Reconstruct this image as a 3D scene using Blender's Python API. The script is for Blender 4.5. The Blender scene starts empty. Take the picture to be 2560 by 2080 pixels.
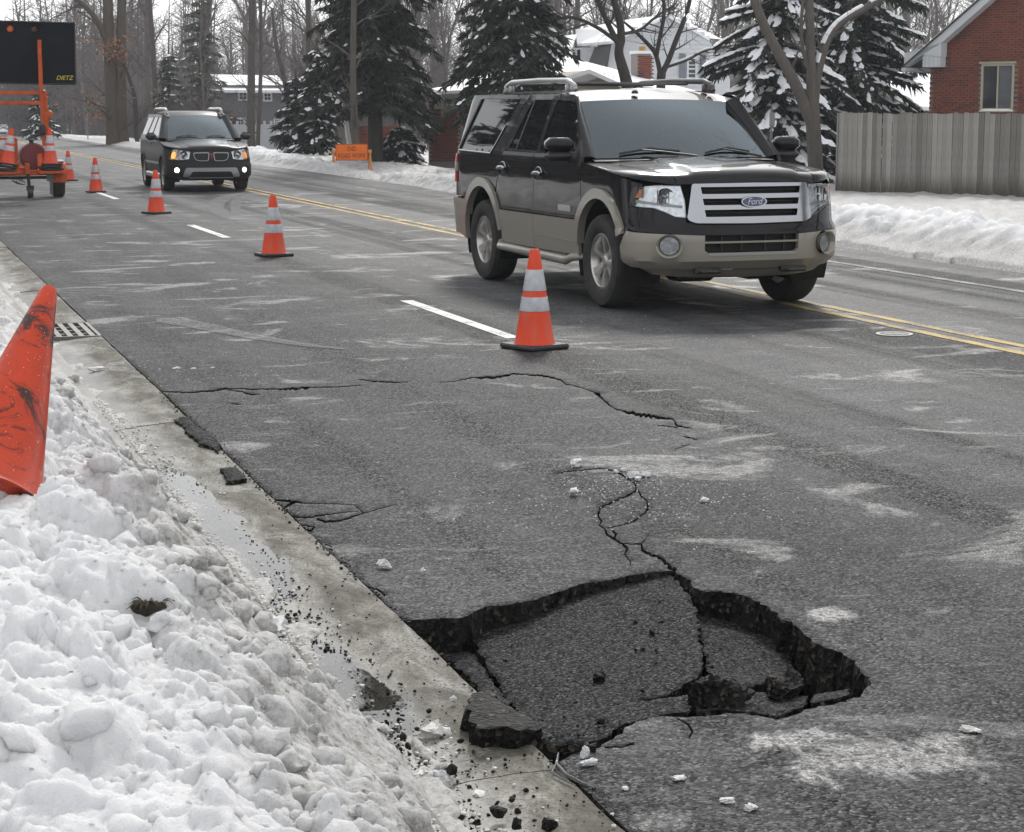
import bpy, bmesh, math, random
import numpy as np
from mathutils import Vector, Matrix, noise as mnoise
from mathutils.geometry import delaunay_2d_cdt

SC = bpy.context.scene
COL = SC.collection
R = math.radians

# ------------------------------------------------------------------ camera
CAM_H = 1.70
FPX = 4912.0                       # focal length in photograph pixels (2560 wide)
PITCH = math.atan((1040 - 274) / FPX)
YAW = math.atan(1627 / math.hypot(FPX, 766))
cam_d = bpy.data.cameras.new('camera')
cam = bpy.data.objects.new('camera', cam_d)
COL.objects.link(cam)
cam.location = (0, 0, CAM_H)
cam.rotation_euler = (math.pi / 2 - PITCH, 0, -YAW)
cam_d.sensor_width = 36
cam_d.lens = 36 * FPX / 2560
cam_d.clip_start = 0.1
cam_d.clip_end = 3000
SC.camera = cam

# ------------------------------------------------------------------ sky, sun, exposure
SUN_EL, SUN_AZ = 36, 22            # azimuth clockwise from the road's direction (+Y)
HAZE = 0.0006
world = bpy.data.worlds.new('World')
SC.world = world
world.use_nodes = True
wn = world.node_tree.nodes
wl = world.node_tree.links
bgn = wn['Background']
sky = wn.new('ShaderNodeTexSky')
sky.sky_type = 'NISHITA'
sky.sun_disc = False
sky.sun_elevation = R(SUN_EL)
sky.sun_rotation = R(SUN_AZ)
sky.air_density = 1.0
sky.dust_density = 2.0
sky.ozone_density = 1.0
hsv = wn.new('ShaderNodeHueSaturation')
hsv.inputs['Saturation'].default_value = 0.10
wl.new(sky.outputs[0], hsv.inputs['Color'])
deck = wn.new('ShaderNodeMix'); deck.data_type = 'RGBA'          # the even cloud deck over the sky
deck.inputs[0].default_value = 0.74
deck.inputs[7].default_value = (7.6, 7.7, 7.9, 1)
wl.new(hsv.outputs[0], deck.inputs[6])
wl.new(deck.outputs[2], bgn.inputs['Color'])
bgn.inputs['Strength'].default_value = 0.12
sun_d = bpy.data.lights.new('sun', 'SUN')
sun_d.energy = 1.5
sun_d.angle = R(11)
sun_d.color = (1.0, 0.965, 0.91)
sun = bpy.data.objects.new('sun', sun_d)
COL.objects.link(sun)
sun.location = (20, 40, 60)
sun.rotation_euler = Vector((-math.sin(R(SUN_AZ)) * math.cos(R(SUN_EL)), -math.cos(R(SUN_AZ)) * math.cos(R(SUN_EL)), -math.sin(R(SUN_EL)))).to_track_quat('-Z', 'Y').to_euler()
SC.view_settings.view_transform = 'Standard'
SC.view_settings.look = 'None'
SC.view_settings.gamma = 1
SC.view_settings.exposure = 0.45
SC.view_settings.use_curve_mapping = False
SC.render.engine = 'CYCLES'
SC.cycles.max_bounces = 8
SC.cycles.transparent_max_bounces = 16
SC.cycles.volume_bounces = 0

# ------------------------------------------------------------------ survey helpers: a point of the photograph -> a point of the place
_f = Vector((math.sin(YAW) * math.cos(PITCH), math.cos(YAW) * math.cos(PITCH), -math.sin(PITCH)))
_r = Vector((math.cos(YAW), -math.sin(YAW), 0))
_u = _r.cross(_f)
def ray(x, y): return _f + _r * ((x - 1280) / FPX) - _u * ((y - 1040) / FPX)
def G(x, y, z=0.0):                 # on the horizontal plane at height z
    d = ray(x, y); t = (z - CAM_H) / d.z
    return Vector((d.x * t, d.y * t, z))
def DY(x, y, Y):                    # at distance Y along the road
    d = ray(x, y); t = Y / d.y
    return Vector((d.x * t, Y, CAM_H + d.z * t))
def far_drop(Y): return -max(0.0, min(Y, 330) - 130) * .0175     # the street runs gently downhill beyond the bend
def zm(x0, y0, s, pts): return [(x0 + p[0] * s, y0 + p[1] * s) + tuple(p[2:]) for p in pts]

# ------------------------------------------------------------------ object helpers
def link(name, mesh, m=None, parent=None):
    o = bpy.data.objects.new(name, mesh)
    COL.objects.link(o)
    if m is not None:
        ms = m if isinstance(m, (list, tuple)) else [m]
        if len(mesh.materials) == 0:
            for q in ms: mesh.materials.append(q)
    if parent is not None: o.parent = parent
    return o
def tag(o, label, cat, group=None):
    o['label'] = label; o['category'] = cat
    if group: o['group'] = group
    return o
def thing(name, label, cat, loc=(0, 0, 0), rz=0.0, group=None):
    o = bpy.data.objects.new(name, None)
    COL.objects.link(o)
    o.empty_display_size = 0.2
    o.location = loc; o.rotation_euler = (0, 0, rz)
    return tag(o, label, cat, group)
def structure(o): o['kind'] = 'structure'; return o
def stuff(o): o['kind'] = 'stuff'; return o
def children(o): return [c for c in bpy.data.objects if c.parent == o]
KIDS = {}
def copy_tree(o, kids, loc, rz=0.0, sc=1.0, label=None, group=None):
    r = o.copy(); COL.objects.link(r)
    r.location = loc; r.rotation_euler = (0, 0, rz); r.scale = (sc, sc, sc) if not isinstance(sc, tuple) else sc
    if label: r['label'] = label
    if group: r['group'] = group
    for c, sub in kids:
        d = c.copy(); COL.objects.link(d); d.parent = r
        for e in sub:
            g = e.copy(); COL.objects.link(g); g.parent = d
    return r
def kid_list(o):
    allo = list(bpy.data.objects)
    return [(c, [e for e in allo if e.parent == c]) for c in allo if c.parent == o]

class MB:
    """collects shapes, links them as one mesh"""
    def __init__(s): s.v = []; s.f = []; s.mi = []; s.m = 0
    def add(s, vs, fs):
        b = len(s.v); s.v.extend([tuple(p) for p in vs])
        s.f.extend([tuple(b + i for i in f) for f in fs]); s.mi.extend([s.m] * len(fs))
        return s
    def box(s, c, d, rz=0.0, bev=0.0, M=None):
        x, y, z = d[0] / 2, d[1] / 2, d[2] / 2
        if bev > 0:
            b = min(bev, x * .9, y * .9, z * .9)
            pts = []
            lay = [(z - b, 0, 1)]
            vs = []
            ring = lambda xx, yy, bb, zz: [(-xx + bb, -yy, zz), (xx - bb, -yy, zz), (xx, -yy + bb, zz), (xx, yy - bb, zz), (xx - bb, yy, zz), (-xx + bb, yy, zz), (-xx, yy - bb, zz), (-xx, -yy + bb, zz)]
            vs += ring(x - b, y - b, b * .5, -z); vs += ring(x, y, b, -z + b); vs += ring(x, y, b, z - b); vs += ring(x - b, y - b, b * .5, z)
            fs = [tuple(range(7, -1, -1)), tuple(range(24, 32))]
            for L in range(3):
                for i in range(8):
                    j = (i + 1) % 8
                    fs.append((L * 8 + i, L * 8 + j, L * 8 + 8 + j, L * 8 + 8 + i))
        else:
            vs = [(-x, -y, -z), (x, -y, -z), (x, y, -z), (-x, y, -z), (-x, -y, z), (x, -y, z), (x, y, z), (-x, y, z)]
            fs = [(3, 2, 1, 0), (4, 5, 6, 7), (0, 1, 5, 4), (1, 2, 6, 5), (2, 3, 7, 6), (3, 0, 4, 7)]
        T = Matrix.Translation(Vector(c)) @ (M if M is not None else Matrix.Rotation(rz, 4, 'Z'))
        return s.add([T @ Vector(p) for p in vs], fs)
    def tube(s, pts, rad, n=6, cap=True):
        pts = [Vector(p) for p in pts]
        rs = rad if isinstance(rad, (list, tuple)) else [rad] * len(pts)
        vs = []; fs = []
        ref = Vector((0, 0, 1))
        for i, p in enumerate(pts):
            a = pts[max(0, i - 1)]; b = pts[min(len(pts) - 1, i + 1)]
            d = (b - a)
            if d.length < 1e-9: d = Vector((0, 0, 1))
            d.normalize()
            if abs(d.dot(ref)) > .95: ref = Vector((1, 0, 0)) if abs(d.x) < .9 else Vector((0, 1, 0))
            e1 = d.cross(ref).normalized(); e2 = d.cross(e1)
            for k in range(n):
                t = 2 * math.pi * k / n
                vs.append(p + (e1 * math.cos(t) + e2 * math.sin(t)) * rs[i])
        for i in range(len(pts) - 1):
            for k in range(n):
                j = (k + 1) % n
                fs.append((i * n + k, i * n + j, i * n + n + j, i * n + n + k))
        if cap:
            fs.append(tuple(range(n - 1, -1, -1))); fs.append(tuple(range((len(pts) - 1) * n, len(pts) * n)))
        return s.add(vs, fs)
    def lathe(s, prof, n=24, M=None, closed=False):
        """prof: (r, h) pairs round +Z"""
        vs = []; fs = []
        T = M if M is not None else Matrix.Identity(4)
        for r, h in prof:
            for k in range(n):
                t = 2 * math.pi * k / n
                vs.append(T @ Vector((r * math.cos(t), r * math.sin(t), h)))
        L = len(prof)
        for i in range(L if closed else L - 1):
            i2 = (i + 1) % L
            for k in range(n):
                j = (k + 1) % n
                fs.append((i * n + k, i * n + j, i2 * n + j, i2 * n + k))
        if not closed:
            if prof[0][0] > 1e-6: fs.append(tuple(range(n - 1, -1, -1)))
            if prof[-1][0] > 1e-6: fs.append(tuple(range((L - 1) * n, L * n)))
        return s.add(vs, fs)
    def grid(s, fn, us, ws):
        vs = [fn(u, w) for u in us for w in ws]
        n = len(ws)
        fs = [(i * n + j, i * n + j + 1, i * n + n + j + 1, i * n + n + j) for i in range(len(us) - 1) for j in range(n - 1)]
        return s.add(vs, fs)
    def prism(s, poly, lo, hi):
        """poly: 2D (x,y); between heights lo and hi"""
        n = len(poly)
        vs = [(p[0], p[1], lo) for p in poly] + [(p[0], p[1], hi) for p in poly]
        fs = [tuple(range(n - 1, -1, -1)), tuple(range(n, 2 * n))] + [(i, (i + 1) % n, n + (i + 1) % n, n + i) for i in range(n)]
        return s.add(vs, fs)
    def extr(s, poly3, vec):
        n = len(poly3); vec = Vector(vec)
        vs = [Vector(p) for p in poly3] + [Vector(p) + vec for p in poly3]
        fs = [tuple(range(n - 1, -1, -1)), tuple(range(n, 2 * n))] + [(i, (i + 1) % n, n + (i + 1) % n, n + i) for i in range(n)]
        return s.add(vs, fs)
    def mesh(s, name, smooth=False, angle=None):
        me = bpy.data.meshes.new(name)
        me.from_pydata(s.v, [], s.f)
        if any(s.mi): me.polygons.foreach_set('material_index', s.mi)
        if smooth:
            me.polygons.foreach_set('use_smooth', [True] * len(me.polygons))
            if angle is not None: me.set_sharp_from_angle(angle=R(angle))
        me.update()
        return me
    def build(s, name, m, parent=None, smooth=False, angle=35, fixn=True):
        me = s.mesh(name, False)
        if fixn:
            bm = bmesh.new(); bm.from_mesh(me)
            bmesh.ops.recalc_face_normals(bm, faces=bm.faces)
            bm.to_mesh(me); bm.free()
        if smooth:
            me.polygons.foreach_set('use_smooth', [True] * len(me.polygons))
            me.set_sharp_from_angle(angle=R(angle))
        return link(name, me, m, parent)

# numpy noise ------------------------------------------------------
def _hash(ix, iy, seed):
    h = (ix.astype(np.int64) * 374761393 + iy.astype(np.int64) * 668265263 + seed * 974634777) & 0x7fffffff
    h = ((h ^ (h >> 13)) * 1274126177) & 0x7fffffff
    return ((h ^ (h >> 16)) & 0xffff) / 65535.0
def vnoise(x, y, seed=0):
    ix = np.floor(x); iy = np.floor(y); fx = x - ix; fy = y - iy
    fx = fx * fx * (3 - 2 * fx); fy = fy * fy * (3 - 2 * fy)
    a = _hash(ix, iy, seed); b = _hash(ix + 1, iy, seed); c = _hash(ix, iy + 1, seed); d = _hash(ix + 1, iy + 1, seed)
    return (a * (1 - fx) + b * fx) * (1 - fy) + (c * (1 - fx) + d * fx) * fy
def fbm(x, y, seed=0, o=4, g=.5):
    t = 0; a = 1; n = 0
    for i in range(o):
        t = t + a * vnoise(x * 2 ** i, y * 2 ** i, seed + i * 17); n += a; a *= g
    return t / n
def lumps(x, y, cell, seed, keep=1.0, rmin=.35, rmax=.75):
    """union of round bumps, height 0..~rmax in units of cell"""
    out = np.zeros_like(x); X = x / cell; Y = y / cell
    ix = np.floor(X); iy = np.floor(Y)
    for dx in (-1, 0, 1):
        for dy in (-1, 0, 1):
            cx = ix + dx; cy = iy + dy
            px = cx + _hash(cx, cy, seed); py = cy + _hash(cx, cy, seed + 1)
            rr = rmin + (rmax - rmin) * _hash(cx, cy, seed + 2) ** 2
            on = _hash(cx, cy, seed + 3) < keep
            d2 = (X - px) ** 2 + (Y - py) ** 2
            hh = np.sqrt(np.maximum(0, rr * rr - d2)) * (.6 + .6 * _hash(cx, cy, seed + 5))
            out = np.maximum(out, np.where(on, hh, 0))
    return out * cell
def grid_mesh(name, X, Y, Z, keep=None, smooth=True):
    ny, nx = X.shape
    co = np.stack([X, Y, Z], -1).reshape(-1, 3).astype(np.float32)
    idx = np.arange(ny * nx).reshape(ny, nx)
    q = np.stack([idx[:-1, :-1], idx[:-1, 1:], idx[1:, 1:], idx[1:, :-1]], -1).reshape(-1, 4)
    if keep is not None: q = q[keep.reshape(-1)]
    me = bpy.data.meshes.new(name)
    me.vertices.add(len(co)); me.vertices.foreach_set('co', co.ravel())
    me.loops.add(q.size); me.loops.foreach_set('vertex_index', q.ravel().astype(np.int32))
    me.polygons.add(len(q)); me.polygons.foreach_set('loop_start', (np.arange(len(q)) * 4).astype(np.int32))
    me.polygons.foreach_set('loop_total', np.full(len(q), 4, np.int32))
    if smooth: me.polygons.foreach_set('use_smooth', np.ones(len(q), bool))
    me.update(calc_edges=True); me.validate()
    return me

def pip(px, py, poly):
    ins = False; n = len(poly); j = n - 1
    for i in range(n):
        xi, yi = poly[i][0], poly[i][1]; xj, yj = poly[j][0], poly[j][1]
        if (yi > py) != (yj > py) and px < (xj - xi) * (py - yi) / (yj - yi) + xi: ins = not ins
        j = i
    return ins
def pip_np(PX, PY, poly):
    ins = np.zeros(PX.shape, bool); n = len(poly); j = n - 1
    for i in range(n):
        xi, yi = poly[i][0], poly[i][1]; xj, yj = poly[j][0], poly[j][1]
        c = (yi > PY) != (yj > PY)
        with np.errstate(divide='ignore', invalid='ignore'):
            c &= PX < (xj - xi) * (PY - yi) / ((yj - yi) if yj != yi else 1e-12) + xi
        ins ^= c; j = i
    return ins
def densify(poly, step, closed=True):
    out = []; n = len(poly)
    for i in range(n if closed else n - 1):
        a = poly[i]; b = poly[(i + 1) % n]
        L = math.hypot(b[0] - a[0], b[1] - a[1]); k = max(1, int(math.ceil(L / step)))
        for t in range(k):
            out.append(tuple(a[c] + (b[c] - a[c]) * t / k for c in range(len(a))))
    if not closed: out.append(tuple(poly[-1]))
    return out
def cdt(outline, holes=(), step=.06, estep=None, extra=None):
    """triangulate outline minus holes with inner grid points -> (2D verts, faces, outline loops)"""
    estep = estep or step
    loops = [densify(outline, estep)] + [densify(h, estep) for h in holes]
    pts = []; edges = []
    for lp in loops:
        b = len(pts); pts += [Vector((p[0], p[1])) for p in lp]
        edges += [(b + i, b + (i + 1) % len(lp)) for i in range(len(lp))]
    xs = [p[0] for p in loops[0]]; ys = [p[1] for p in loops[0]]
    gx, gy = np.meshgrid(np.arange(min(xs) + step * .5, max(xs), step), np.arange(min(ys) + step * .5, max(ys), step))
    ok = pip_np(gx, gy, loops[0])
    for p, q in zip(gx[ok], gy[ok]): pts.append(Vector((p, q)))
    vv, ee, ff, ov, oe, of = delaunay_2d_cdt(pts, edges, [], 0, 1e-6)
    V = np.array([(v.x, v.y) for v in vv]); F = np.array([f for f in ff if len(f) == 3])
    C = V[F].mean(1)
    keep = pip_np(C[:, 0], C[:, 1], loops[0])
    for h in loops[1:]: keep &= ~pip_np(C[:, 0], C[:, 1], h)
    return V, F[keep]

# ------------------------------------------------------------------ materials
class NT:
    def __init__(s, name):
        s.m = bpy.data.materials.new(name); s.m.use_nodes = True
        s.t = s.m.node_tree; s.n = s.t.nodes; s.l = s.t.links
        s.p = s.n['Principled BSDF']; s.out = s.n['Material Output']
        s._c = None
    def node(s, typ, **kw):
        n = s.n.new(typ)
        for k, v in kw.items(): setattr(n, k, v)
        return n
    def set(s, **kw):
        for k, v in kw.items():
            i = s.p.inputs[k.replace('_', ' ')]
            if isinstance(v, bpy.types.NodeSocket): s.l.new(v, i)
            elif isinstance(v, (tuple, list)) and len(v) == 3: i.default_value = (*v, 1) if i.type == 'RGBA' else v
            else: i.default_value = v
        return s
    def coord(s, kind='Object'):
        if s._c is None: s._c = s.node('ShaderNodeTexCoord')
        return s._c.outputs[kind]
    def pos(s): return s.node('ShaderNodeNewGeometry').outputs['Position']
    def map(s, vec, scale=(1, 1, 1), rot=(0, 0, 0), loc=(0, 0, 0)):
        n = s.node('ShaderNodeMapping'); n.inputs['Scale'].default_value = scale; n.inputs['Rotation'].default_value = rot; n.inputs['Location'].default_value = loc
        s.l.new(vec, n.inputs['Vector']); return n.outputs[0]
    def noise(s, vec, scale, detail=4, rough=.55, dist=0.0):
        n = s.node('ShaderNodeTexNoise'); s.l.new(vec, n.inputs['Vector'])
        n.inputs['Scale'].default_value = scale; n.inputs['Detail'].default_value = detail; n.inputs['Roughness'].default_value = rough; n.inputs['Distortion'].default_value = dist
        return n.outputs['Fac']
    def voro(s, vec, scale, feature='F1', out='Distance'):
        n = s.node('ShaderNodeTexVoronoi', feature=feature); s.l.new(vec, n.inputs['Vector']); n.inputs['Scale'].default_value = scale
        return n.outputs[out]
    def ramp(s, fac, stops):
        n = s.node('ShaderNodeValToRGB'); s.l.new(fac, n.inputs[0]); e = n.color_ramp.elements
        while len(e) > len(stops): e.remove(e[-1])
        while len(e) < len(stops): e.new(.5)
        for i, (p, c) in enumerate(stops):
            e[i].position = p; e[i].color = (c, c, c, 1) if not isinstance(c, (tuple, list)) else (*c, 1)
        return n.outputs[0]
    def mix(s, fac, a, b, mode='MIX'):
        n = s.node('ShaderNodeMix', data_type='RGBA', blend_type=mode)
        for v, i in ((fac, n.inputs[0]), (a, n.inputs[6]), (b, n.inputs[7])):
            if isinstance(v, bpy.types.NodeSocket): s.l.new(v, i)
            elif isinstance(v, (tuple, list)): i.default_value = (*v, 1)
            else: i.default_value = v if i.type == 'VALUE' else (v, v, v, 1)
        return n.outputs[2]
    def math(s, op, a, b=0.0, clamp=False):
        n = s.node('ShaderNodeMath', operation=op); n.use_clamp = clamp
        for v, i in ((a, n.inputs[0]), (b, n.inputs[1])):
            if isinstance(v, bpy.types.NodeSocket): s.l.new(v, i)
            else: i.default_value = v
        return n.outputs[0]
    def bump(s, h, strength=.5, dist=.01, nrm=None):
        n = s.node('ShaderNodeBump')
        if isinstance(strength, bpy.types.NodeSocket): s.l.new(strength, n.inputs['Strength'])
        else: n.inputs['Strength'].default_value = strength
        n.inputs['Distance'].default_value = dist
        s.l.new(h, n.inputs['Height'])
        if nrm is not None: s.l.new(nrm, n.inputs['Normal'])
        return n.outputs[0]
    def sep(s, vec):
        n = s.node('ShaderNodeSeparateXYZ'); s.l.new(vec, n.inputs[0]); return n.outputs
    def rand(s): return s.node('ShaderNodeObjectInfo').outputs['Random']

def plain(name, col, rough=.5, metal=0.0, var=.12, vs=6.0, bump=0.0, bs=40.0, coat=0.0, spec=None):
    q = NT(name); c = q.coord()
    n = q.noise(c, vs, 5)
    lo = tuple(v * (1 - var) for v in col); hi = tuple(min(1, v * (1 + var)) for v in col)
    q.set(Base_Color=q.ramp(n, [(.3, lo), (.7, hi)]), Roughness=q.math('MULTIPLY_ADD', n, .15), Metallic=metal)
    n2 = q.math('ADD', q.math('MULTIPLY', n, .16), rough - .08, True); q.set(Roughness=n2)
    if bump: q.set(Normal=q.bump(q.noise(c, bs, 4), .4, bump))
    if coat: q.set(Coat_Weight=coat, Coat_Roughness=.04)
    if spec is not None: q.set(Specular_IOR_Level=spec)
    return q.m
def clear_glass(name, tint=(.9, .93, .92), rough=0.01, ior=1.5, refl=(1, 1, 1)):
    q = NT(name)
    q.n.remove(q.p)
    tr = q.node('ShaderNodeBsdfTransparent'); tr.inputs[0].default_value = (*tint, 1)
    gl = q.node('ShaderNodeBsdfGlossy'); gl.inputs['Roughness'].default_value = rough; gl.inputs[0].default_value = (*refl, 1)
    fr = q.node('ShaderNodeFresnel'); fr.inputs[0].default_value = ior
    mx = q.node('ShaderNodeMixShader')
    q.l.new(fr.outputs[0], mx.inputs[0]); q.l.new(tr.outputs[0], mx.inputs[1]); q.l.new(gl.outputs[0], mx.inputs[2])
    q.l.new(mx.outputs[0], q.out.inputs[0])
    return q.m
def glow(name, col, strength):
    q = NT(name); q.set(Base_Color=col, Roughness=.3, Emission_Color=col, Emission_Strength=strength); return q.m
# ================================================================== GROUND
KX = 1.66            # where asphalt meets the concrete gutter
rng = random.Random(7)

WET_SPOTS = [(tuple(G(2260, 1895)[:2]), (.36, .22)), (tuple(G(2070, 1522)[:2]), (.10, .10)), (tuple(G(1950, 1850)[:2]), (.18, .10))]
def asphalt_mat(name, base=(.034, .0345, .036), sheen=1.0, wear=True, coarse=1.0, spec=.05, r0=.42):
    q = NT(name); P_ = q.pos()
    v = q.voro(P_, 105 * coarse, out='Color'); vs = q.sep(v)
    vd = q.voro(P_, 105 * coarse, out='Distance')
    big = q.noise(q.map(P_, (.9, .45, 1)), 1.3, 6, .6)
    mid = q.noise(q.map(P_, (1, .6, 1)), 7.0, 6, .65)
    fine = q.noise(P_, 260, 3, .7)
    b = base
    grain = q.ramp(vs[0], [(0, tuple(c * .25 for c in b)), (.45, b), (.78, tuple(c * 2.0 for c in b)), (.93, tuple(c * 3.4 for c in b)), (1, (.17, .16, .145))])
    col = q.mix(q.ramp(mid, [(.35, 0.0), (.65, .35)]), grain, tuple(c * 1.6 for c in b))
    rough = q.math('ADD', q.math('MULTIPLY', vs[1], .28), r0)
    bs = .95 * sheen
    glint = q.ramp(vs[1], [(.0, .0), (.50, spec * .8), (.74, spec * 3), (.92, min(1, spec * 14))])
    if wear:
        # dried salt film and thin frozen patches, stretched across the lane as the plough leaves them
        film = q.noise(q.map(P_, (.6, 1.3, 1), (0, 0, .25)), 1.1, 8, .70, .9)
        brk = q.noise(P_, 48, 4, .75)
        fm = q.math('MULTIPLY', q.ramp(film, [(.52, 0.0), (.70, 1.0)]), q.ramp(brk, [(.36, .15), (.62, 1.0)]))
        col = q.mix(q.math('MULTIPLY', fm, .34), col, (.20, .20, .20))
        spots = q.noise(q.map(P_, (.8, 1.9, 1), (0, 0, .12)), 3.6, 7, .66, .7)
        sm = q.ramp(spots, [(.61, 0.0), (.70, 1.0)])
        sm = q.math('MULTIPLY', sm, q.ramp(q.noise(P_, 70, 3, .7), [(.38, .1), (.56, 1.0)]))
        col = q.mix(q.math('MULTIPLY', sm, .62), col, (.29, .295, .305))
        # wheel tracks polished along the road, darker between them
        tr = q.noise(q.map(P_, (1.0, .012, 1)), 1.45, 4, .55)
        col = q.mix(1.0, col, q.ramp(tr, [(.34, .62), (.66, 1.45)]), 'MULTIPLY')
        rough = q.math('ADD', rough, q.math('MULTIPLY', q.ramp(tr, [(.35, 0.0), (.65, 1.0)]), .16))
        tone = q.ramp(q.noise(q.map(P_, (.7, .5, 1)), 1.0, 6, .65, .4), [(.32, .70), (.68, 1.35)])
        col = q.mix(1.0, col, tone, 'MULTIPLY')
        # meltwater film
        wet = q.noise(q.map(P_, (.75, 1.1, 1), (0, 0, .4), (5.3, 2.9, 0)), 1.15, 7, .66, .9)
        wm = q.math('MULTIPLY', q.ramp(wet, [(.565, 0.0), (.63, 1.0)]), q.ramp(q.noise(P_, 26, 4, .7), [(.38, .35), (.58, 1.0)]))
        rough = q.math('SUBTRACT', rough, q.math('MULTIPLY', wm, .22), True)
        col = q.mix(q.math('MULTIPLY', wm, .25), col, (.025, .025, .026))
        wm = q.math('MULTIPLY', wm, .42)
        for c_, rad in WET_SPOTS:
            dv = q.node('ShaderNodeVectorMath', operation='LENGTH'); q.l.new(q.map(P_, (1 / rad[0], 1 / rad[1], 1), (0, 0, 0), (-c_[0] / rad[0], -c_[1] / rad[1], 0)), dv.inputs[0])
            dd = q.math('ADD', dv.outputs['Value'], q.math('MULTIPLY', q.math('SUBTRACT', q.noise(q.map(P_, (1, .8, 1), (0, 0, .5)), 5, 8, .75, .8), .5), 4.0))
            wm = q.math('MAXIMUM', wm, q.math('MULTIPLY', q.ramp(dd, [(.55, 1.0), (.95, 0.0)]), q.ramp(brk, [(.36, .2), (.54, 1.0)])))
        rough = q.math('SUBTRACT', rough, q.math('MULTIPLY', wm, .16), True)
        bs = q.math('SUBTRACT', .95 * sheen, q.math('MULTIPLY', wm, .72))
        lane = q.ramp(q.math('MULTIPLY', q.sep(P_)[0], .1), [(.36, .10), (.62, .6), (.85, 1.0)])
        polish = q.math('MULTIPLY', q.ramp(tr, [(.42, 0.0), (.56, 1.0)]), lane)
        glint = q.math('ADD', glint, q.math('ADD', q.math('MULTIPLY', polish, .36), q.math('MULTIPLY', wm, .40)), True)
    h = q.math('ADD', q.math('MULTIPLY', vd, -1.0), q.math('MULTIPLY', fine, .5))
    h = q.math('ADD', h, q.math('MULTIPLY', vs[2], .45))
    q.set(Base_Color=col, Roughness=rough, Normal=q.bump(h, bs, .0048), Specular_IOR_Level=glint)
    return q.m
M_ASPH = asphalt_mat('asphalt_worn')
M_SLAB = asphalt_mat('asphalt_broken_slab', (.018, .0185, .0195), 1.0, False, 1.25, .03, .5)
def tar_mat():
    q = NT('asphalt_fracture'); P_ = q.pos()
    v = q.voro(P_, 70, out='Color'); s = q.sep(v)
    col = q.ramp(s[0], [(0, (.006, .006, .006)), (.6, (.014, .014, .014)), (.9, (.035, .032, .028)), (1, (.14, .11, .08))])
    h = q.math('ADD', q.voro(P_, 70), q.noise(P_, 180, 4, .7))
    q.set(Base_Color=col, Roughness=.6, Specular_IOR_Level=.18, Normal=q.bump(h, 1.0, .012)); return q.m
M_TAR = tar_mat()
def dirt_mat():
    q = NT('pit_soil'); P_ = q.pos()
    q.set(Base_Color=q.ramp(q.noise(P_, 30, 6, .7), [(.3, (.02, .014, .009)), (.7, (.06, .042, .028))]), Roughness=.9, Normal=q.bump(q.noise(P_, 60, 5, .7), 1.0, .02)); return q.m
M_SOIL = dirt_mat()

def concrete_mat():
    q = NT('gutter_concrete'); P_ = q.pos(); sp = q.sep(P_)
    n = q.noise(q.map(P_, (1, .35, 1)), 4, 7, .65, .5); g = q.noise(P_, 190, 3, .7)
    broom = q.noise(q.map(P_, (150, 2.0, 1)), 1.0, 3, .6)
    col = q.ramp(n, [(.40, (.15, .14, .117)), (.50, (.28, .268, .238)), (.60, (.37, .36, .335))])
    col = q.mix(q.math('MULTIPLY', q.ramp(g, [(.58, 0.0), (.72, 1.0)]), .5), col, (.12, .115, .105))
    stain = q.ramp(q.noise(q.map(P_, (1.3, .6, 1)), 3.2, 6, .6, .8), [(.52, 0.0), (.68, 1.0)])
    col = q.mix(q.math('MULTIPLY', stain, .55), col, (.15, .135, .105))
    grime = q.ramp(q.noise(q.map(P_, (2.2, .9, 1), (0, 0, 0), (2, 5, 0)), 2.6, 8, .74, .9), [(.42, 0.0), (.60, 1.0)])
    pits = q.ramp(q.noise(P_, 95, 4, .75), [(.50, 0.0), (.60, .75)]); col = q.mix(pits, col, (.05, .047, .04))
    col = q.mix(q.math('MULTIPLY', grime, .80), col, (.062, .057, .046))
    # wet along the kerb side, drying towards the road
    wn_ = q.math('ADD', sp[0], q.math('MULTIPLY', q.noise(q.map(P_, (1, .6, 1)), 5, 5, .6), -.22))
    wet = q.ramp(q.math('SUBTRACT', wn_, 1.16), [(.06, 1.0), (.22, 0.0)])
    col = q.mix(q.math('MULTIPLY', wet, .35), col, (.17, .165, .155))
    rough = q.math('SUBTRACT', q.math('ADD', q.math('MULTIPLY', n, .2), .62), q.math('MULTIPLY', wet, .40))
    h = q.math('ADD', q.math('MULTIPLY', broom, .6), g)
    q.set(Base_Color=col, Roughness=rough, Normal=q.bump(h, .35, .003), Specular_IOR_Level=q.math('MULTIPLY_ADD', wet, .38)); q.p.inputs['Specular IOR Level'].links[0].from_node.inputs[2].default_value = .10; return q.m
M_CONC = concrete_mat()

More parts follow.
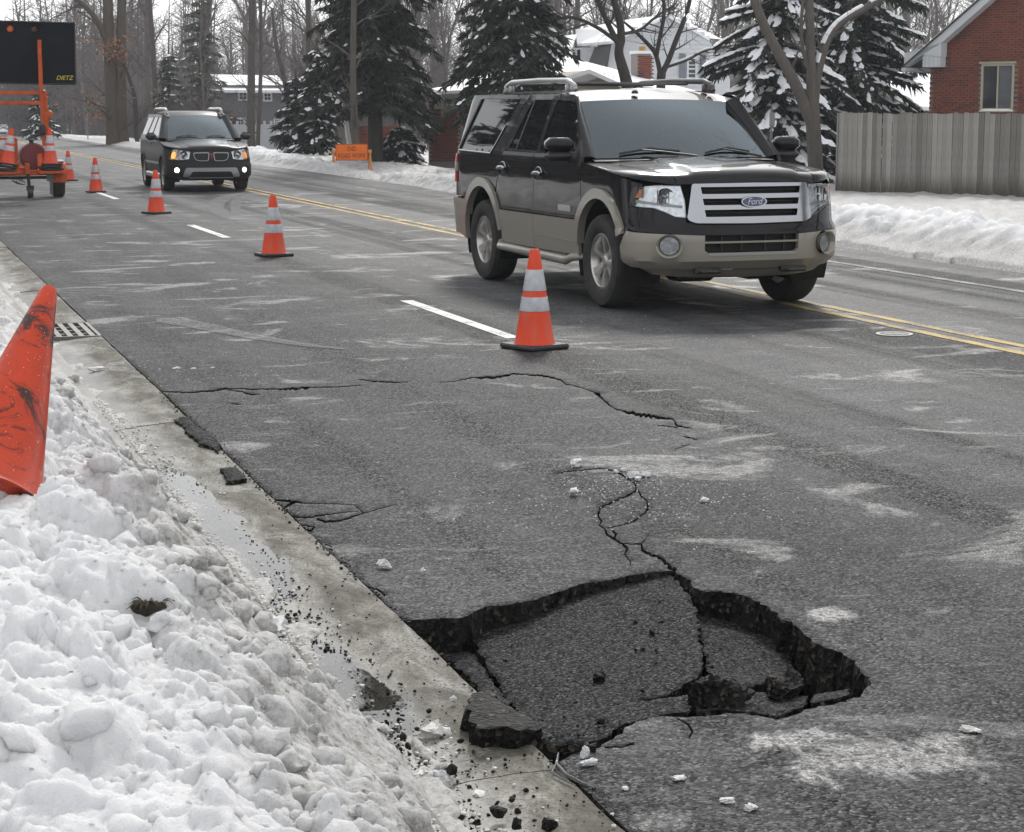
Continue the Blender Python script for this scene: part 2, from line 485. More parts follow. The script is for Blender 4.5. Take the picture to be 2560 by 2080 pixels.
def snow_mat(name, kind):
    q = NT(name); P_ = q.pos(); sp = q.sep(P_)
    clean = q.ramp(q.noise(P_, 5, 4), [(.3, (.86, .865, .88)), (.7, (.92, .922, .93))])
    n1 = q.noise(P_, 6, 7, .7, .4); n2 = q.noise(P_, 38, 5, .75); n3 = q.noise(P_, 2.0, 4, .6)
    if kind == 'kerb':
        e = q.math('ADD', sp[0], q.math('MULTIPLY', q.math('SUBTRACT', n1, .5), .55))
        e = q.math('ADD', e, q.math('MULTIPLY', q.math('SUBTRACT', n3, .5), .5))
        d = q.ramp(q.math('SUBTRACT', e, .25), [(.10, 0.0), (.42, .25), (.56, .65), (.68, 1.0)])
        grit = q.ramp(n2, [(.45, 0.0), (.70, 1.0)])
        d2 = q.math('MULTIPLY', q.ramp(n1, [(.50, 0.0), (.70, .26)]), 1.0)
    else:
        e = q.math('ADD', sp[2], q.math('MULTIPLY', q.math('SUBTRACT', n1, .5), .35))
        d = q.ramp(e, [(.17, .95), (.30, .45), (.42, 0.0)]) if kind == 'bank' else q.ramp(e, [(-1, 0.0), (1, 0.0)])
        grit = q.ramp(n2, [(.40, 0.0), (.62, 1.0)])
        d2 = q.math('MULTIPLY', q.ramp(n3, [(.56, 0.0), (.75, .22)]), 1.0)
    dm = q.math('MULTIPLY', d, q.math('ADD', q.math('MULTIPLY', grit, .55), .45), True)
    dm = q.math('MAXIMUM', dm, q.math('MULTIPLY', d2, grit))
    col = q.mix(dm, clean, (.21, .19, .15) if kind == 'kerb' else (.17, .16, .145))
    specks = q.ramp(q.noise(P_, 120, 2, .6), [(.73, 0.0), (.76, .7)])
    col = q.mix(specks, col, (.12, .10, .08))
    rough = q.math('SUBTRACT', .75, q.math('MULTIPLY', dm, .4))
    h = q.math('ADD', q.noise(P_, 70, 6, .75), q.math('MULTIPLY', q.noise(P_, 230, 3, .7), .5))
    q.set(Base_Color=col, Roughness=rough, Normal=q.bump(h, .9, .016), Specular_IOR_Level=.35)
    if kind == 'kerb': q.set(Subsurface_Weight=.55, Subsurface_Radius=(.030, .032, .036), Subsurface_Scale=1.0)
    return q.m
M_SNOW_K = snow_mat('snow_kerb', 'kerb')
M_SNOW_B = snow_mat('snow_bank_ploughed', 'bank')
M_SNOW = snow_mat('snow_clean', 'clean')
def slush_mat():
    q = NT('wet_slush_lump'); P_ = q.coord()
    q.set(Base_Color=q.ramp(q.noise(P_, 22, 5, .7), [(.3, (.50, .48, .44)), (.65, (.80, .80, .79))]), Roughness=.5, Normal=q.bump(q.noise(P_, 90, 5, .7), .7, .008)); return q.m
M_SLUSH = slush_mat()
def water_mat():
    q = NT('meltwater'); q.n.remove(q.p)
    tr = q.node('ShaderNodeBsdfTransparent'); tr.inputs[0].default_value = (.80, .79, .75, 1)
    gl = q.node('ShaderNodeBsdfGlossy'); gl.inputs['Roughness'].default_value = .05; gl.inputs[0].default_value = (.95, .95, .95, 1)
    fr = q.node('ShaderNodeFresnel'); fr.inputs[0].default_value = 1.6
    mx = q.node('ShaderNodeMixShader')
    nb = q.bump(q.noise(q.pos(), 14, 3), .06, .01); q.l.new(nb, gl.inputs['Normal']); q.l.new(nb, fr.inputs['Normal'])
    q.l.new(fr.outputs[0], mx.inputs[0]); q.l.new(tr.outputs[0], mx.inputs[1]); q.l.new(gl.outputs[0], mx.inputs[2]); q.l.new(mx.outputs[0], q.out.inputs[0])
    return q.m
M_WATER = water_mat()

# ---- ground sheet under everything
mb = MB()
for x0, x1, y0, y1 in ((-300, 1.1, -60, 130), (4.5, 600, -60, 130), (1.1, 4.5, -60, 3.2), (1.1, 4.5, 8, 130), (-300, 600, 130, 330), (-300, 600, 330, 900)):
    za, zb = -.34 + far_drop(y0), -.34 + far_drop(y1)
    mb.add([(x0, y0, za), (x1, y0, za), (x1, y1, zb), (x0, y1, zb)], [(0, 1, 2, 3)])
structure(mb.build('ground', M_SNOW))

# ---- cracks and the hole, surveyed from the photograph
ZA = (380, 900, .34566); ZB = (1100, 900, .34566); ZH = (960, 1380, .59897)
CR = [
 (ZA, [(60,235,4),(250,240,6),(440,225,9),(530,215,11),(600,212,3),(700,217,6),(880,215,6),(1000,212,11),(1120,205,10),(1160,203,2)]),
 (ZA, [(530,218,2),(650,234,5),(700,250,10),(770,257,3)]),
 (ZA, [(1150,205,2),(1240,205,6),(1310,201,5),(1510,187,2)]),
 (ZA, [(1490,143,2),(1580,155,7),(1700,163,9),(1780,168,6),(1850,166,2)]),
 (ZB, [(0,162,2),(100,155,2),(245,128,4),(300,135,12),(400,125,13),(540,105,7),(620,110,5),(720,120,11),(800,130,7),(870,150,5),(920,178,5),(1010,195,3),(1110,230,4),(1150,245,14),(1170,270,10),(1210,310,10),(1250,345,5),(1320,370,8),(1370,385,18),(1490,405,17),(1600,420,15),(1690,435,8),(1710,470,10),(1760,485,8),(1825,495,3)]),
 (ZB, [(1570,470,2),(1640,478,4),(1720,490,4)]), (ZB, [(1760,545,3),(1800,555,8),(1865,570,3)]), (ZB, [(1700,650,3),(1705,630,2),(1810,598,2)]),
 (ZB, [(830,805,2),(900,785,4),(1000,780,3),(1100,772,4),(1180,772,3),(1260,785,8),(1310,805,10),(1345,835,7),(1405,870,6),(1420,912,8)]),
 (ZB, [(1420,912,8),(1380,935,9),(1300,965,9),(1230,995,10),(1160,1035,10),(1140,1080,10),(1165,1130,9),(1150,1160,6),(1190,1190,9),(1215,1240,15),(1260,1265,13),(1320,1295,8),(1350,1330,14),(1335,1370,6),(1375,1420,5),(1380,1450,2)]),
 (ZB, [(1432,910,7),(1460,960,8),(1500,985,7),(1505,1040,11),(1470,1075,8),(1410,1120,10),(1330,1155,4),(1205,1187,4)]),
 (ZB, [(1245,1190,8),(1270,1230,12),(1262,1262,8)]),
 (ZB, [(1310,1292,4),(1400,1300,5),(1455,1300,9),(1470,1345,13),(1530,1380,15),(1600,1400,15),(1650,1440,20),(1700,1495,26)]),
 (ZB, [(1455,1305,5),(1480,1270,4),(1510,1225,2)]),
 (ZA, [(850,995,4),(960,1003,12),(1040,1010,13),(1100,1018,4),(1300,1017,2),(1470,1025,2),(1495,1050,3),(1530,1080,4)]),
 (ZA, [(1030,1012,10),(985,1040,16),(945,1062,14)]),
 (ZA, [(990,1122,6),(1110,1126,9),(1220,1108,6),(1370,1082,3),(1490,1065,2)]),
 (ZA, [(1190,1130,8),(1270,1152,14),(1370,1135,9),(1440,1110,10),(1530,1080,4),(1650,1045,3),(1780,1008,2)]),
 (ZA, [(1030,1172,4),(1180,1190,9),(1150,1215,14),(1095,1222,8)]),
 (ZA, [(1250,1305,3),(1300,1330,7)]), (ZA, [(1505,1615,5),(1640,1650,10),(1690,1690,11)]),
 (ZA, [(570,322,2),(610,322,5),(640,322,2)]),
 (ZH, [(1225,690,3),(1250,700,4),(1270,720,6),(1285,745,6),(1272,770,3)]),
 (ZH, [(920,812,4),(1000,808,4),(1045,795,8)]),
]
def ribbon(Z, pts, jit=.35):
    x0, y0, s = Z
    P_ = []
    for i in range(len(pts) - 1):
        a, b = pts[i], pts[i + 1]; L = math.hypot(b[0] - a[0], b[1] - a[1]); k = max(1, int(L / 16))
        for t in range(k): P_.append(tuple(a[c] + (b[c] - a[c]) * t / k for c in range(3)))
    P_.append(pts[-1])
    up = []; dn = []
    for i, p in enumerate(P_):
        a = P_[max(0, i - 1)]; b = P_[min(len(P_) - 1, i + 1)]
        dx, dy = b[0] - a[0], b[1] - a[1]; L = math.hypot(dx, dy) or 1
        nx, ny = -dy / L, dx / L
        w = p[2] * .62 + .8; wob = rng.uniform(-1, 1) * (1 + p[2] * .35)
        w1 = w * (1 + rng.uniform(-jit, jit)); w2 = w * (1 + rng.uniform(-jit, jit))
        up.append((p[0] + nx * w1 + nx * wob, p[1] + ny * w1 + ny * wob)); dn.append((p[0] - nx * w2 + nx * wob, p[1] - ny * w2 + ny * wob))
    return [tuple(G(x0 + p[0] * s, y0 + p[1] * s)[:2]) for p in up + dn[::-1]]
crack_polys = [ribbon(Z, p) for Z, p in CR]
RIM = [(60,276),(130,272),(200,262),(250,262),(300,262),(345,250),(380,230),(420,215),(490,205),(560,195),(620,180),(660,165),(720,143),(780,125),(830,108),(880,100),(940,92),(1000,80),(1050,77),(1100,68),(1205,55),
       (1225,70),(1252,78),(1275,92),(1290,112),(1312,138),(1350,146),(1400,148),(1450,152),(1500,165),(1550,182),(1590,203),(1640,233),(1660,262),(1700,272),(1735,310),(1760,335),(1810,362),(1850,378),(1900,395),(1925,412),(1955,425),(1975,468),(2005,490),(2034,517),(2020,548),(1985,592),
       (1940,606),(1900,618),(1860,627),(1820,634),(1775,642),(1728,668),(1680,684),(1640,692),(1590,680),(1540,672),(1420,668),(1360,672),(1290,682),(1230,680),(1160,677),(1080,694),(1010,724),(1000,752),(930,790),(905,812),(820,825),(740,870),(700,880),(600,790),(400,600)]
def jag(poly, step, amp, close=True):
    d = densify(poly, step, close)
    return [tuple(p[c] + rng.uniform(-amp, amp) if c < 2 else p[c] for c in range(len(p))) for p in d]
rim_w = [tuple(G(x, y)[:2]) for x, y in zm(*ZH, RIM)]
rim_w = jag(rim_w, .035, .009)

# ---- road: one triangulated sheet near the damage, plain sheets beyond
NX0, NX1, NY0, NY1 = KX, 6.3, 2.4, 14.0
def road_z(x, y):
    b = max(0, 1 - ((x - 2.7) / 1.5) ** 2) * max(0, 1 - ((y - 7.6) / 3.4) ** 2)
    e = min(1, max(0, (NX1 - x) / .6)) * min(1, max(0, (NY1 - y) / .8)) * min(1, max(0, (y - NY0) / .5))
    return (-.022 * b + .010 * (mnoise.noise(Vector((x * 1.1, y * .9, 3.1)))) + .004 * mnoise.noise(Vector((x * 4, y * 4, 9)))) * e
loops = [rim_w] + crack_polys
pts = []; edges = []
outer = densify([(NX0, NY0), (NX1, NY0), (NX1, NY1), (NX0, NY1)], .12)
for lp in [outer] + loops:
    b = len(pts); pts += [Vector((p[0], p[1])) for p in lp]
    edges += [(b + i, b + (i + 1) % len(lp)) for i in range(len(lp))]
gx, gy = np.meshgrid(np.arange(NX0 + .04, NX1, .085), np.arange(NY0 + .04, NY1, .085))
gx = gx + (np.random.RandomState(3).rand(*gx.shape) - .5) * .03; gy = gy + (np.random.RandomState(4).rand(*gy.shape) - .5) * .03
pts += [Vector((a, b)) for a, b in zip(gx.ravel(), gy.ravel())]
vv, ee, ff, ov, oe, of = delaunay_2d_cdt(pts, edges, [], 0, 1e-6)
V2 = np.array([(v.x, v.y) for v in vv]); F2 = np.array([f for f in ff if len(f) == 3])
C2 = V2[F2].mean(1)
in_out = (C2[:, 0] > NX0) & (C2[:, 0] < NX1) & (C2[:, 1] > NY0) & (C2[:, 1] < NY1)
in_hole = pip_np(C2[:, 0], C2[:, 1], rim_w)
in_crack = np.zeros(len(C2), bool)
for cp in crack_polys: in_crack |= pip_np(C2[:, 0], C2[:, 1], cp)
def tri_mesh(name, F, zf, m, wall=None, wall_m=None):
    bm = bmesh.new(); idx = {}
    for f in F:
        vs = []
        for i in f:
            if i not in idx: idx[i] = bm.verts.new((V2[i][0], V2[i][1], zf(V2[i][0], V2[i][1])))
            vs.append(idx[i])
        if len(set(vs)) == 3:
            try: bm.faces.new(vs)
            except ValueError: pass
    for f in bm.faces: f.smooth = True
    bm.normal_update()
    if wall: wall(bm)
    me = bpy.data.meshes.new(name); bm.to_mesh(me); bm.free()
    return link(name, me, [m] + ([wall_m] if wall_m else []))
def walls(bm):
    be = [e for e in bm.edges if e.is_boundary]
    sel = []
    for e in be:
        mx, my = (e.verts[0].co.x + e.verts[1].co.x) / 2, (e.verts[0].co.y + e.verts[1].co.y) / 2
        if abs(mx - NX1) < .002 or abs(my - NY0) < .002 or abs(my - NY1) < .002: continue
        sel.append(e)
    deep = set()
    for r, (d0, d1, push) in enumerate([(.03, .022, .012), (.05, .03, .014), (.06, .03, .016), (.05, .03, -.03)]):
        g = bmesh.ops.extrude_edge_only(bm, edges=sel)
        nv = [x for x in g['geom'] if isinstance(x, bmesh.types.BMVert)]
        sel = [x for x in g['geom'] if isinstance(x, bmesh.types.BMEdge) and x.is_boundary]
        for v in nv:
            near_hole = pip(v.co.x, v.co.y, rim_big)
            d = d0 if near_hole else d1
            v.co.z -= d * rng.uniform(.75, 1.25)
            if near_hole:
                v.co.x += rng.uniform(-1, 1) * push * .9; v.co.y += rng.uniform(-1, 1) * push * .9
        for x in g['geom']:
            if isinstance(x, bmesh.types.BMFace): x.material_index = 1; x.smooth = False
cxh = sum(p[0] for p in rim_w) / len(rim_w); cyh = sum(p[1] for p in rim_w) / len(rim_w)
rim_big = [(cxh + (p[0] - cxh) * 1.02, cyh + (p[1] - cyh) * 1.03) for p in rim_w]
road = structure(tri_mesh('road', F2[in_out & ~in_hole & ~in_crack], road_z, M_ASPH, walls, M_TAR))
sub = structure(tri_mesh('crack_bottom', F2[in_out & in_crack & ~in_hole], lambda x, y: road_z(x, y) - .05 - .02 * rng.random(), M_TAR))
mb = MB()
RX1 = 11.75
mb.add([(NX1, -6, 0), (RX1, -6, 0), (RX1, NY1, 0), (NX1, NY1, 0)], [(0, 1, 2, 3)])
mb.add([(KX, NY1, 0), (RX1, NY1, 0), (RX1, 130, 0), (KX, 130, 0), (RX1, 330, far_drop(330)), (KX, 330, far_drop(330))], [(0, 1, 2, 3), (3, 2, 4, 5)])
mb.add([(KX, -6, 0), (NX1, -6, 0), (NX1, NY0, 0), (KX, NY0, 0)], [(0, 1, 2, 3)])
structure(mb.build('road', M_ASPH))

# pit under the hole
mb = MB()
us = np.linspace(1.0, 4.6, 60); ws = np.linspace(3.1, 8.1, 80)
mb.grid(lambda u, w: (u, w, -.42 + .10 * mnoise.noise(Vector((u * 3, w * 3, 1))) + .05 * mnoise.noise(Vector((u * 11, w * 11, 4))) + .16 * max(0, min(.5, abs(u - 2.2) - .45)) + .14 * max(0, min(.6, abs(w - 5.4) - .7))), us, ws)
structure(mb.build('pit_bottom', M_SOIL, smooth=True, angle=80))

# ---- sunken slabs inside the hole
def slab(name, Z, pts, thick, m, rough=.006, jitter=.010, step=.045, warp=.25, under=1.0):
    x0, y0, s = Z
    w = [G(x0 + p[0] * s, y0 + p[1] * s, p[2]) for p in pts]
    A = np.array([(p.x, p.y, 1) for p in w]); b = np.array([p.z for p in w])
    co, *_ = np.linalg.lstsq(A, b, rcond=None)
    W = np.array([(p.x, p.y) for p in w])
    res = b - A @ co
    def zf(x, y):
        d = (W[:, 0] - x) ** 2 + (W[:, 1] - y) ** 2 + 1e-4; k = 1 / d ** 1.5
        return co[0] * x + co[1] * y + co[2] + warp * float((k * res).sum() / k.sum()) + rough * (mnoise.noise(Vector((x * 9, y * 9, 5))) + .5 * mnoise.noise(Vector((x * 31, y * 31, 2))))
    out = jag([(p.x, p.y) for p in w], .03, jitter)
    V, F = cdt(out, step=step, estep=.05)
    bm = bmesh.new(); vs = [bm.verts.new((p[0], p[1], zf(p[0], p[1]))) for p in V]
    for f in F:
        try: bm.faces.new([vs[i] for i in f])
        except ValueError: pass
    for v in list(bm.verts):
        if not v.link_faces: bm.verts.remove(v)
    for f in bm.faces: f.smooth = True
    bm.normal_update()
    if sum(f.normal.z for f in bm.faces) < 0: bmesh.ops.reverse_faces(bm, faces=bm.faces)
    sel = [e for e in bm.edges if e.is_boundary]
    rows = 3
    cx, cy = W.mean(0)
    for r in range(rows):
        g = bmesh.ops.extrude_edge_only(bm, edges=sel)
        sel = [x for x in g['geom'] if isinstance(x, bmesh.types.BMEdge) and x.is_boundary]
        for v in [x for x in g['geom'] if isinstance(x, bmesh.types.BMVert)]:
            v.co.z -= thick / rows * rng.uniform(.8, 1.2)
            v.co.x += rng.uniform(-1, 1) * jitter * .9 - (v.co.x - cx) * .03 * under; v.co.y += rng.uniform(-1, 1) * jitter * .9 - (v.co.y - cy) * .03 * under
        for x in g['geom']:
            if isinstance(x, bmesh.types.BMFace): x.material_index = 1; x.smooth = False
    bmesh.ops.contextual_create(bm, geom=sel)
    for f in bm.faces:
        if len(f.verts) > 4: f.material_index = 1
    bmesh.ops.recalc_face_normals(bm, faces=bm.faces)
    me = bpy.data.meshes.new(name); bm.to_mesh(me); bm.free()
    return link(name, me, [m, M_TAR])
tag(slab('asphalt_slab', ZH, [(362,374,-.13),(560,270,-.105),(720,212,-.07),(900,133,-.045),(1060,92,-.03),(1195,66,-.012),(1243,140,-.035),(1298,250,-.055),(1318,400,-.06),(1338,533,-.05),(1180,602,-.032),(1000,625,-.03),(800,661,-.03),(622,686,-.03),(545,645,-.05),(470,540,-.08),(402,440,-.11)], .10, M_SLAB),
    'largest broken asphalt slab, tilted down into the middle of the road hole', 'asphalt slab', 'broken slabs in the hole')
tag(slab('asphalt_slab', ZH, [(150,346,-.17),(250,372,-.16),(335,388,-.15),(372,408,-.14),(436,512,-.10),(530,652,-.06),(450,610,-.06),(400,570,-.08)], .09, M_SLAB),
    'narrow dark sliver of asphalt sunk between the concrete gutter and the largest slab', 'asphalt slab', 'broken slabs in the hole')
tag(slab('asphalt_slab', ZH, [(1290,240,-.13),(1400,240,-.125),(1480,248,-.125),(1560,290,-.13),(1620,345,-.135),(1680,420,-.14),(1712,500,-.135),(1650,530,-.11),(1500,566,-.07),(1352,540,-.06),(1334,400,-.08),(1312,300,-.11)], .10, M_SLAB),
    'round-edged dark slab sunk at the right of the hole beside the deep pit', 'asphalt slab', 'broken slabs in the hole')
tag(slab('asphalt_slab', ZH, [(618,698,-.035),(800,673,-.035),(1000,637,-.035),(1180,614,-.035),(1275,600,-.03),(1280,672,-.015),(1160,670,-.012),(1080,686,-.012),(1000,715,-.012),(930,770,-.012),(800,810,-.012),(760,860,-.012),(640,755,-.02)], .09, M_SLAB, warp=.1),
    'long front strip of cracked asphalt along the near rim of the hole', 'asphalt slab', 'broken slabs in the hole')
tag(slab('asphalt_slab', ZH, [(1290,604,-.04),(1500,578,-.05),(1700,600,-.05),(1765,605,-.045),(1768,632,-.03),(1722,660,-.025),(1640,682,-.02),(1540,664,-.02),(1420,660,-.02),(1300,672,-.02)], .08, M_SLAB, warp=.1),
    'small flat slab at the near right rim of the hole, carrying a broken lump', 'asphalt slab', 'broken slabs in the hole')
tag(slab('asphalt_slab', ZH, [(1782,606,-.03),(1850,582,-.035),(1932,566,-.03),(1938,600,-.012),(1860,620,-.012),(1782,634,-.015)], .05, M_SLAB, warp=.1, step=.03),
    'thin asphalt ledge at the right end of the hole, near its pointed tip', 'asphalt slab', 'broken slabs in the hole')

# ---- lumps of broken asphalt, each a rough rock of its own
def rock_mesh(name, size, seed, sub=3, rough=.35, flat=.0):
    bm = bmesh.new(); bmesh.ops.create_icosphere(bm, subdivisions=sub, radius=.5)
    o = Vector((seed * 7.13, seed * 3.7, seed * 1.9)); r = random.Random(seed * 31 + 7)
    cuts = []
    for k in range(11):                      # broken faces
        n = Vector((r.gauss(0, 1), r.gauss(0, 1), r.gauss(0, .8))).normalized(); cuts.append((n, r.uniform(.27, .44)))
    cuts.append((Vector((0, 0, -1)), .34))
    for v in bm.verts:
        d = v.co.normalized(); q_ = d * .56
        for n, h in cuts:
            e = q_.dot(n)
            if e > h: q_ -= n * (e - h) * .93
        q_ *= 1 + rough * (.32 * mnoise.noise(d * 2.1 + o) + .30 * mnoise.noise(d * 4.7 + o) + .26 * mnoise.noise(d * 10 + o))
        v.co = Vector((q_.x * size[0], q_.y * size[1], q_.z * size[2]))
    me = bpy.data.meshes.new(name); bm.to_mesh(me); bm.free()
    me.polygons.foreach_set('use_smooth', [True] * len(me.polygons)); me.set_sharp_from_angle(angle=R(30))
    return me
def rock(name, px, size, label, seed, m, z=0.0, rot=(0, 0, 0), cat='asphalt lump', group=None, sub=3, sink=.3):
    o = link(name, rock_mesh(name, size, seed, sub, .9 if m is not M_TAR else .6), m)
    p = G(px[0], px[1], z); o.location = (p.x, p.y, z + size[2] * .36 * (1 - sink)); o.rotation_euler = rot
    return tag(o, label, cat, group)
H_ = lambda x, y: (960 + x * .59897, 1380 + y * .59897)
tag(slab('asphalt_chunk', ZH, [(345,625,.058),(358,606,.058),(400,590,.055),(440,592,.05),(480,630,.045),(545,657,.045),(622,690,.045),(642,712,.045),(640,735,.045),(560,742,.045),(480,735,.05),(400,725,.055),(362,690,.058)], .062, M_TAR, rough=.014, jitter=.012, step=.03, under=.2),
    'large rough asphalt chunk lying across the edge of the concrete gutter', 'asphalt chunk', 'asphalt lumps around the hole')
tag(slab('asphalt_chunk', ZH, [(655,768,.03),(700,752,.035),(740,756,.035),(800,776,.03),(900,806,.012),(880,822,.006),(800,815,.01),(730,812,.012),(665,800,.015)], .055, M_SLAB, rough=.008, jitter=.008, step=.03, under=.2),
    'tilted asphalt flake at the near left corner of the hole, above the ice', 'asphalt chunk', 'asphalt lumps around the hole')
rock('asphalt_chunk', H_(1395, 640), (.21, .13, .12), 'thick dark lump lying on the near edge of the hole, left of the smaller wedge', 3, M_TAR, -.03, (0.1, -.12, .35), group='asphalt lumps around the hole', sub=4)
rock('asphalt_chunk', H_(1665, 600), (.17, .11, .10), 'wedge-shaped lump perched on the small slab beside the deep pit', 5, M_TAR, -.045, (-.1, .12, .5), group='asphalt lumps around the hole', sub=4)
rock('asphalt_chunk', H_(895, 540), (.055, .04, .042), 'single black lump in the middle of the largest slab', 8, M_TAR, -.05, (0, .1, .7), group='asphalt lumps around the hole')
LUMPS = [((1050,300),.03,-.04,'near the far edge of the largest slab'),((1120,345),.045,-.045,'half way to the slab crack'),((1080,408),.022,-.045,'right one of a close pair on the largest slab'),((1048,412),.025,-.045,'left one of a close pair on the largest slab'),((505,455),.028,-.07,'alone on the left part of the largest slab'),((1078,585),.024,-.03,'just above the front crack of the largest slab'),((320,468),.02,-.12,'on the sunken sliver next to the gutter'),((905,712),.05,-.02,'flat black flake on the front strip'),((800,632),.02,-.03,'against the crack at the front of the largest slab'),((1160,300),.04,-.05,'where the largest slab crumbles at its right edge'),((1250,490),.035,-.055,'beside the right-hand crack of the largest slab'),((1190,560),.035,-.045,'low on the crumbled right edge of the largest slab')]
for i, (p, s, z, w) in enumerate(LUMPS):
    s *= .6; rock('asphalt_lump', H_(*p), (s * 1.2, s, s * .9), 'small black asphalt lump ' + w, 20 + i, M_TAR, z, (0, 0, i * 1.3), group='asphalt lumps around the hole', sub=2)
L_ = lambda x, y: (900 + x * .34628, 1650 + y * .34628)
for i, (p, s, w) in enumerate([((1000,1130),.075,'biggest black lump on the concrete gutter at the bottom of the view'),((1095,1020),.03,'small cube of asphalt behind the biggest lump on the gutter'),((1130,1215),.06,'black lump at the bottom edge in front of the biggest lump'),((660,815),.06,'dark star-shaped lump beside a white snow lump on the gutter'),((725,598),.034,'black lump on the gutter right of the grey snow ball'),((345,635),.04,'black lump at the foot of the grey snow ball'),((310,570),.04,'black lump left of the grey snow ball'),((28,435),.032,'black lump alone at the wet gutter edge'),((205,250),.024,'little black lump on the wet gutter above the others'),((1048,725),.02,'black crumb near the gutter joint'),((1185,695),.02,'black crumb below the large chunk'),((1365,1220),.07,'black lump on the gutter at the bottom edge, nearest the asphalt'),((845,1190),.04,'black lump among slush at the bottom edge of the view')]):
    s *= .56; rock('asphalt_lump', L_(*p), (s * 1.1, s, s * .95), w, 40 + i, M_TAR, .0, (0, 0, i * 1.7), group='asphalt lumps on the gutter', sub=2)

# ---- concrete gutter, in poured lengths with open joints, and the kerb behind it
def gutter_z(x, y):
    return float(np.interp(KX - x, [0, .003, .012, .14, .30, .455], [-.008, -.008, -.001, -.004, -.020, -.034])) + .0075 * mnoise.noise(Vector((x * 3.2, y * 1.6, 4.2))) + .0045 * mnoise.noise(Vector((x * 11, y * 7, 1.2))) + .0025 * mnoise.noise(Vector((x * 30, y * 22, 7.2)))
gut = structure(bpy.data.objects.new('gutter', None)); COL.objects.link(gut)
ys = [-2.0, 1.5, 4.66, 7.72, 10.75, 13.8, 15.05, 16.15, 19.2, 22.3, 25.4, 28.5, 31.6, 34.7, 37.8, 41, 44, 47, 50, 53, 56]
DRAIN = (15.05, 16.15)
for k in range(len(ys) - 1):
    a, b = ys[k] + .004, ys[k + 1] - .004
    if k == 6: continue
    bm = MB(); near = 3 < b and a < 14; n = max(6, int((b - a) / (.035 if near else .3)))
    xs_ = [.003, .012] + list(np.linspace(.03, .455, 20 if near else 6)); dz = rng.uniform(-.003, .003)
    top = lambda x, y: gutter_z(x, y) + dz
    L = [a + (b - a) * t / n for t in range(n + 1)]
    prof = [(KX - .003, None)] + [(KX - x, 1) for x in xs_] + [(KX - .455, None)]
    bm.grid(lambda u, w: (prof[w][0], L[u], -.30 if prof[w][1] is None else top(prof[w][0], L[u])), range(n + 1), range(len(prof)))
    for u in (0, n): bm.add([(p[0], L[u], -.30 if p[1] is None else top(p[0], L[u])) for p in prof], [tuple(range(len(prof)))])
    bm.build('gutter_slab', M_CONC, gut, True, 50)
kb = structure(bpy.data.objects.new('kerb', None)); COL.objects.link(kb)
for k in range(len(ys) - 1):
    a, b = ys[k] + .004, ys[k + 1] - .004
    bm = MB(); prof = [(KX - .458, -.25), (KX - .458, .02), (KX - .475, .085), (KX - .50, .098), (KX - .62, .10), (KX - .62, -.25)]
    for u in (a, b): bm.add([(p[0], u, p[1]) for p in prof], [tuple(range(6))])
    bm.add([(p[0], a, p[1]) for p in prof] + [(p[0], b, p[1]) for p in prof], [(i, (i + 1) % 6, 6 + (i + 1) % 6, 6 + i) for i in range(6)])
    bm.build('kerb_stone', M_CONC, kb)

# storm drain: frame and slanted bars
M_IRON = plain('cast_iron', (.17, .165, .155), .55, .6, .3, 20, .004, 60)
dr = thing('storm_drain', 'cast iron storm drain grate set in the gutter, half hidden by snow', 'drain grate', (KX - .23, 15.6, -.012))
mb = MB()
for x in (-.215, .215): mb.box((x, 0, 0), (.025, 1.0, .03))
for y in (-.49, .49): mb.box((0, y, 0), (.405, .025, .03))
mb.build('frame', M_IRON, dr)
for k in range(5):
    mb = MB(); mb.box((-.165 + k * .0825, 0, .0), (.040, .955, .025), R(0)); mb.build('bar', M_IRON, dr)
for k in range(3):
    mb = MB(); mb.box((0, -.24 + k * .24, -.004), (.404, .03, .02)); mb.build('cross_bar', M_IRON, dr)
mb = MB(); mb.box((0, 0, -.14), (.44, 1.02, .02)); mb.build('sump', M_TAR, dr)
mb = MB(); mb.box((KX - .23, 15.6, -.2), (.45, 1.08, .06)); structure(mb.build('drain_shaft', M_SOIL))

# ---- asphalt lapped over the concrete edge
tag(slab('asphalt_lap', ZA, [(165,430,.012),(205,418,.012),(262,412,.012),(330,480,.012),(440,560,.012),(500,615,.012),(470,660,.012),(440,630,.012),(345,600,.012),(340,575,.012),(285,550,.012),(240,515,.012),(250,490,.012),(200,460,.012)], .03, M_SLAB, jitter=.008, step=.04, under=0), 'ragged tongue of asphalt lapped over the concrete gutter edge', 'asphalt patch')
tag(slab('asphalt_lap', ZA, [(500,790,.012),(560,770,.012),(612,772,.012),(690,862,.012),(620,868,.012),(545,880,.012),(535,840,.012),(515,815,.012)], .03, M_SLAB, jitter=.006, step=.04, under=0), 'square scrap of asphalt left on the concrete gutter edge', 'asphalt patch')

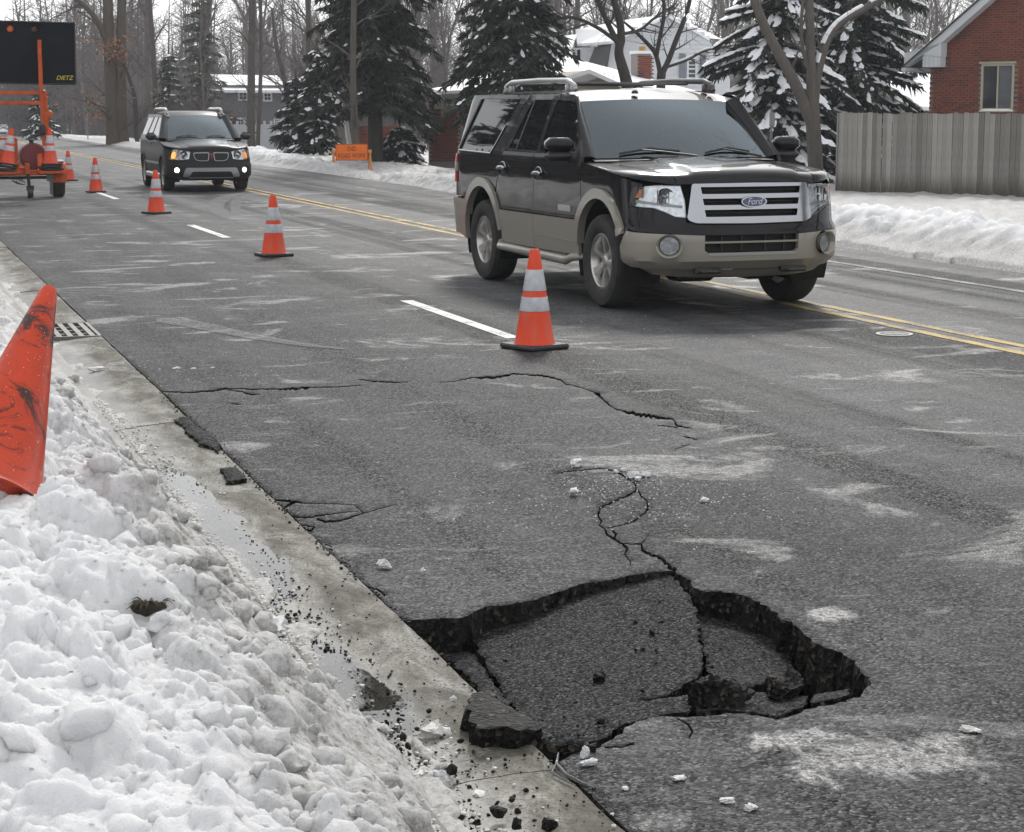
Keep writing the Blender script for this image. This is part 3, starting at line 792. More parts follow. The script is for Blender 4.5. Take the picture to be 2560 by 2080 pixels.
# ---- left snow bank on the verge
def bank_h(X, Y):
    edge = 1.19 + .05 * (fbm(Y * 1.3, Y * 0 + 3.3, 5, 4) - .5) * 2 + np.where(Y < 9, .0, .0) + .12 * (fbm(Y * .5, Y * 0 + 9.3, 8, 3) - .5)
    edge = edge + .10 * np.exp(-((Y - 4.55) / .35) ** 2)
    d = np.maximum(0, edge - X)
    far = 1 / (1 + np.exp((Y - 10.5) / 1.2))
    top = .22 + .22 * far + .03 * np.sin(Y * 1.7)
    prof = top * (1 - np.exp(-(d / .42) ** 1.25)) + .06 * (1 - np.exp(-d / .03))
    ledge = .10 * (1 - np.exp(-d / .05))
    h = np.maximum(prof, ledge * (.75 + .5 * fbm(X * 9, Y * 5, 71, 3)))
    amp = np.clip(d / .28, 0, 1)
    wx = X + .16 * (fbm(X * 5, Y * 5, 31, 5, .6) - .5); wy = Y + .16 * (fbm(X * 5, Y * 5, 37, 5, .6) - .5)
    l1 = lumps(wx, wy, .40, 101, .6, .35, .8); l2 = lumps(wx, wy, .17, 211, .5, .25, .75); l3 = lumps(wx, wy, .07, 307, .5, .25, .7); l4 = lumps(wx, wy, .028, 401, .6, .3, .7); patch = np.clip((fbm(X * 2.6, Y * 2.6, 505, 4) - .38) * 4, 0, 1)
    h = h + amp * (.46 * l1 + .50 * l2 + .24 * (fbm(wx * 2.0, wy * 2.0, 41, 6, .55) - .5)) + (.3 + .7 * amp) * (.9 * l3 + 1.0 * l4) * (.25 + .9 * patch) * np.clip(d / .03, 0, 1)
    h = h + np.clip(d / .03, 0, 1) * (.045 * (.4 + .8 * patch) * (fbm(wx * 20, wy * 20, 61, 5, .7) - .5))
    skin = np.clip((fbm(X * 5.5, Y * 3.2, 91, 5, .62) - .30 - np.maximum(0, X - edge) * 2.3) * .16, -.02, .02)
    skin = skin + np.where(skin > 0, .010 * (fbm(X * 40, Y * 40, 93, 3) - .35) + .3 * lumps(X, Y, .024, 95, .5), 0)
    gz_ = np.interp(1.66 - X, [.0, .14, .30, .455], [-.001, -.004, -.020, -.034])
    h = h + np.clip(d / .03, 0, 1) * .016 * (fbm(X * 48, Y * 48, 67, 3, .6) - .5)
    return np.where(edge - X > 0, h, np.where(skin > 0, gz_ + skin, -.06))
def sheet(name, x0, x1, y0, y1, dx, dy, hf, m):
    xs = np.arange(x0, x1 + dx * .5, dx); ys_ = np.arange(y0, y1 + dy * .5, dy)
    X, Y = np.meshgrid(xs, ys_); Z = hf(X, Y)
    return link(name, grid_mesh(name, X, Y, Z), m)
structure(sheet('snow_bank', -.9, 1.50, 2.4, 9.0, .0078, .0085, bank_h, M_SNOW_K))
structure(sheet('snow_bank', -2.5, 1.50, 9.0, 60.0, .03, .05, bank_h, M_SNOW_K))
mb = MB(); mb.add([(-60, -20, .3), (-2.48, -20, .3), (-2.48, 60, .3), (-60, 60, .3)], [(0, 1, 2, 3)]); mb.add([(-2.5, -20, .3), (-.88, -20, .3), (-.88, 2.42, .3), (-2.5, 2.42, .3)], [(0, 1, 2, 3)]); mb.add([(-60, 60, .1), (KX, 60, .1), (KX, 130, .1), (-60, 130, .1), (KX, 330, .1 + far_drop(330)), (-60, 330, .1 + far_drop(330))], [(0, 1, 2, 3), (3, 2, 4, 5)])
structure(mb.build('snow_field', M_SNOW))

def bank_at(px, lift=0.0):
    d = ray(*px); t = 2.0
    while t < 40:
        p = Vector((0, 0, CAM_H)) + d * t
        if p.z < float(bank_h(np.array([p.x]), np.array([p.y]))[0]) + lift: return p
        t += .02
    return p
# ---- right verge: ploughed ridge along the road, lower ground behind it
def right_h(X, Y):
    e = 11.55 + .22 * (fbm(Y * .25, Y * 0 + 1.7, 12, 4) - .5) * 2
    d = X - e
    ridge = .26 * np.exp(-((d - .85) / .60) ** 2) * (.75 + .5 * fbm(Y * .35, Y * 0 + 2, 15, 3))
    slope = np.interp(d, [0, .5, 1.5, 4, 6.5, 14, 60], [0, .10, .12, .0, -.27, -.31, -.31])
    dip = np.exp(-((Y - 50) / 8.0) ** 2) * np.exp(-((d - 1.0) / 1.9) ** 2) * .38
    h = ridge + slope - dip
    a = np.clip(d / .5, 0, 1) * np.clip(1.4 - d / 7, .6, 1)
    h = h + a * (.28 * lumps(X, Y, .42, 601, .6) + .45 * lumps(X, Y, .2, 607, .7) + .5 * lumps(X, Y, .09, 617, .6) + .16 * (fbm(X * 1.3, Y * 1.3, 613, 6, .6) - .5))
    return np.where(d > 0, np.maximum(h, -.3) + .015, -.05)
structure(sheet('snow_bank', 11.2, 15.2, 12.0, 66.0, .05, .055, right_h, M_SNOW_B))
structure(sheet('snow_bank', 15.2, 36.0, 12.0, 110.0, .16, .22, right_h, M_SNOW_B))
structure(sheet('snow_bank', 11.2, 15.2, 66.0, 230.0, .1, .25, lambda X, Y: right_h(X, Y) * np.interp(Y, [66, 100], [1, .3]) - np.maximum(0, Y - 130) * .0175, M_SNOW_B))

# loose chunks of ploughed snow scattered over the near bank
def snow_chunks(n, seed):
    r = random.Random(seed); B = []
    for k in range(10):
        bm = bmesh.new(); bmesh.ops.create_icosphere(bm, subdivisions=2, radius=.5); o = Vector((k * 3.3, k * 7.7, 1))
        for v in bm.verts:
            d = v.co.normalized(); v.co = d * .5 * (1 + .42 * mnoise.noise(d * 1.3 + o) + .34 * mnoise.noise(d * 2.9 + o) + .34 * mnoise.noise(d * 5.5 + o) + .26 * mnoise.noise(d * 11 + o)); v.co.z *= .75
        B.append(([v.co.copy() for v in bm.verts], [tuple(v.index for v in f.verts) for f in bm.faces])); bm.free()
    X = np.array([1.13 - abs(r.gauss(0, .55)) for _ in range(n)]); Y = np.array([r.uniform(2.8, 9.5) if r.random() < .85 else r.uniform(9, 20) for _ in range(n)])
    Z = bank_h(X, Y); mb = MB()
    for x, y, z in zip(X, Y, Z):
        if x < -.85: continue
        s_ = .009 + .11 * r.random() ** 9; vs, fs = r.choice(B); M_ = Matrix.Rotation(r.random() * 6.28, 3, 'Z') @ Matrix.Rotation(r.gauss(0, .6), 3, 'X')
        mb.add([(x + (q_ := M_ @ v * s_).x, y + q_.y, z + q_.z - s_ * .04) for v in vs], fs)
    return stuff(mb.build('snow_chunks', M_SNOW_K, None, True, 80, False))
snow_chunks(2300, 77)
# ================================================================== MARKINGS AND SMALL THINGS ON THE ROAD
def paint_mat(name, col, wear=.5):
    q = NT(name); P_ = q.pos()
    n = q.noise(P_, 55, 5, .75); n2 = q.noise(q.map(P_, (1, .4, 1)), 5, 4, .6)
    m = q.math('ADD', n, q.math('MULTIPLY', q.math('SUBTRACT', n2, .5), .7))
    fac = q.ramp(m, [(wear - .06, 1.0), (wear + .06, 0.0)])
    q.set(Specular_IOR_Level=.15, Base_Color=q.mix(fac, col, (.09, .09, .09)), Roughness=.6, Normal=q.bump(q.noise(P_, 200, 3), .4, .003)); return q.m
M_WHITE = paint_mat('road_paint_white', (.68, .68, .67), .40)
M_WHITE_W = paint_mat('road_paint_white_worn', (.36, .36, .36), .55)
M_YEL = paint_mat('road_paint_yellow', (.52, .36, .09), .47)
def strip(name, x0, x1, y0, y1, z, m, skew=0):
    n = max(2, int((y1 - y0) / .6)); mb = MB(); L = [y0 + (y1 - y0) * i / n for i in range(n + 1)]
    zz = lambda x, y: (road_z(x, y) if NX0 < x < NX1 and NY0 < y < NY1 else 0) + z
    mb.add([(x0, y, zz(x0, y)) for y in L] + [(x1, y, zz(x1, y)) for y in L], [(i, n + 1 + i, n + 2 + i, i + 1) for i in range(n)])
    return mb.build(name, m)
XW = 4.58
mk = structure(bpy.data.objects.new('lane_line', None)); COL.objects.link(mk)
for i, y in enumerate([1.9, 13.95, 26.3, 38.4, 50.5, 62.6, 74.7, 86.8]):
    o = strip('dash', XW - .06, XW + .06, y, y + 3.1, .004, M_WHITE); o.parent = mk
ctr = structure(bpy.data.objects.new('centre_line', None)); COL.objects.link(ctr)
for x in (7.70, 7.94):
    o = strip('yellow_stripe', x - .05, x + .05, -6, 140, .004, M_YEL); o.parent = ctr
rl = structure(bpy.data.objects.new('lane_line', None)); COL.objects.link(rl)
for y in (4.5, 15.2, 27.6, 39.5, 51.5, 63.5, 75.5, 87.5):
    o = strip('dash', 10.29, 10.40, y, y + (7.2 if y == 15.2 else 3.4), .004, M_WHITE_W); o.parent = rl

# thin dried salt streaks left by turning wheels
def salt_mat():
    q = NT('salt_streak'); q.n.remove(q.p); P_ = q.pos()
    d = q.node('ShaderNodeBsdfDiffuse'); d.inputs[0].default_value = (.34, .34, .35, 1)
    t = q.node('ShaderNodeBsdfTransparent'); mx = q.node('ShaderNodeMixShader')
    q.l.new(q.math('MULTIPLY', q.ramp(q.noise(P_, 38, 6, .8), [(.38, 0.0), (.62, 1.0)]), .75), mx.inputs[0]); q.l.new(t.outputs[0], mx.inputs[1]); q.l.new(d.outputs[0], mx.inputs[2]); q.l.new(mx.outputs[0], q.out.inputs[0])
    return q.m
M_SALT = salt_mat()
def streak(px, w, z=.008, name='salt_streak'):
    pts = [G(*p) for p in px]; n = len(pts); vs = []
    for i, p in enumerate(pts):
        d = (pts[min(n - 1, i + 1)] - pts[max(0, i - 1)]).normalized(); nx, ny = -d.y, d.x
        ww = w[i] / 2 if isinstance(w, (list, tuple)) else w / 2
        zz = (road_z(p.x, p.y) if NX0 < p.x < NX1 and NY0 < p.y < NY1 else 0) + z
        vs += [(p.x + nx * ww, p.y + ny * ww, zz), (p.x - nx * ww, p.y - ny * ww, zz)]
    mb = MB(); mb.add(vs, [(2 * i, 2 * i + 1, 2 * i + 3, 2 * i + 2) for i in range(n - 1)])
    return stuff(mb.build(name, M_SALT))
streak([(398, 798), (430, 803), (500, 816), (580, 833), (680, 852), (790, 868), (870, 875)], [.05, .30, .26, .2, .16, .12, .03])
streak([(612, 482), (575, 490), (552, 502), (546, 515), (552, 532), (570, 548)], [.1, .35, .4, .4, .35, .1])
streak([(640, 490), (600, 496), (582, 508), (580, 520), (590, 536)], [.1, .25, .3, .3, .1])

# water valve cover by the yellow line, painted round its rim
vc = thing('valve_cover', 'small round iron valve cover with white rings beside the double yellow line', 'valve cover', (7.43, 13.3, .004))
M_COVER = plain('cover_white', (.50, .50, .48), .6, 0, .2, 30, spec=.15); M_LID = plain('cover_iron', (.05, .05, .05), .6, .2, .2, 30, spec=.2)
mb = MB(); mb.lathe([(.115, 0), (.115, .004), (.14, .004), (.142, 0)], 28); mb.build('rim', M_COVER, vc)
mb = MB(); mb.lathe([(0, .001), (.113, .001), (.113, 0)], 28); mb.build('lid', M_LID, vc)
for k in (-.055, 0, .055):
    mb = MB(); mb.box((k, 0, .003), (.022, .17 - abs(k) * 1.2, .004), .5); mb.build('raised_bar', M_COVER, vc)

# ---- traffic cones
def cone_mat(name, scuffed):
    q = NT(name); P_ = q.coord(); b = (.72, .075, .030)
    n = q.noise(q.map(P_, (1, 1, .5)), 9, 5, .65)
    if scuffed:
        b = (.55, .050, .014)
        s1 = q.ramp(q.noise(q.map(P_, (1.0, 1.0, 1.5), (.6, 0, 0)), 4.2, 8, .74, 1.4), [(.495, 0.0), (.58, .93)])
        s2 = q.ramp(q.noise(P_, 120, 3, .6), [(.67, 0.0), (.72, .7)])
        c = q.mix(s1, q.ramp(n, [(.3, tuple(v * .8 for v in b)), (.7, b)]), (.025, .02, .018))
        c = q.mix(s2, c, (.8, .8, .82)); q.set(Base_Color=c, Roughness=.32)
    else:
        dirt = q.ramp(n, [(.45, 0.0), (.68, .40)])
        q.set(Base_Color=q.mix(dirt, b, (.40, .20, .17)), Roughness=.5)
    q.set(Specular_IOR_Level=.28 if scuffed else .18); return q.m
M_CONE = cone_mat('cone_orange', False); M_CONE_S = cone_mat('cone_orange_scuffed', True)
M_RUBBER = plain('black_rubber', (.02, .02, .021), .6, 0, .4, 25, .004, 60)
def refl_mat():
    q = NT('cone_reflective_sleeve'); P_ = q.coord(); n = q.noise(P_, 14, 5, .65)
    q.set(Base_Color=q.ramp(n, [(.35, (.42, .44, .47)), (.6, (.55, .57, .60))]), Roughness=.4, Metallic=.15); return q.m
M_REFL = refl_mat()
CONE_H = .715
def cone_r(h): return .145 - (.145 - .034) * (h - .04) / (CONE_H - .04)
def make_cone(label, loc, rz=0, group='traffic cones along the closed lane', collar=True, dirty=M_CONE, base=True, scale=1.0, tip=1.0):
    t = thing('traffic_cone', label, 'traffic cone', loc, rz, group); s = scale
    mb = MB(); pr = [(cone_r(.04) + .010, .034), (cone_r(.05), .05)] + [(cone_r(h), h) for h in (.2, .4, .6, .70)] + [(.030, CONE_H), (.022, CONE_H), (.020, CONE_H - .02), (.018, .4)]
    mb.lathe([((r - (1 - tip) * .034 * h / CONE_H) * s, h * s) for r, h in pr[:-4]] + [((r * tip) * s, h * s) for r, h in pr[-4:]], 32); mb.build('body', dirty, t, True)
    if base:
        mb = MB(); mb.box((0, 0, .019), (.365, .365, .038), 0, .012); mb.build('base', M_RUBBER, t)
    if collar:
        for z0, z1 in ((.275, .375), (.42, .57)):
            mb = MB(); mb.lathe([(cone_r(z0) + .003, z0), (cone_r(z0) + .0035, z0 + .002), (cone_r(z1) + .003, z1)], 32); mb.build('reflective_sleeve', M_REFL, t, True)
    return t
c0 = make_cone('orange cone with two silver bands on the white lane line, nearest on the road', (4.53, 13.32, 0.0), .35)
kc = kid_list(c0)
p = G(685, 640); copy_tree(c0, kc, (p.x, p.y, 0), .2, 1, 'orange cone with two silver bands midway along the row, left of the large SUV')
p = G(391, 534); copy_tree(c0, kc, (p.x, p.y, 0), .5, 1, 'orange banded cone standing in front of the oncoming dark SUV')
p = G(240, 481); copy_tree(c0, kc, (p.x, p.y, 0), .1, 1, 'orange banded cone between the sign trailer and the oncoming SUV')
p = G(172, 452); copy_tree(c0, kc, (p.x, p.y, 0), .3, 1, 'orange banded cone just behind the trailer wheel')
p = G(60, 428); copy_tree(c0, kc, (p.x, p.y, 0), .3, 1, 'orange banded cone seen through the trailer behind its red drum')

# the scuffed cone leaning in the snow bank
lc = make_cone('scuffed all-orange cone with black marks, leaning in the snow bank', (0, 0, 0), 0, None, False, M_CONE_S, False, 1.28, .62)
for c in children(lc):
    if c.name.startswith('base'): c.scale = (1.1, 1.1, 1.1)
LEAN_FOOT = bank_at((25, 1165)); LEAN_TOP = DY(124, 722, LEAN_FOOT.y + .42)
ax = (LEAN_TOP - LEAN_FOOT); LEAN_BASE = LEAN_FOOT - ax.normalized() * .17; ax = LEAN_TOP - LEAN_BASE
LEAN_BASE = LEAN_BASE + Vector((-.06, .03, 0)); ax = LEAN_TOP - LEAN_BASE
lc.location = LEAN_BASE; lc.rotation_euler = ax.to_track_quat('Z', 'Y').to_euler()
lc.scale = (1, 1, ax.length / (CONE_H * 1.28))

# ---- snow and ice lumps on road and gutter
for i, (p, s, lab) in enumerate([
    (H_(208, 775), (.125, .10, .085), 'round dirty grey snow ball on the gutter edge'),
    (H_(292, 628), (.038, .03, .035), 'small pure white ice nugget on the dry gutter next to the large asphalt chunk'),
    (H_(838, 855), (.055, .04, .055), 'white ice lump in front of the tilted asphalt flake'),
    (H_(860, 888), (.08, .05, .03), 'flat white ice wedge lying against the upright ice lump'),
    (L_(585, 880), (.075, .06, .055), 'white snow lump beside the dark star-shaped asphalt lump'),
    (L_(455, 855), (.09, .06, .05), 'broad white snow lump left of its twin on the gutter'),
    (L_(120, 690), (.06, .05, .035), 'small white snow lump at the wet edge of the snow bank'),
    (L_(510, 945), (.09, .05, .025), 'thin flat snow flake on the slushy gutter'),
    (L_(860, 985), (.09, .05, .035), 'grey slush lump in the middle of the lower gutter'),
    (L_(225, 1050), (.15, .08, .05), 'long white snow lump on the bank near the bottom edge'),
    ((380 + 1680 * .34566, 900 + 1490 * .34566), (.10, .07, .05), 'brown-topped snow lump alone on the asphalt near the gutter'),
    ((380 + 1960 * .34566, 900 + 1525 * .34566), (.045, .035, .022), 'little grey ice lump right of the brown-topped snow lump'),
    (H_(1225, 950), (.06, .04, .025), 'grey slush lump on the asphalt below the hole, left of a pair'),
    ((1800 + 1545 * .40318, 1380 + 1110 * .40318), (.09, .05, .03), 'pale slush lump at the edge of the big bright wet patch'),
    ((1800 + 185 * .40318, 1380 + 1600 * .40318), (.05, .05, .03), 'grey slush pellet on the asphalt at the bottom of the view'),
    ((1800 + 45 * .40318, 1380 + 1555 * .40318), (.055, .04, .03), 'grey slush pellet behind its twin at the bottom of the view')]):
    s = tuple(v * (.75 if i == 0 else .66) for v in s)
    rock('snow_lump', p, s, lab, 60 + i, M_SLUSH if i not in (1, 2, 3, 4) else M_SNOW, -.02 if p[0] < 1250 and p[1] > 1700 and i not in (1,) else 0.0, (0, 0, i * 2.1), 'snow lump', 'loose snow lumps', 3, .2)
rock('snow_lump', (667, 1588), (.22, .10, .07), 'smooth bright white snow shelf at the edge of the snow bank above the gutter', 91, M_SNOW, .10, (0, 0, 1.2), 'snow lump', 'loose snow lumps', 3, .2)
B_ = lambda x, y: (1100 + x * .34566, 900 + y * .34566)
for i, (p, s, w) in enumerate([((1390, 845), .10, 'largest lump in the snow cluster on the crack'), ((1430, 868), .06, 'lump at the front of the snow cluster, over the crack'), ((1480, 842), .09, 'right end of the snow cluster on the crack'), ((1330, 798), .05, 'back lump of the snow cluster on the crack'), ((1268, 812), .05, 'left lump of the snow cluster on the crack'), ((965, 960), .09, 'white lump on the asphalt left of the looping crack'), ((1910, 1018), .06, 'white lump on the frosty patch right of the looping crack'), ((985, 765), .12, 'long white crust along the short crack')]):
    s *= .7; rock('snow_lump', B_(*p), (s, s * .8, s * .6), 'snow: ' + w, 120 + i, M_SNOW, -.01, (0, 0, i), 'snow lump', 'loose snow lumps', 2, .25)
A_ = lambda x, y: (380 + x * .34566, 900 + y * .34566)
for i, (p, s, w) in enumerate([((175, 72), .13, 'leftmost of the row of white lumps behind the long crack'), ((300, 74), .10, 'middle of the row of white lumps behind the long crack'), ((435, 68), .09, 'right end of the row of white lumps behind the long crack')]):
    s *= .55; rock('snow_lump', A_(*p), (s, s * .6, s * .4), w, 140 + i, M_SNOW, -.01, (0, 0, i * .2), 'snow lump', 'loose snow lumps', 2, .25)
p = (680 * .357, 680 + 690 * .357)
rock('snow_lump', p, (.13, .07, .035), 'flat white snow flake lying on the far gutter', 151, M_SNOW, -.01, (0, 0, .1), 'snow lump', 'loose snow lumps', 2, .25)

# crumbs nobody could count: black grit on the gutter and slabs, white ice grains on the road
def crumbs(name, m, spots, seed, sub=1):
    r = random.Random(seed); ico = bmesh.new(); bmesh.ops.create_icosphere(ico, subdivisions=1, radius=.5)
    base = [v.co.copy() for v in ico.verts]; fc = [[v.index for v in f.verts] for f in ico.faces]; ico.free()
    mb = MB()
    for x, y, z, s in spots:
        a = r.random() * 6.28; sq = r.uniform(.55, .9)
        vs = []
        for c in base:
            k = s * r.uniform(.65, 1.15); X = c.x * k; Y = c.y * k * .85
            vs.append((x + X * math.cos(a) - Y * math.sin(a), y + X * math.sin(a) + Y * math.cos(a), z + c.z * k * sq + s * .25))
        mb.add(vs, fc)
    return stuff(mb.build(name, m, fixn=False))
def gut_z(x): return float(np.interp(KX - x, [0, .012, .14, .30, .455], [-.004, -.001, -.004, -.020, -.032]))
sp = []
for i in range(1500):
    y = rng.choice([rng.gauss(7.0, .55), rng.gauss(6.3, .5), rng.gauss(4.7, .35), rng.uniform(4, 9.5), rng.gauss(5.3, .4)])
    x = KX - .46 + abs(rng.gauss(0, .13)) + (.05 if y < 5 else 0)
    if x < KX - .01: sp.append((x, y, gut_z(x), rng.choice([.006, .008, .01, .013]) * rng.uniform(.6, 1.3) * (1.5 if rng.random() < .06 else 1)))
for i in range(260):
    y = rng.uniform(3.9, 12); x = KX - rng.uniform(.0, .42); sp.append((x, y, gut_z(x), rng.uniform(.003, .007)))
for i in range(420):
    y = rng.uniform(3.6, 13); x = KX + rng.gauss(-.012, .016); sp.append((x, y, -.003, rng.uniform(.005, .015)))
crumbs('asphalt_crumbs', M_TAR, sp, 5)
sp = []
for i in range(130):
    p = H_(rng.gauss(1235, 70), rng.gauss(430, 120)); g = G(p[0], p[1], -.045); sp.append((g.x, g.y, -.045, rng.uniform(.005, .017)))
for i in range(45):
    p = H_(rng.uniform(640, 1200), rng.uniform(690, 780)); g = G(p[0], p[1], -.01); sp.append((g.x, g.y, -.012, rng.uniform(.005, .014)))
for i in range(140):
    x, y = rng.uniform(KX, 4.2), rng.uniform(3.6, 10)
    if not pip(x, y, rim_big): sp.append((x, y, road_z(x, y) - .001, rng.uniform(.003, .008)))
crumbs('asphalt_crumbs', M_TAR, sp, 6)
sp = []
for i in range(800):
    p = rng.choice([(G(*B_(1400, 850)), .18), (G(*B_(1850, 1000)), .3), (G(*B_(950, 980)), .35), (G(*A_(300, 80)), .5), (Vector((rng.uniform(1.8, 6), rng.uniform(5, 16), 0)), .6)])
    x = p[0].x + rng.gauss(0, p[1]); y = p[0].y + rng.gauss(0, p[1])
    if x > KX and not pip(x, y, rim_big) and y < 16: sp.append((x, y, (road_z(x, y) if x < NX1 and y < NY1 else 0) - .001, rng.uniform(.004, .012)))
crumbs('ice_crumbs', M_SNOW, sp, 7)
sp = []
for i in range(1500):
    y = rng.uniform(3.2, 11); x = KX - .52 + abs(rng.gauss(0, .12 if y > 5.2 else .2)); sp.append((x, y, gut_z(x) if x > KX - .455 else .1, rng.uniform(.006, .02)))
crumbs('slush_crumbs', M_SLUSH, sp, 8)

# meltwater standing along the gutter: a level sheet, its shore is where the uneven concrete rises through it
def puddle(y0, y1, z0, z1):
    mb = MB(); mb.grid(lambda u, w: (KX - .454 + .35 * w, y0 + (y1 - y0) * u, z0 + (z1 - z0) * u - .022 * abs(2 * u - 1) ** 3 - .002 * mnoise.noise(Vector((u * 9, 1, 1)))), np.linspace(0, 1, 25), [0, 1])
    return structure(mb.build('puddle', M_WATER))
puddle(6.3, 9.8, -.0125, -.0140); puddle(4.9, 6.4, -.0175, -.0170); puddle(3.6, 5.05, -.027, -.0262)

# frozen trickle over the gutter corner below the hole
M_ICE = NT('clear_ice'); M_ICE.set(Base_Color=(.22, .225, .23), Roughness=.12, Transmission_Weight=.6, IOR=1.31); M_ICE = M_ICE.m
ice = thing('ice_trickle', 'glassy frozen trickle over the gutter corner below the hole', 'ice', (0, 0, 0))
for k, pl in enumerate([[(728, 838, .008, 10), (724, 862, .006, 15), (720, 885, .004, 22), (760, 930, .003, 26), (830, 965, .003, 18), (880, 985, .003, 8)], [(715, 890, .004, 14), (700, 920, .003, 12), (740, 945, .003, 12), (800, 975, .003, 8)]]):
    mb = MB(); P_ = [G(*H_(a, b), c) for a, b, c, d in pl]; mb.tube(P_, [d * .59897 / FPX * 5.2 * .36 for a, b, c, d in pl], 8); mb.build('icicle', M_ICE, ice, True, 80)

# turf clods thrown up on the snow bank
M_TURF = plain('turf_clod', (.030, .024, .017), .9, 0, .5, 40, .02, 40); M_STRAW = plain('dead_grass', (.10, .085, .055), .8)
def clod(label, px, z, s, seed, blades):
    p = bank_at(px); t = thing('turf_clod', label, 'turf clod', (p.x, p.y, p.z - .004)); r = random.Random(seed)
    link('soil', rock_mesh('soil', (s, s * .7, s * .55), seed, 3, .5), M_TURF, t)
    mb = MB()
    for i in range(blades):
        a = r.random() * 6.28; b = Vector((math.cos(a) * s * .35 * r.random(), math.sin(a) * s * .3 * r.random(), s * .12)); d = Vector((math.cos(a), math.sin(a), r.uniform(.1, .8))).normalized() * s * r.uniform(.2, .55)
        mb.tube([b, b + d * .6, b + d + Vector((0, 0, -.15 * s))], [.003, .002, .0008], 3)
    mb.build('grass_blades', M_STRAW, t); return t
clod('dark turf clod with straw on the snow bank', (370, 1515), .40, .105, 2, 60)
clod('smaller brown turf clod below the straw clod on the snow bank', (302, 1562), .40, .05, 3, 14)
# ================================================================== CARS
def car_paint(name, col, metal=.35, rough=.38, spec=.3, coat=1.0, cr=.035):
    q = NT(name); P_ = q.coord()
    n = q.noise(P_, 3.5, 6, .6)
    sp = q.sep(P_)
    road_film = q.math('MULTIPLY', q.ramp(sp[2], [(.35, 1.0), (.95, 0.0)]), q.ramp(n, [(.3, .2), (.7, 1.0)]))
    col2 = q.mix(q.math('MULTIPLY', road_film, .10), col, (.08, .075, .07))
    q.set(Base_Color=col2, Metallic=metal, Roughness=q.math('ADD', rough, q.math('MULTIPLY', road_film, .2)), Coat_Weight=q.math('SUBTRACT', coat, q.math('MULTIPLY', road_film, .6 * coat)), Coat_Roughness=cr, Coat_IOR=1.34, Specular_IOR_Level=spec)
    return q.m
M_CHAR = car_paint('charcoal_paint', (.010, .0096, .011), .0, .4, .03)
M_TAN = car_paint('pewter_cladding_paint', (.30, .28, .24), .3, .42)
M_GREYP = car_paint('grey_suv_paint', (.022, .023, .026), .2, .5, .06, .45, .22)
M_SILV = car_paint('silver_trim_paint', (.33, .33, .34), .5, .4)
M_WPAINT = car_paint('white_car_paint', (.75, .76, .78), 0, .35)
M_CHROME = plain('chrome', (.36, .37, .39), .12, 1.0, .02)
M_ALLOY = plain('alloy_wheel', (.52, .51, .49), .32, .85, .12, 14)
M_BLACK = plain('black_plastic', (.018, .018, .019), .5, 0, .2, 20)
M_DARKGREY = plain('grey_grained_plastic', (.075, .073, .076), .55, 0, .15, 20)
M_VOID = plain('dark_cavity', (.006, .006, .006), .8)
def tyre_mat():
    q = NT('tyre_rubber'); P_ = q.coord(); n = q.noise(P_, 9, 5, .65)
    q.set(Base_Color=q.ramp(n, [(.35, (.014, .014, .014)), (.7, (.035, .034, .032))]), Roughness=.75, Normal=q.bump(q.noise(P_, 50, 3), .4, .006)); return q.m
M_TYRE = tyre_mat()
def dark_glass(name, col=(.010, .011, .012), rough=.015):
    q = NT(name); q.set(Base_Color=col, Roughness=rough, IOR=1.6); return q.m
M_TINT = dark_glass('tinted_glass')
M_WSCREEN = clear_glass('windscreen_glass', (.36, .42, .43), .015, 2.0, (.80, .92, 1.0))
M_LENS = clear_glass('lamp_lens', (.93, .95, .96), .03, 1.45)
M_AMBER = plain('amber_lamp', (.75, .22, .02), .2, 0, .1); M_REDL = plain('red_lamp', (.45, .015, .02), .15, 0, .05)
M_REFLECTOR = plain('lamp_reflector', (.66, .68, .70), .22, .8, .25, 26)
M_SEAT = plain('seat_cloth', (.10, .095, .09), .8)

def rounded(poly, r, n=4):
    out = []; N = len(poly)
    rr = r if isinstance(r, (list, tuple)) else [r] * N
    for i in range(N):
        p0 = Vector(poly[i - 1]); p1 = Vector(poly[i]); p2 = Vector(poly[(i + 1) % N])
        a = (p0 - p1); b = (p2 - p1); q = min(rr[i], a.length * .45, b.length * .45)
        if q < 1e-4: out.append(tuple(p1)); continue
        A = p1 + a.normalized() * q; B = p1 + b.normalized() * q
        for k in range(n + 1):
            t = k / n; out.append(tuple(A * (1 - t) ** 2 + p1 * 2 * t * (1 - t) + B * t * t))
    return out
def arc(cx, cz, r, a0, a1, n=14): return [(cx + r * math.cos(R(a0 + (a1 - a0) * i / n)), cz + r * math.sin(R(a0 + (a1 - a0) * i / n))) for i in range(n + 1)]

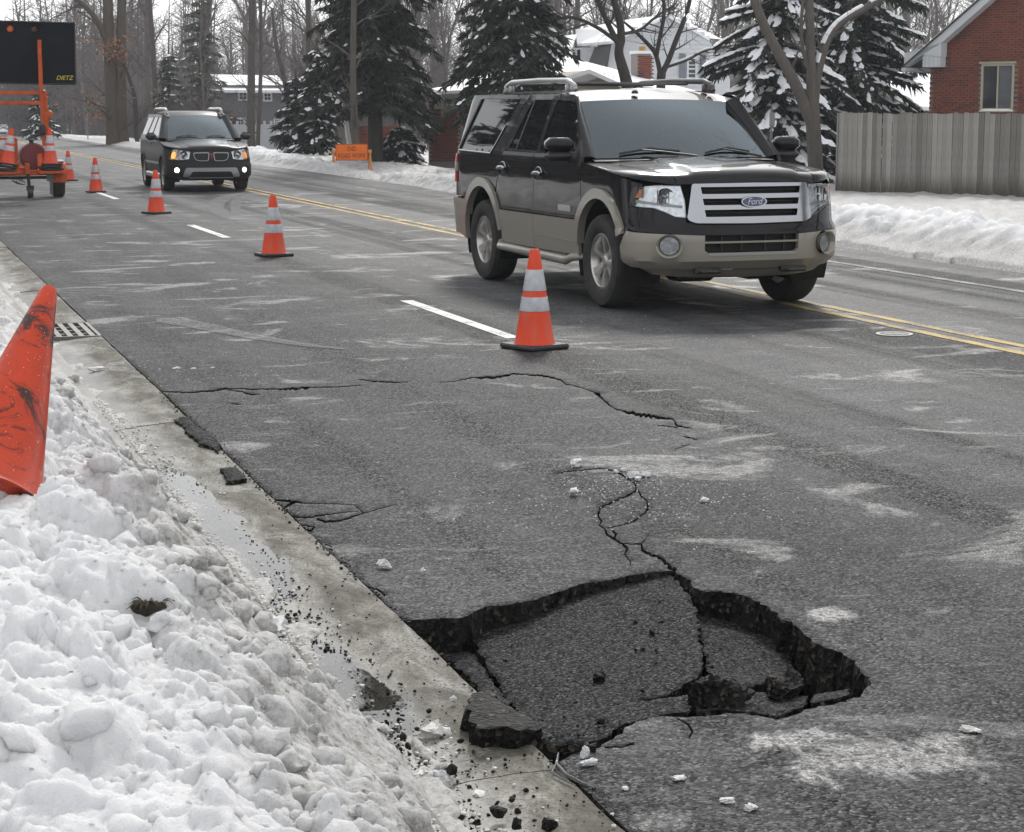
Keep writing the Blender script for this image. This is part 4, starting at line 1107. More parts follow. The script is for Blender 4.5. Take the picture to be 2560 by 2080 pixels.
class Shell:
    """side and nose of a car: s runs round the plan outline from the nose centre, z is height"""
    def __init__(q, W, L, Lf, nf, Lr, nr, inset):
        q.W, q.L, q.Lf, q.Lr, q.inset = W, L, Lf, Lr, inset
        pts = []
        for i in range(161):
            t = i / 160; x = W * math.sin(t * math.pi / 2) ** (2 / nf) if i else 0; l = Lf * (1 - max(0, 1 - (x / W) ** nf) ** (1 / nf)); pts.append((x, l))
        q.nfp = len(pts) - 1
        for l in np.linspace(Lf, L - Lr, 60)[1:]: pts.append((W, float(l)))
        for i in range(1, 121):
            t = i / 120; x = W * math.cos(t * math.pi / 2) ** (2 / nr) if i < 120 else 0; l = L - Lr + Lr * max(0, 1 - (x / W) ** nr) ** (1 / nr); pts.append((x, l))
        P_ = np.array(pts); d = np.hypot(*np.diff(P_, axis=0).T); k = np.concatenate([[True], d > 1e-7]); P_ = P_[k]
        d = np.hypot(*np.diff(P_, axis=0).T); q.S = np.concatenate([[0], np.cumsum(d)]); q.P = P_
        q.sc = float(np.interp(Lf, P_[:q.nfp, 1], q.S[:q.nfp])) if False else float(q.S[min(q.nfp, len(q.S) - 1)])
        q.end = float(q.S[-1])
    def sl(q, l): return q.sc + (l - q.Lf)
    def sx(q, x): return float(np.interp(x, q.P[:q.nfp, 0], q.S[:q.nfp]))
    def lf(q, x): return float(np.interp(abs(x), q.P[:q.nfp, 0], q.P[:q.nfp, 1]))
    def M(q, s, z, off=0.0):
        sg = 1 if s >= 0 else -1; a = min(abs(s), q.end)
        x = float(np.interp(a, q.S, q.P[:, 0])); l = float(np.interp(a, q.S, q.P[:, 1])); e = .02
        x2 = float(np.interp(min(a + e, q.end), q.S, q.P[:, 0])); l2 = float(np.interp(min(a + e, q.end), q.S, q.P[:, 1]))
        x1 = float(np.interp(max(a - e, 0), q.S, q.P[:, 0])); l1 = float(np.interp(max(a - e, 0), q.S, q.P[:, 1]))
        if a - e < 0: x1, l1 = -x2, l2
        tx, tl = x2 - x1, l2 - l1; L = math.hypot(tx, tl) or 1
        nx, nl = tl / L, -tx / L
        o = off - q.inset(a, z)
        return Vector((sg * (x + nx * o), l + nl * o, z))
    def panel(q, name, outline, off, thick, m, parent, side=1, holes=(), step=.06, estep=.03, sharp=40, label=None):
        """outline in (s, z)"""
        V, F = cdt(outline, holes, step, estep)
        bm = bmesh.new()
        vs = [bm.verts.new(q.M(side * p[0], p[1], off)) for p in V]; inn = {}
        for f in F:
            try: bm.faces.new([vs[i] for i in f])
            except ValueError: pass
        pv = {v: i for i, v in enumerate(vs)}
        be = [e for e in bm.edges if e.is_boundary]
        for f in bm.faces: f.smooth = True
        if thick:
            g = bmesh.ops.extrude_edge_only(bm, edges=be)
            # new verts: push inward
            for x in g['geom']:
                if isinstance(x, bmesh.types.BMVert):
                    best = None
                    for e in x.link_edges:
                        o = e.other_vert(x)
                        if o in pv: best = pv[o]
                    if best is not None: x.co = q.M(side * V[best][0], V[best][1], off - thick)
        for v in list(bm.verts):
            if not v.link_faces: bm.verts.remove(v)
        bmesh.ops.recalc_face_normals(bm, faces=bm.faces)
        # outward: compare with car centre
        sx = 0
        for f in bm.faces:
            if f.smooth:
                c = f.calc_center_median(); sx += f.normal.x * c.x + f.normal.y * (c.y - q.L / 2)
        if sx < 0: bmesh.ops.reverse_faces(bm, faces=bm.faces)
        for f in bm.faces: f.smooth = True
        me = bpy.data.meshes.new(name); bm.to_mesh(me); bm.free(); me.set_sharp_from_angle(angle=R(sharp))
        o = link(name, me, m, parent)
        if label: o['label'] = label
        return o

def wheel(parent, x, l, r, w, rim_r, side, spokes=6, name='wheel'):
    """one wheel: tyre as the part's own mesh, rim as its child"""
    T = Matrix.Translation((x, l, r)) @ Matrix.Rotation(side * math.pi / 2, 4, 'Y')
    mb = MB(); h = w / 2
    prof = [(rim_r, -h * .75), (rim_r + .02, -h * .9), (r * .82, -h), (r * .94, -h * .92), (r * .985, -h * .72), (r, -h * .4), (r, h * .4), (r * .985, h * .72), (r * .94, h * .92), (r * .82, h), (rim_r + .02, h * .9), (rim_r, h * .75)]
    mb.lathe(prof, 48, T, closed=True); o = mb.build(name, M_TYRE, parent, True, 40)
    mb = MB(); mb.lathe([(rim_r + .004, -h * .7), (rim_r + .004, h * .80), (rim_r - .012, h * .82), (rim_r - .022, h * .72), (rim_r - .03, -h * .5)], 40, T)
    hub = [(0, h * .62), (.035, h * .62), (.045, h * .56), (.075, h * .52), (.085, h * .38)]
    mb.lathe(hub[::-1], 24, T)
    for k in range(spokes):
        a = 2 * math.pi * k / spokes
        A = Matrix.Rotation(a, 4, 'Z')
        ri = .05; ro = rim_r - .015
        sec = [(ri, .030, h * .52), ((ri + ro) / 2, .026, h * .66), (ro, .045, h * .74)]
        vs = []
        for rr, ww, hh in sec: vs += [T @ A @ Vector((rr, -ww, hh - .045)), T @ A @ Vector((rr, -ww * .8, hh)), T @ A @ Vector((rr, ww * .8, hh)), T @ A @ Vector((rr, ww, hh - .045))]
        fs = []
        for i in range(2):
            for j in range(4): fs.append((i * 4 + j, i * 4 + (j + 1) % 4, i * 4 + 4 + (j + 1) % 4, i * 4 + 4 + j))
        fs += [(0, 1, 2, 3), (8, 9, 10, 11)]
        mb.add(vs, fs)
    mb.build('rim', M_ALLOY, o, True, 35)
    mb = MB(); mb.lathe([(0, h * .22), (rim_r * .8, h * .22), (rim_r * .8, h * .1)], 28, T); mb.build('brake_disc', M_VOID, o)
    return o
def text_mesh(body, size, shear=0.0, ext=.002, spacing=1.0):
    cu = bpy.data.curves.new('lettering', 'FONT'); cu.body = body; cu.size = size; cu.align_x = 'CENTER'; cu.align_y = 'CENTER'; cu.shear = shear; cu.extrude = ext; cu.space_character = spacing; cu.resolution_u = 3
    o = bpy.data.objects.new('lettering', cu); COL.objects.link(o)
    me = bpy.data.meshes.new_from_object(o.evaluated_get(bpy.context.evaluated_depsgraph_get()))
    bpy.data.objects.remove(o); bpy.data.curves.remove(cu); me.name = 'lettering'
    me.materials.clear(); return me
def smooth01(a, b, x): t = max(0, min(1, (x - a) / (b - a))); return t * t * (3 - 2 * t)

def build_greenhouse(sh, t, paint, D):
    """roof, windscreen, pillars, bonnet and front wings from a table of sizes"""
    B = lambda u: Vector((u * D['wb'], D['lb'] + D['lbc'] * u * u, D['zb'] - .01 * u * u))
    T = lambda u: Vector((u * D['wt'], D['lt'] + D['ltc'] * u * u, D['zt'] - .022 * u * u))
    def ws(u, v):
        p = B(u).lerp(T(u), v); k = math.sin(math.pi * v) * .025 * (1 - .6 * u * u); return p + Vector((0, -k * .5, k))
    mb = MB(); mb.grid(ws, np.linspace(-1, 1, 21), np.linspace(0, 1, 11)); o = mb.build('windscreen', M_WSCREEN, t, True, 80)
    # dark surround printed on the glass edge
    mb = MB()
    for a, b, c, d in ((-1, -.955, 0, 1), (.955, 1, 0, 1)): mb.grid(lambda u, v: ws(u, v) + Vector((0, .004, -.004)), np.linspace(a, b, 2), np.linspace(c, d, 9))
    mb.grid(lambda u, v: ws(u, v) + Vector((0, .004, -.004)), np.linspace(-1, 1, 21), [0, .05]); mb.grid(lambda u, v: ws(u, v) + Vector((0, .004, -.004)), np.linspace(-1, 1, 21), [.95, 1])
    mb.build('windscreen_border', M_BLACK, o, True, 80)
    # pillars
    d0, d1 = D['door0'], D['door1']
    for sg in (1, -1):
        mb = MB()
        def pil(v, a):
            p = ws(sg, v) + Vector((0, 0, .004)); zd = d0[1] + (d1[1] - d0[1]) * v; ld = d0[0] + (d1[0] - d0[0]) * v
            e = sh.M(sg * sh.sl(ld), zd, .0); q = p.lerp(e, a); return q + Vector((sg * .012, -.02, .012)) * math.sin(math.pi * a)
        mb.grid(pil, np.linspace(0, 1, 10), np.linspace(0, 1, 6)); mb.build('pillar', paint, t, True, 70)
    # roof
    zr, Wr = D['zroof'], D['wroof']
    def roof(v, u):
        x = u * Wr
        fe = T(max(-1, min(1, x / D['wt'])))
        l0, z0 = fe.y, fe.z
        if abs(x) > D['wt']:
            k = (abs(x) - D['wt']) / (Wr - D['wt']); l0 = fe.y + (d1[0] - fe.y) * k; z0 = fe.z + (d1[1] - fe.z) * k
        l1 = D['rear'] - .22 * abs(u) ** 4
        l = l0 + (l1 - l0) * v
        zz = zr + D['crown'] * (1 - abs(u) ** 3.2) - D['drop'] * smooth01(.55, 1, v) - .02 * smooth01(.9, 1.0, v)
        k = smooth01(0, .16, v) ** .6
        return Vector((x, l, z0 + (zz - z0) * k))
    mb = MB(); mb.grid(roof, list(np.linspace(0, .2, 9)) + list(np.linspace(.25, 1, 14)), np.linspace(-1, 1, 25)); mb.build('roof', paint, t, True, 60)
    # bonnet
    xh = D['xh']
    def hood_z(x, tt):
        z = float(np.interp(tt, D['ht'], D['hz'])) - D['hcurve'] * (x / xh) ** 2
        c = D['crease'][0] + (D['crease'][1] - D['crease'][0]) * tt
        return z + D['dome'] * (1 - smooth01(c - .03, c + .03, abs(x))) * smooth01(.0, .12, tt)
    def hood(tt, u):
        x = u * (xh[0] if False else xh) * (D['xh0'] + (1 - D['xh0']) * tt)
        l0 = sh.lf(x) + D['hl0']; b = B(max(-1, min(1, x / D['wb']))); l1 = b.y - .05
        return Vector((x, l0 + (l1 - l0) * tt, hood_z(x, tt)))
    tts = [0, .008, .02, .04, .07, .1, .14] + list(np.linspace(.2, 1, 12))
    mb = MB(); mb.grid(hood, tts, np.linspace(-1, 1, 49)); mb.build('bonnet', paint, t, True, 60)
    mb = MB()
    def cowl(v, u):
        x = u * D['wb'] * 1.04; b = B(max(-1, min(1, u))); return Vector((x, b.y - .075 + .10 * v, D['zb'] - .022 + .016 * v - .012 * u * u))
    mb.grid(cowl, np.linspace(0, 1, 3), np.linspace(-1, 1, 17)); mb.build('cowl', M_BLACK, t, True, 60)
    # wings: rolled shoulder from bonnet edge to body side
    for sg in (1, -1):
        s0 = sh.sx(D['xh'] * D['xh0']) + .006; s1 = sh.sl(D['door0'][0] - .008)
        mb = MB()
        def wing(u, a):
            i = hood(u, sg * 1.0) + Vector((sg * .008, 0, 0)); zo = D['wz0'] + (D['wz1'] - D['wz0']) * u ** .8
            o = sh.M(sg * (s0 + (s1 - s0) * u ** .8), zo, 0); k = a * math.pi / 2
            e = .75
            return Vector((i.x + (o.x - i.x) * math.sin(k) ** e, i.y + (o.y - i.y) * math.sin(k), o.z + (i.z - o.z) * math.cos(k) ** e))
        mb.grid(wing, list(np.linspace(0, .1, 5)) + list(np.linspace(.15, 1, 16)), np.linspace(0, 1, 11)); mb.build('wing', paint, t, True, 60)
    # cabin seen through the windscreen
    mb = MB(); mb.grid(lambda v, u: Vector((u * D['wb'] * .97, B(u).y + .02 + .42 * v, D['zb'] - .03 - .10 * v ** 3 + .03 * math.sin(v * 3))), np.linspace(0, 1, 6), np.linspace(-1, 1, 9)); mb.build('dashboard', M_DARKGREY, t, True, 60)
    ls = D['lseat']
    for sx in (-.38, .38):
        mb = MB(); mb.box((sx * D['wb'] / .76, ls, D['zb'] - .12), (.50, .16, .62), 0, .06); mb.box((sx * D['wb'] / .76, ls + .02, D['zb'] + .27), (.27, .10, .20), 0, .04); mb.build('seat', M_SEAT, t, True)
    mb = MB(); mb.box((0, ls + .55, D['zb'] + .02), (D['wb'] * 1.9, .04, .95)); mb.build('cabin_back', M_VOID, t)
    mb = MB(); mb.box((0, (ls + D['lb']) / 2 + .4, D['zb'] - .42), (D['wb'] * 1.9, 1.9, .04)); mb.build('cabin_floor', M_VOID, t)
    a = R(0); mb = MB(); c = Vector((.36 * D['wb'] / .76, D['lb'] + .52, D['zb'] - .02)); mb.tube([c + Vector((.19 * math.cos(k * math.pi / 10), -.08 * math.sin(k * math.pi / 10) * 1, .17 * math.sin(k * math.pi / 10))) for k in range(21)], .014, 6); mb.build('steering_wheel', M_BLACK, t, True)
    mb = MB(); p = ws(0, .93); mb.box((0, p.y + .06, p.z - .06), (.24, .03, .07), 0, .012); mb.build('rear_view_mirror', M_BLACK, t)
    # wipers
    for x0, x1 in ((-.60, .02), (.12, .68)):
        f = D['wb'] / .76; mb = MB()
        mb.tube([ws(x1 * f / D['wb'] * .98, .0) + Vector((0, -.03, .01)), ws((x1 * .55 + x0 * .45) * f / D['wb'], .035) + Vector((0, -.035, .03)), ws((x0 * .7 + x1 * .3) * f / D['wb'], .07) + Vector((0, -.03, .03))], [.012, .010, .007], 5)
        mb.tube([ws(x0 * f / D['wb'] * .98, .045) + Vector((0, -.012, .012)), ws((x0 * .6 + x1 * .4) * f / D['wb'], .10) + Vector((0, -.018, .022)), ws((x0 * .2 + x1 * .8) * f / D['wb'], .065) + Vector((0, -.014, .014))], .010, 5)
        mb.build('wiper', M_BLACK, t)
    return ws, hood, T

def arch_liner(t, sh, l, z, r, depth=.34):
    for sg in (1, -1):
        mb = MB(); pts = arc(l, z, r, -25, 205, 18)
        mb.grid(lambda i, k: Vector((sg * (sh.W - .02 - k * depth), pts[i][0], pts[i][1])), range(len(pts)), [0, 1])
        mb.add([Vector((sg * (sh.W - .02 - depth), a, b)) for a, b in pts], [tuple(range(len(pts)))])
        mb.build('wheel_arch_liner', M_VOID, t)

# ------------------------------------------------------------------ the large SUV passing the hole
def inset_big(s, z):
    fr = 1 - smooth01(.95, 1.45, s)
    side = float(np.interp(z, [.25, .40, .75, 1.1, 1.22, 1.27, 1.32, 1.80, 1.845, 1.88], [.06, .03, 0, 0, .004, .012, .03, .172, .188, .24]))
    front = float(np.interp(z, [.28, .33, .42, .46, .66, .70, .715, .8, 1.12], [.16, .10, .0, -.045, -.05, -.04, -.004, 0, .03]))
    if z > 1.2: front = side
    return fr * front + (1 - fr) * side
big = thing('large_suv', 'big charcoal SUV with pewter lower cladding and chrome three-bar grille, passing the cones', 'SUV', (7.02, 15.026, 0), .039)
sh = Shell(.985, 5.22, .62, 2.75, .60, 2.6, inset_big); sl = sh.sl
DB = dict(wb=.845, lb=1.13, lbc=.22, zb=1.285, wt=.735, lt=1.93, ltc=.05, zt=1.795, door0=(1.36, 1.285), door1=(1.90, 1.822), zroof=1.845, wroof=.80, rear=5.02, crown=.045, drop=.01,
          xh=.80, xh0=.80, hl0=.035, ht=[0, .008, .02, .05, .12, .35, 1], hz=[1.105, 1.135, 1.158, 1.180, 1.195, 1.225, 1.272], hcurve=.03, crease=(.50, .40), dome=.020, wz0=1.085, wz1=1.245, lseat=2.35)
ws_b, hood_b, T_b = build_greenhouse(sh, big, M_CHAR, DB)
FA = (.93, .46); RA = (3.95, .46); RI, RO = .485, .575
cut = lambda l, r, A: A[1] + math.sqrt(max(0, r * r - (l - A[0]) ** 2))
for sg in (1, -1):
    P_ = lambda pts: [(sl(l), z) for l, z in pts]
    # front wing side
    o = [(1.352, .725), (1.352, 1.245), (1.0, 1.21), (.6, 1.155), (.42, 1.125)]
    sA = [(sl(l), z) for l, z in o] + [(sh.sx(.90), 1.085), (sh.sx(.93) + .05, .905), (sl(.36), .70)] + [(sl(l), z) for l, z in arc(*FA, RO, 155, 27, 16)]
    sh.panel('wing', sA, 0, .02, M_CHAR, big, sg)
    # flares
    for A, a0, a1, nm in ((FA, 158, 8, 'wheel_arch_trim'), (RA, 172, 22, 'wheel_arch_trim')):
        sh.panel(nm, P_(arc(*A, RO - .002, a0, a1, 22) + arc(*A, RI, a1, a0, 22)), .028, .07, M_TAN, big, sg, step=.04, label='pewter wheel arch trim')
    # front door
    fd = [(1.364, .745)] + [(1.364, 1.285), (1.90, 1.822), (1.96, 1.835), (2.43, 1.845), (2.478, 1.60), (2.515, 1.285), (2.515, .745)]
    win = rounded([(1.50, 1.335), (1.83, 1.745), (1.90, 1.775), (2.33, 1.79), (2.40, 1.55), (2.435, 1.315)], .03)
    d = sh.panel('door', P_(fd), 0, .02, M_CHAR, big, sg, [P_(win)])
    sh.panel('window', P_(win), -.008, 0, M_TINT, d, sg)
    sh.panel('belt_trim', P_([(1.40, 1.265), (2.51, 1.265), (2.51, 1.300), (1.42, 1.315)]), .012, .015, M_DARKGREY, d, sg)
    def handle(l, z, dd):
        sh.panel('handle', P_([(l + .085 * math.cos(R(a)), z + .058 * math.sin(R(a))) for a in range(0, 360, 24)]), .004, .01, M_BLACK, dd, sg, step=.03)
        mb = MB(); q0 = [sh.M(sg * sl(l + dx), z + dz, .03) for dx, dz in ((-.105, -.006), (-.05, .006), (.05, .006), (.105, -.006))]; mb.tube(q0, [.016, .022, .022, .016], 8); mb.build('handle', M_CHROME, dd, True, 60)
        mb = MB(); q0 = [sh.M(sg * sl(l + .09 * math.cos(R(a))), z + .06 * math.sin(R(a)), .012) for a in range(10, 171, 16)]; mb.tube(q0, .007, 6); mb.build('handle_trim', M_CHROME, dd, True, 60)
    sh.panel('belt_line', P_([(1.40, 1.250), (2.51, 1.252), (2.51, 1.262), (1.40, 1.262)]), .010, .012, M_CHROME, d, sg)
    handle(2.36, 1.115, d)
    sh.panel('cladding', P_([(1.425, .42), (1.425, .735), (2.515, .735), (2.515, .42)]), .012, .03, M_TAN, d, sg, label='pewter lower door cladding')
    sh.panel('cladding_groove', P_([(1.56, .530), (1.56, .545), (2.515, .558), (2.515, .548)]), .0165, .005, M_TAN, d, sg)
    if sg == -1: sh.panel('name_plate', P_([(1.58, .80), (1.58, .855), (1.88, .855), (1.88, .80)]), .006, .01, M_SILV, d, sg)
    # rear door
    rd = [(2.523, .745), (2.523, 1.285), (2.487, 1.60), (2.44, 1.845), (2.98, 1.845), (3.06, 1.835), (3.20, 1.70), (3.36, 1.42), (3.40, 1.25), (3.44, 1.10), (3.52, .99)] + arc(*RA, RO, 131, 152, 6)[1:] + [(3.40, .745)]
    win = rounded([(2.475, 1.315), (2.452, 1.55), (2.42, 1.79), (2.95, 1.795), (3.03, 1.70), (3.27, 1.33)], .03)
    d = sh.panel('door', P_(rd), 0, .02, M_CHAR, big, sg, [P_(win)])
    sh.panel('window', P_(win), -.008, 0, M_TINT, d, sg)
    sh.panel('window_divider', P_([(3.08, 1.325), (3.05, 1.325), (2.905, 1.79), (2.935, 1.79)]), .0, .01, M_BLACK, d, sg)
    sh.panel('belt_trim', P_([(2.525, 1.265), (3.37, 1.270), (3.35, 1.302), (2.523, 1.300)]), .012, .015, M_DARKGREY, d, sg)
    sh.panel('belt_line', P_([(2.525, 1.252), (3.38, 1.256), (3.375, 1.266), (2.525, 1.262)]), .010, .012, M_CHROME, d, sg)
    handle(3.36 - .03, 1.14, d)
    sh.panel('cladding', P_([(2.523, .42), (2.523, .735)] + [(3.41, .735)] + arc(*RA, RO - .03, 153, 176, 6) + [(3.42, .42)]), .012, .03, M_TAN, d, sg, label='pewter lower door cladding')
    # quarter panel with its large pane
    qp = [(l, z) for l, z in arc(*RA, RO, 22, 130, 14)] + [(3.53, 1.0), (3.45, 1.105), (3.41, 1.25), (3.37, 1.42), (3.21, 1.71), (3.075, 1.84)]
    e = sh.end
    quarter = P_(qp) + [(sl(4.4), 1.845), (sl(4.62) + .12, 1.845), (sl(4.62) + .32, 1.60), (sl(4.62) + .36, 1.24), (sl(4.62) + .36, .82), (sl(4.47), .82)]
    win = rounded([(sl(3.73), 1.285), (sl(3.46), 1.58), (sl(3.30), 1.80), (sl(4.42), 1.81), (sl(4.62) + .10, 1.30)], .03)
    qpn = sh.panel('quarter_panel', quarter, 0, .02, M_CHAR, big, sg, [win])
    sh.panel('window', win, -.008, 0, M_TINT, qpn, sg)
    mb = MB(); mb.tube([sh.M(sg * s_, z_, .006) for s_, z_ in densify([(sl(3.50), 1.55), (sl(3.72), 1.275), (sl(4.62) + .09, 1.29)], .1, False)], .010, 6); mb.build('window_trim', M_CHROME, qpn, True)
    mb = MB(); mb.tube([sh.M(sg * s_, z_, .006) for s_, z_ in densify([(sl(4.62) + .115, 1.30), (sl(4.44), 1.81)], .1, False)], .012, 6); mb.build('window_trim', M_SILV, qpn, True)
    sh.panel('tail_lamp', [(sl(4.62) + .10, .96), (sl(4.62) + .10, 1.25), (sl(4.62) + .34, 1.25), (sl(4.62) + .34, .96)], .014, .03, M_REDL, big, sg)
    sh.panel('tail_lamp_lens', [(sl(4.62) + .099, 1.075), (sl(4.62) + .099, 1.165), (sl(4.62) + .342, 1.165), (sl(4.62) + .342, 1.075)], .017, .03, M_SILV, big, sg)
    sh.panel('rear_bumper', P_(arc(*RA, RI + .01, -8, 38, 8)) + [(sl(4.42), .80), (sl(4.62) + .2, .80), (e - .02, .80), (e - .02, .44), (sl(4.62), .44)], .03, .05, M_TAN, big, sg, label='pewter rear bumper end')
    # running board
    mb = MB(); xb = sg * 1.015
    mb.tube([(sg * .86, 3.44, .42), (xb - sg * .03, 3.40, .415), (xb, 3.34, .385), (xb, 2.4, .375), (xb, 1.62, .365), (xb - sg * .01, 1.50, .40), (sg * .90, 1.42, .41)], [.035, .035, .04, .04, .04, .035, .03], 8)
    for l0, l1 in ((1.62, 3.34),): mb.box((sg * .92, (l0 + l1) / 2, .40), (.20, l1 - l0, .03))
    mb.build('running_board', M_TAN, big, True, 50)
    mb = MB(); mb.box((sg * .93, 2.45, .418), (.17, 1.6, .008)); mb.build('step_pad', M_BLACK, big)
    # door mirror
    mb = MB(); cx = sg * 1.125
    mb.box((cx, 1.52, 1.395), (.25, .17, .125), 0, .04); o = mb.build('door_mirror', M_CHAR, big, True, 60)
    mb = MB(); mb.box((cx, 1.525, 1.295), (.245, .16, .085), 0, .035); mb.tube([(sg * .955, 1.50, 1.275), (sg * 1.05, 1.515, 1.29)], [.055, .05], 8); mb.build('mirror_base', M_BLACK, o, True, 60)
    mb = MB(); mb.box((cx, 1.612, 1.36), (.20, .006, .16)); mb.build('mirror_glass', M_CHROME, o)
    sh.panel('mirror_sail', P_([(1.36, 1.20), (1.37, 1.30), (1.49, 1.43), (1.53, 1.33), (1.50, 1.24)]), .02, .03, M_BLACK, o, sg)
    # wheels
    wheel(big, sg * .85, FA[0] + .01, .405, .27, .238, sg, 6)
    wheel(big, sg * .85, RA[0] + .01, .405, .27, .238, sg, 6)
    # roof rail
    mb = MB(); xr = sg * .70
    mb.tube([(xr, 2.18, 1.875), (xr, 2.24, 1.93), (xr, 2.38, 1.965), (xr, 3.1, 1.975), (xr, 3.85, 1.965), (xr, 3.99, 1.93), (xr, 4.06, 1.875)], [.022, .026, .026, .026, .026, .026, .022], 8)
    for l in (2.22, 2.36, 3.87, 4.0): mb.box((xr, l, 1.90), (.045, .07, .07), 0, .01)
    mb.build('roof_rail', M_SILV if sg == -1 else M_DARKGREY, big, True, 50)
    # fog lamps, headlamps
    sf = sh.sx(.70)
    circ = lambda r: [(sf + r * 1.02 * math.cos(R(a)), .585 + r * math.sin(R(a))) for a in range(0, 360, 20)]
    mb = MB(); n = 18
    def ringf(i, k): a = 2 * math.pi * i / n; r_, o_ = ((.098, .052), (.088, .046), (.078, -.02), (.07, -.02))[k]; return sh.M(sg * (sf + r_ * math.cos(a)), .585 + r_ * math.sin(a), o_)
    mb.grid(ringf, range(n + 1), range(4)); mb.build('fog_lamp_surround', M_TAN, big, True, 60)
    sh.panel('fog_lamp', circ(.072), .0, .02, M_REFLECTOR, big, sg, step=.02)
    sh.panel('fog_lamp_lens', circ(.070), .014, 0, M_LENS, big, sg, step=.03)
    hl = [(sh.sx(.62), 1.075), (sh.sx(.585), .955), (sh.sx(.575), .815), (sh.sx(.66), .825), (sh.sx(.75), .868), (sh.sx(.82), .895), (sh.sx(.93) + .05, .905), (sh.sx(.935) + .055, .98), (sh.sx(.925) + .04, 1.062), (sh.sx(.80), 1.078)]
    hp = sh.panel('headlamp', hl, -.035, .03, M_REFLECTOR, big, sg, step=.03)
    sh.panel('headlamp_lens', hl, .006, .02, M_LENS, hp, sg, step=.04)
    sh.panel('turn_signal', [(sh.sx(.905), .975), (sh.sx(.905), 1.045), (sh.sx(.935) + .035, 1.040), (sh.sx(.935) + .04, .975)], -.004, .03, M_AMBER, hp, sg, step=.03)
    sh.panel('lamp_bar', [(sh.sx(.60), .895), (sh.sx(.60), .915), (sh.sx(.93), .955), (sh.sx(.93), .935)], -.008, .02, M_SILV, hp, sg, step=.03)
    mb = MB(); c = sh.M(sg * sh.sx(.74), .985, -.03); 
    for k in range(5):
        mb.box((c.x - sg * .06 + sg * k * .032, c.y - .005, c.z), (.006, .02, .12))
    Tm = Matrix.Translation(c) @ Matrix.Rotation(math.pi / 2, 4, 'X'); mb.lathe([(.075, .0), (.072, .022), (.05, .006), (.018, .0), (.016, .02), (0, .022)], 20, Tm); mb.build('lamp_bowl', M_CHROME, hp, True, 40)
    # tow hook
    mb = MB(); hx = sg * .40; mb.tube([(hx - .09, -.015, .375), (hx - .07, -.06, .37), (hx + .07, -.06, .37), (hx + .09, -.015, .375)], .018, 6); mb.box((hx, .0, .375), (.24, .06, .05), 0, .01); mb.build('tow_hook', M_BLACK, big, True)
# nose: fascia, grille, bumper
fas = [(-sh.sx(.575), .775), (-sh.sx(.575), .812), (-sh.sx(.66), .82), (-sh.sx(.75), .862), (-sh.sx(.82), .889), (-sh.sx(.93) - .045, .899), (-sl(.37), .715), (-sh.sx(.90), .70), (-sh.sx(.45), .672)]
fas_full = [(-a, b) for a, b in fas][::-1]
fas_poly = fas + [(-x, z) for x, z in fas[::-1]]
sh.panel('front_fascia', fas_poly, .006, .03, M_CHAR, big, 1)
gr = [(-.535, 1.095), (-.575, .80), (-.50, .772), (0, .765), (.50, .772), (.575, .80), (.535, 1.095), (0, 1.10)]
gr = rounded([(a, b) for a, b in gr], [.02, .03, .02, 0, .02, .03, .02, 0])
slots = [rounded([(-.462, 1.068), (-.450, 1.010), (.450, 1.010), (.462, 1.068)], .008), rounded([(-.446, .972), (-.434, .918), (.434, .918), (.446, .972)], .008), rounded([(-.430, .880), (-.418, .822), (.418, .822), (.430, .880)], .008)]
gl = sh.panel('grille', gr, .035, .07, M_CHROME, big, 1, slots, step=.05)
sh.panel('grille_cavity', [(-.56, .79), (-.54, 1.08), (.54, 1.08), (.56, .79)], -.045, 0, M_VOID, gl, 1)
for k in range(3):
    z = (1.039, .945, .851)[k]; sh.panel('grille_mesh', [(-.44, z - .002), (-.44, z + .002), (.44, z + .002), (.44, z - .002)], -.01, .02, M_BLACK, gl, 1)
M_BLUE = plain('emblem_blue', (.012, .022, .085), .15, .2, .05, coat=1)
ell = lambda a, b: [(a * math.cos(R(t_)), .945 + b * math.sin(R(t_))) for t_ in range(0, 360, 12)]
em = sh.panel('emblem', ell(.118, .048), .062, .03, M_CHROME, gl, 1, step=.04)
M_EMB_W = M_CHROME
eb = sh.panel('emblem_field', ell(.104, .039), .0655, .002, M_BLUE, gl, 1, step=.04)
tm = text_mesh('Ford', .075, .25, .0015, .92); tm.materials.append(M_CHROME)
to = link('emblem_lettering', tm, None, gl); to.rotation_euler = (math.pi / 2, 0, 0); to.location = sh.M(0, .945, .0675); to.location.x = 0
bump = [(-sl(.36), .70), (-sh.sx(.93), .692), (-.43, .672), (-.43, .545), (-.40, .525), (.40, .525), (.43, .545), (.43, .672), (sh.sx(.93), .692), (sl(.36), .70), (sl(.46), .56), (sl(.44), .43), (sh.sx(.95), .395), (sh.sx(.80), .385), (0, .38), (-sh.sx(.80), .385), (-sh.sx(.95), .395), (-sl(.44), .43), (-sl(.46), .56)]
fogholes = [[(sg * (sh.sx(.70) + .097 * math.cos(R(a))), .585 + .097 * math.sin(R(a))) for a in range(0, 360, 15)] for sg in (1, -1)]
bp = sh.panel('front_bumper', bump, .0, .04, M_TAN, big, 1, fogholes, step=.05, label='pewter front bumper')
sh.panel('valance', [(-sh.sx(.93), .395), (-.5, .378), (0, .372), (.5, .378), (sh.sx(.93), .395), (sh.sx(.86), .335), (.5, .305), (0, .300), (-.5, .305), (-sh.sx(.86), .335)], -.03, .02, M_TAN, big, 1, label='pewter lower valance')
sh.panel('air_intake', [(-.46, .53), (-.46, .69), (.46, .69), (.46, .53)], -.06, 0, M_VOID, big, 1)
sh.panel('intake_bar', [(-.43, .603), (-.43, .619), (.43, .619), (.43, .603)], -.01, .03, M_TAN, big, 1)
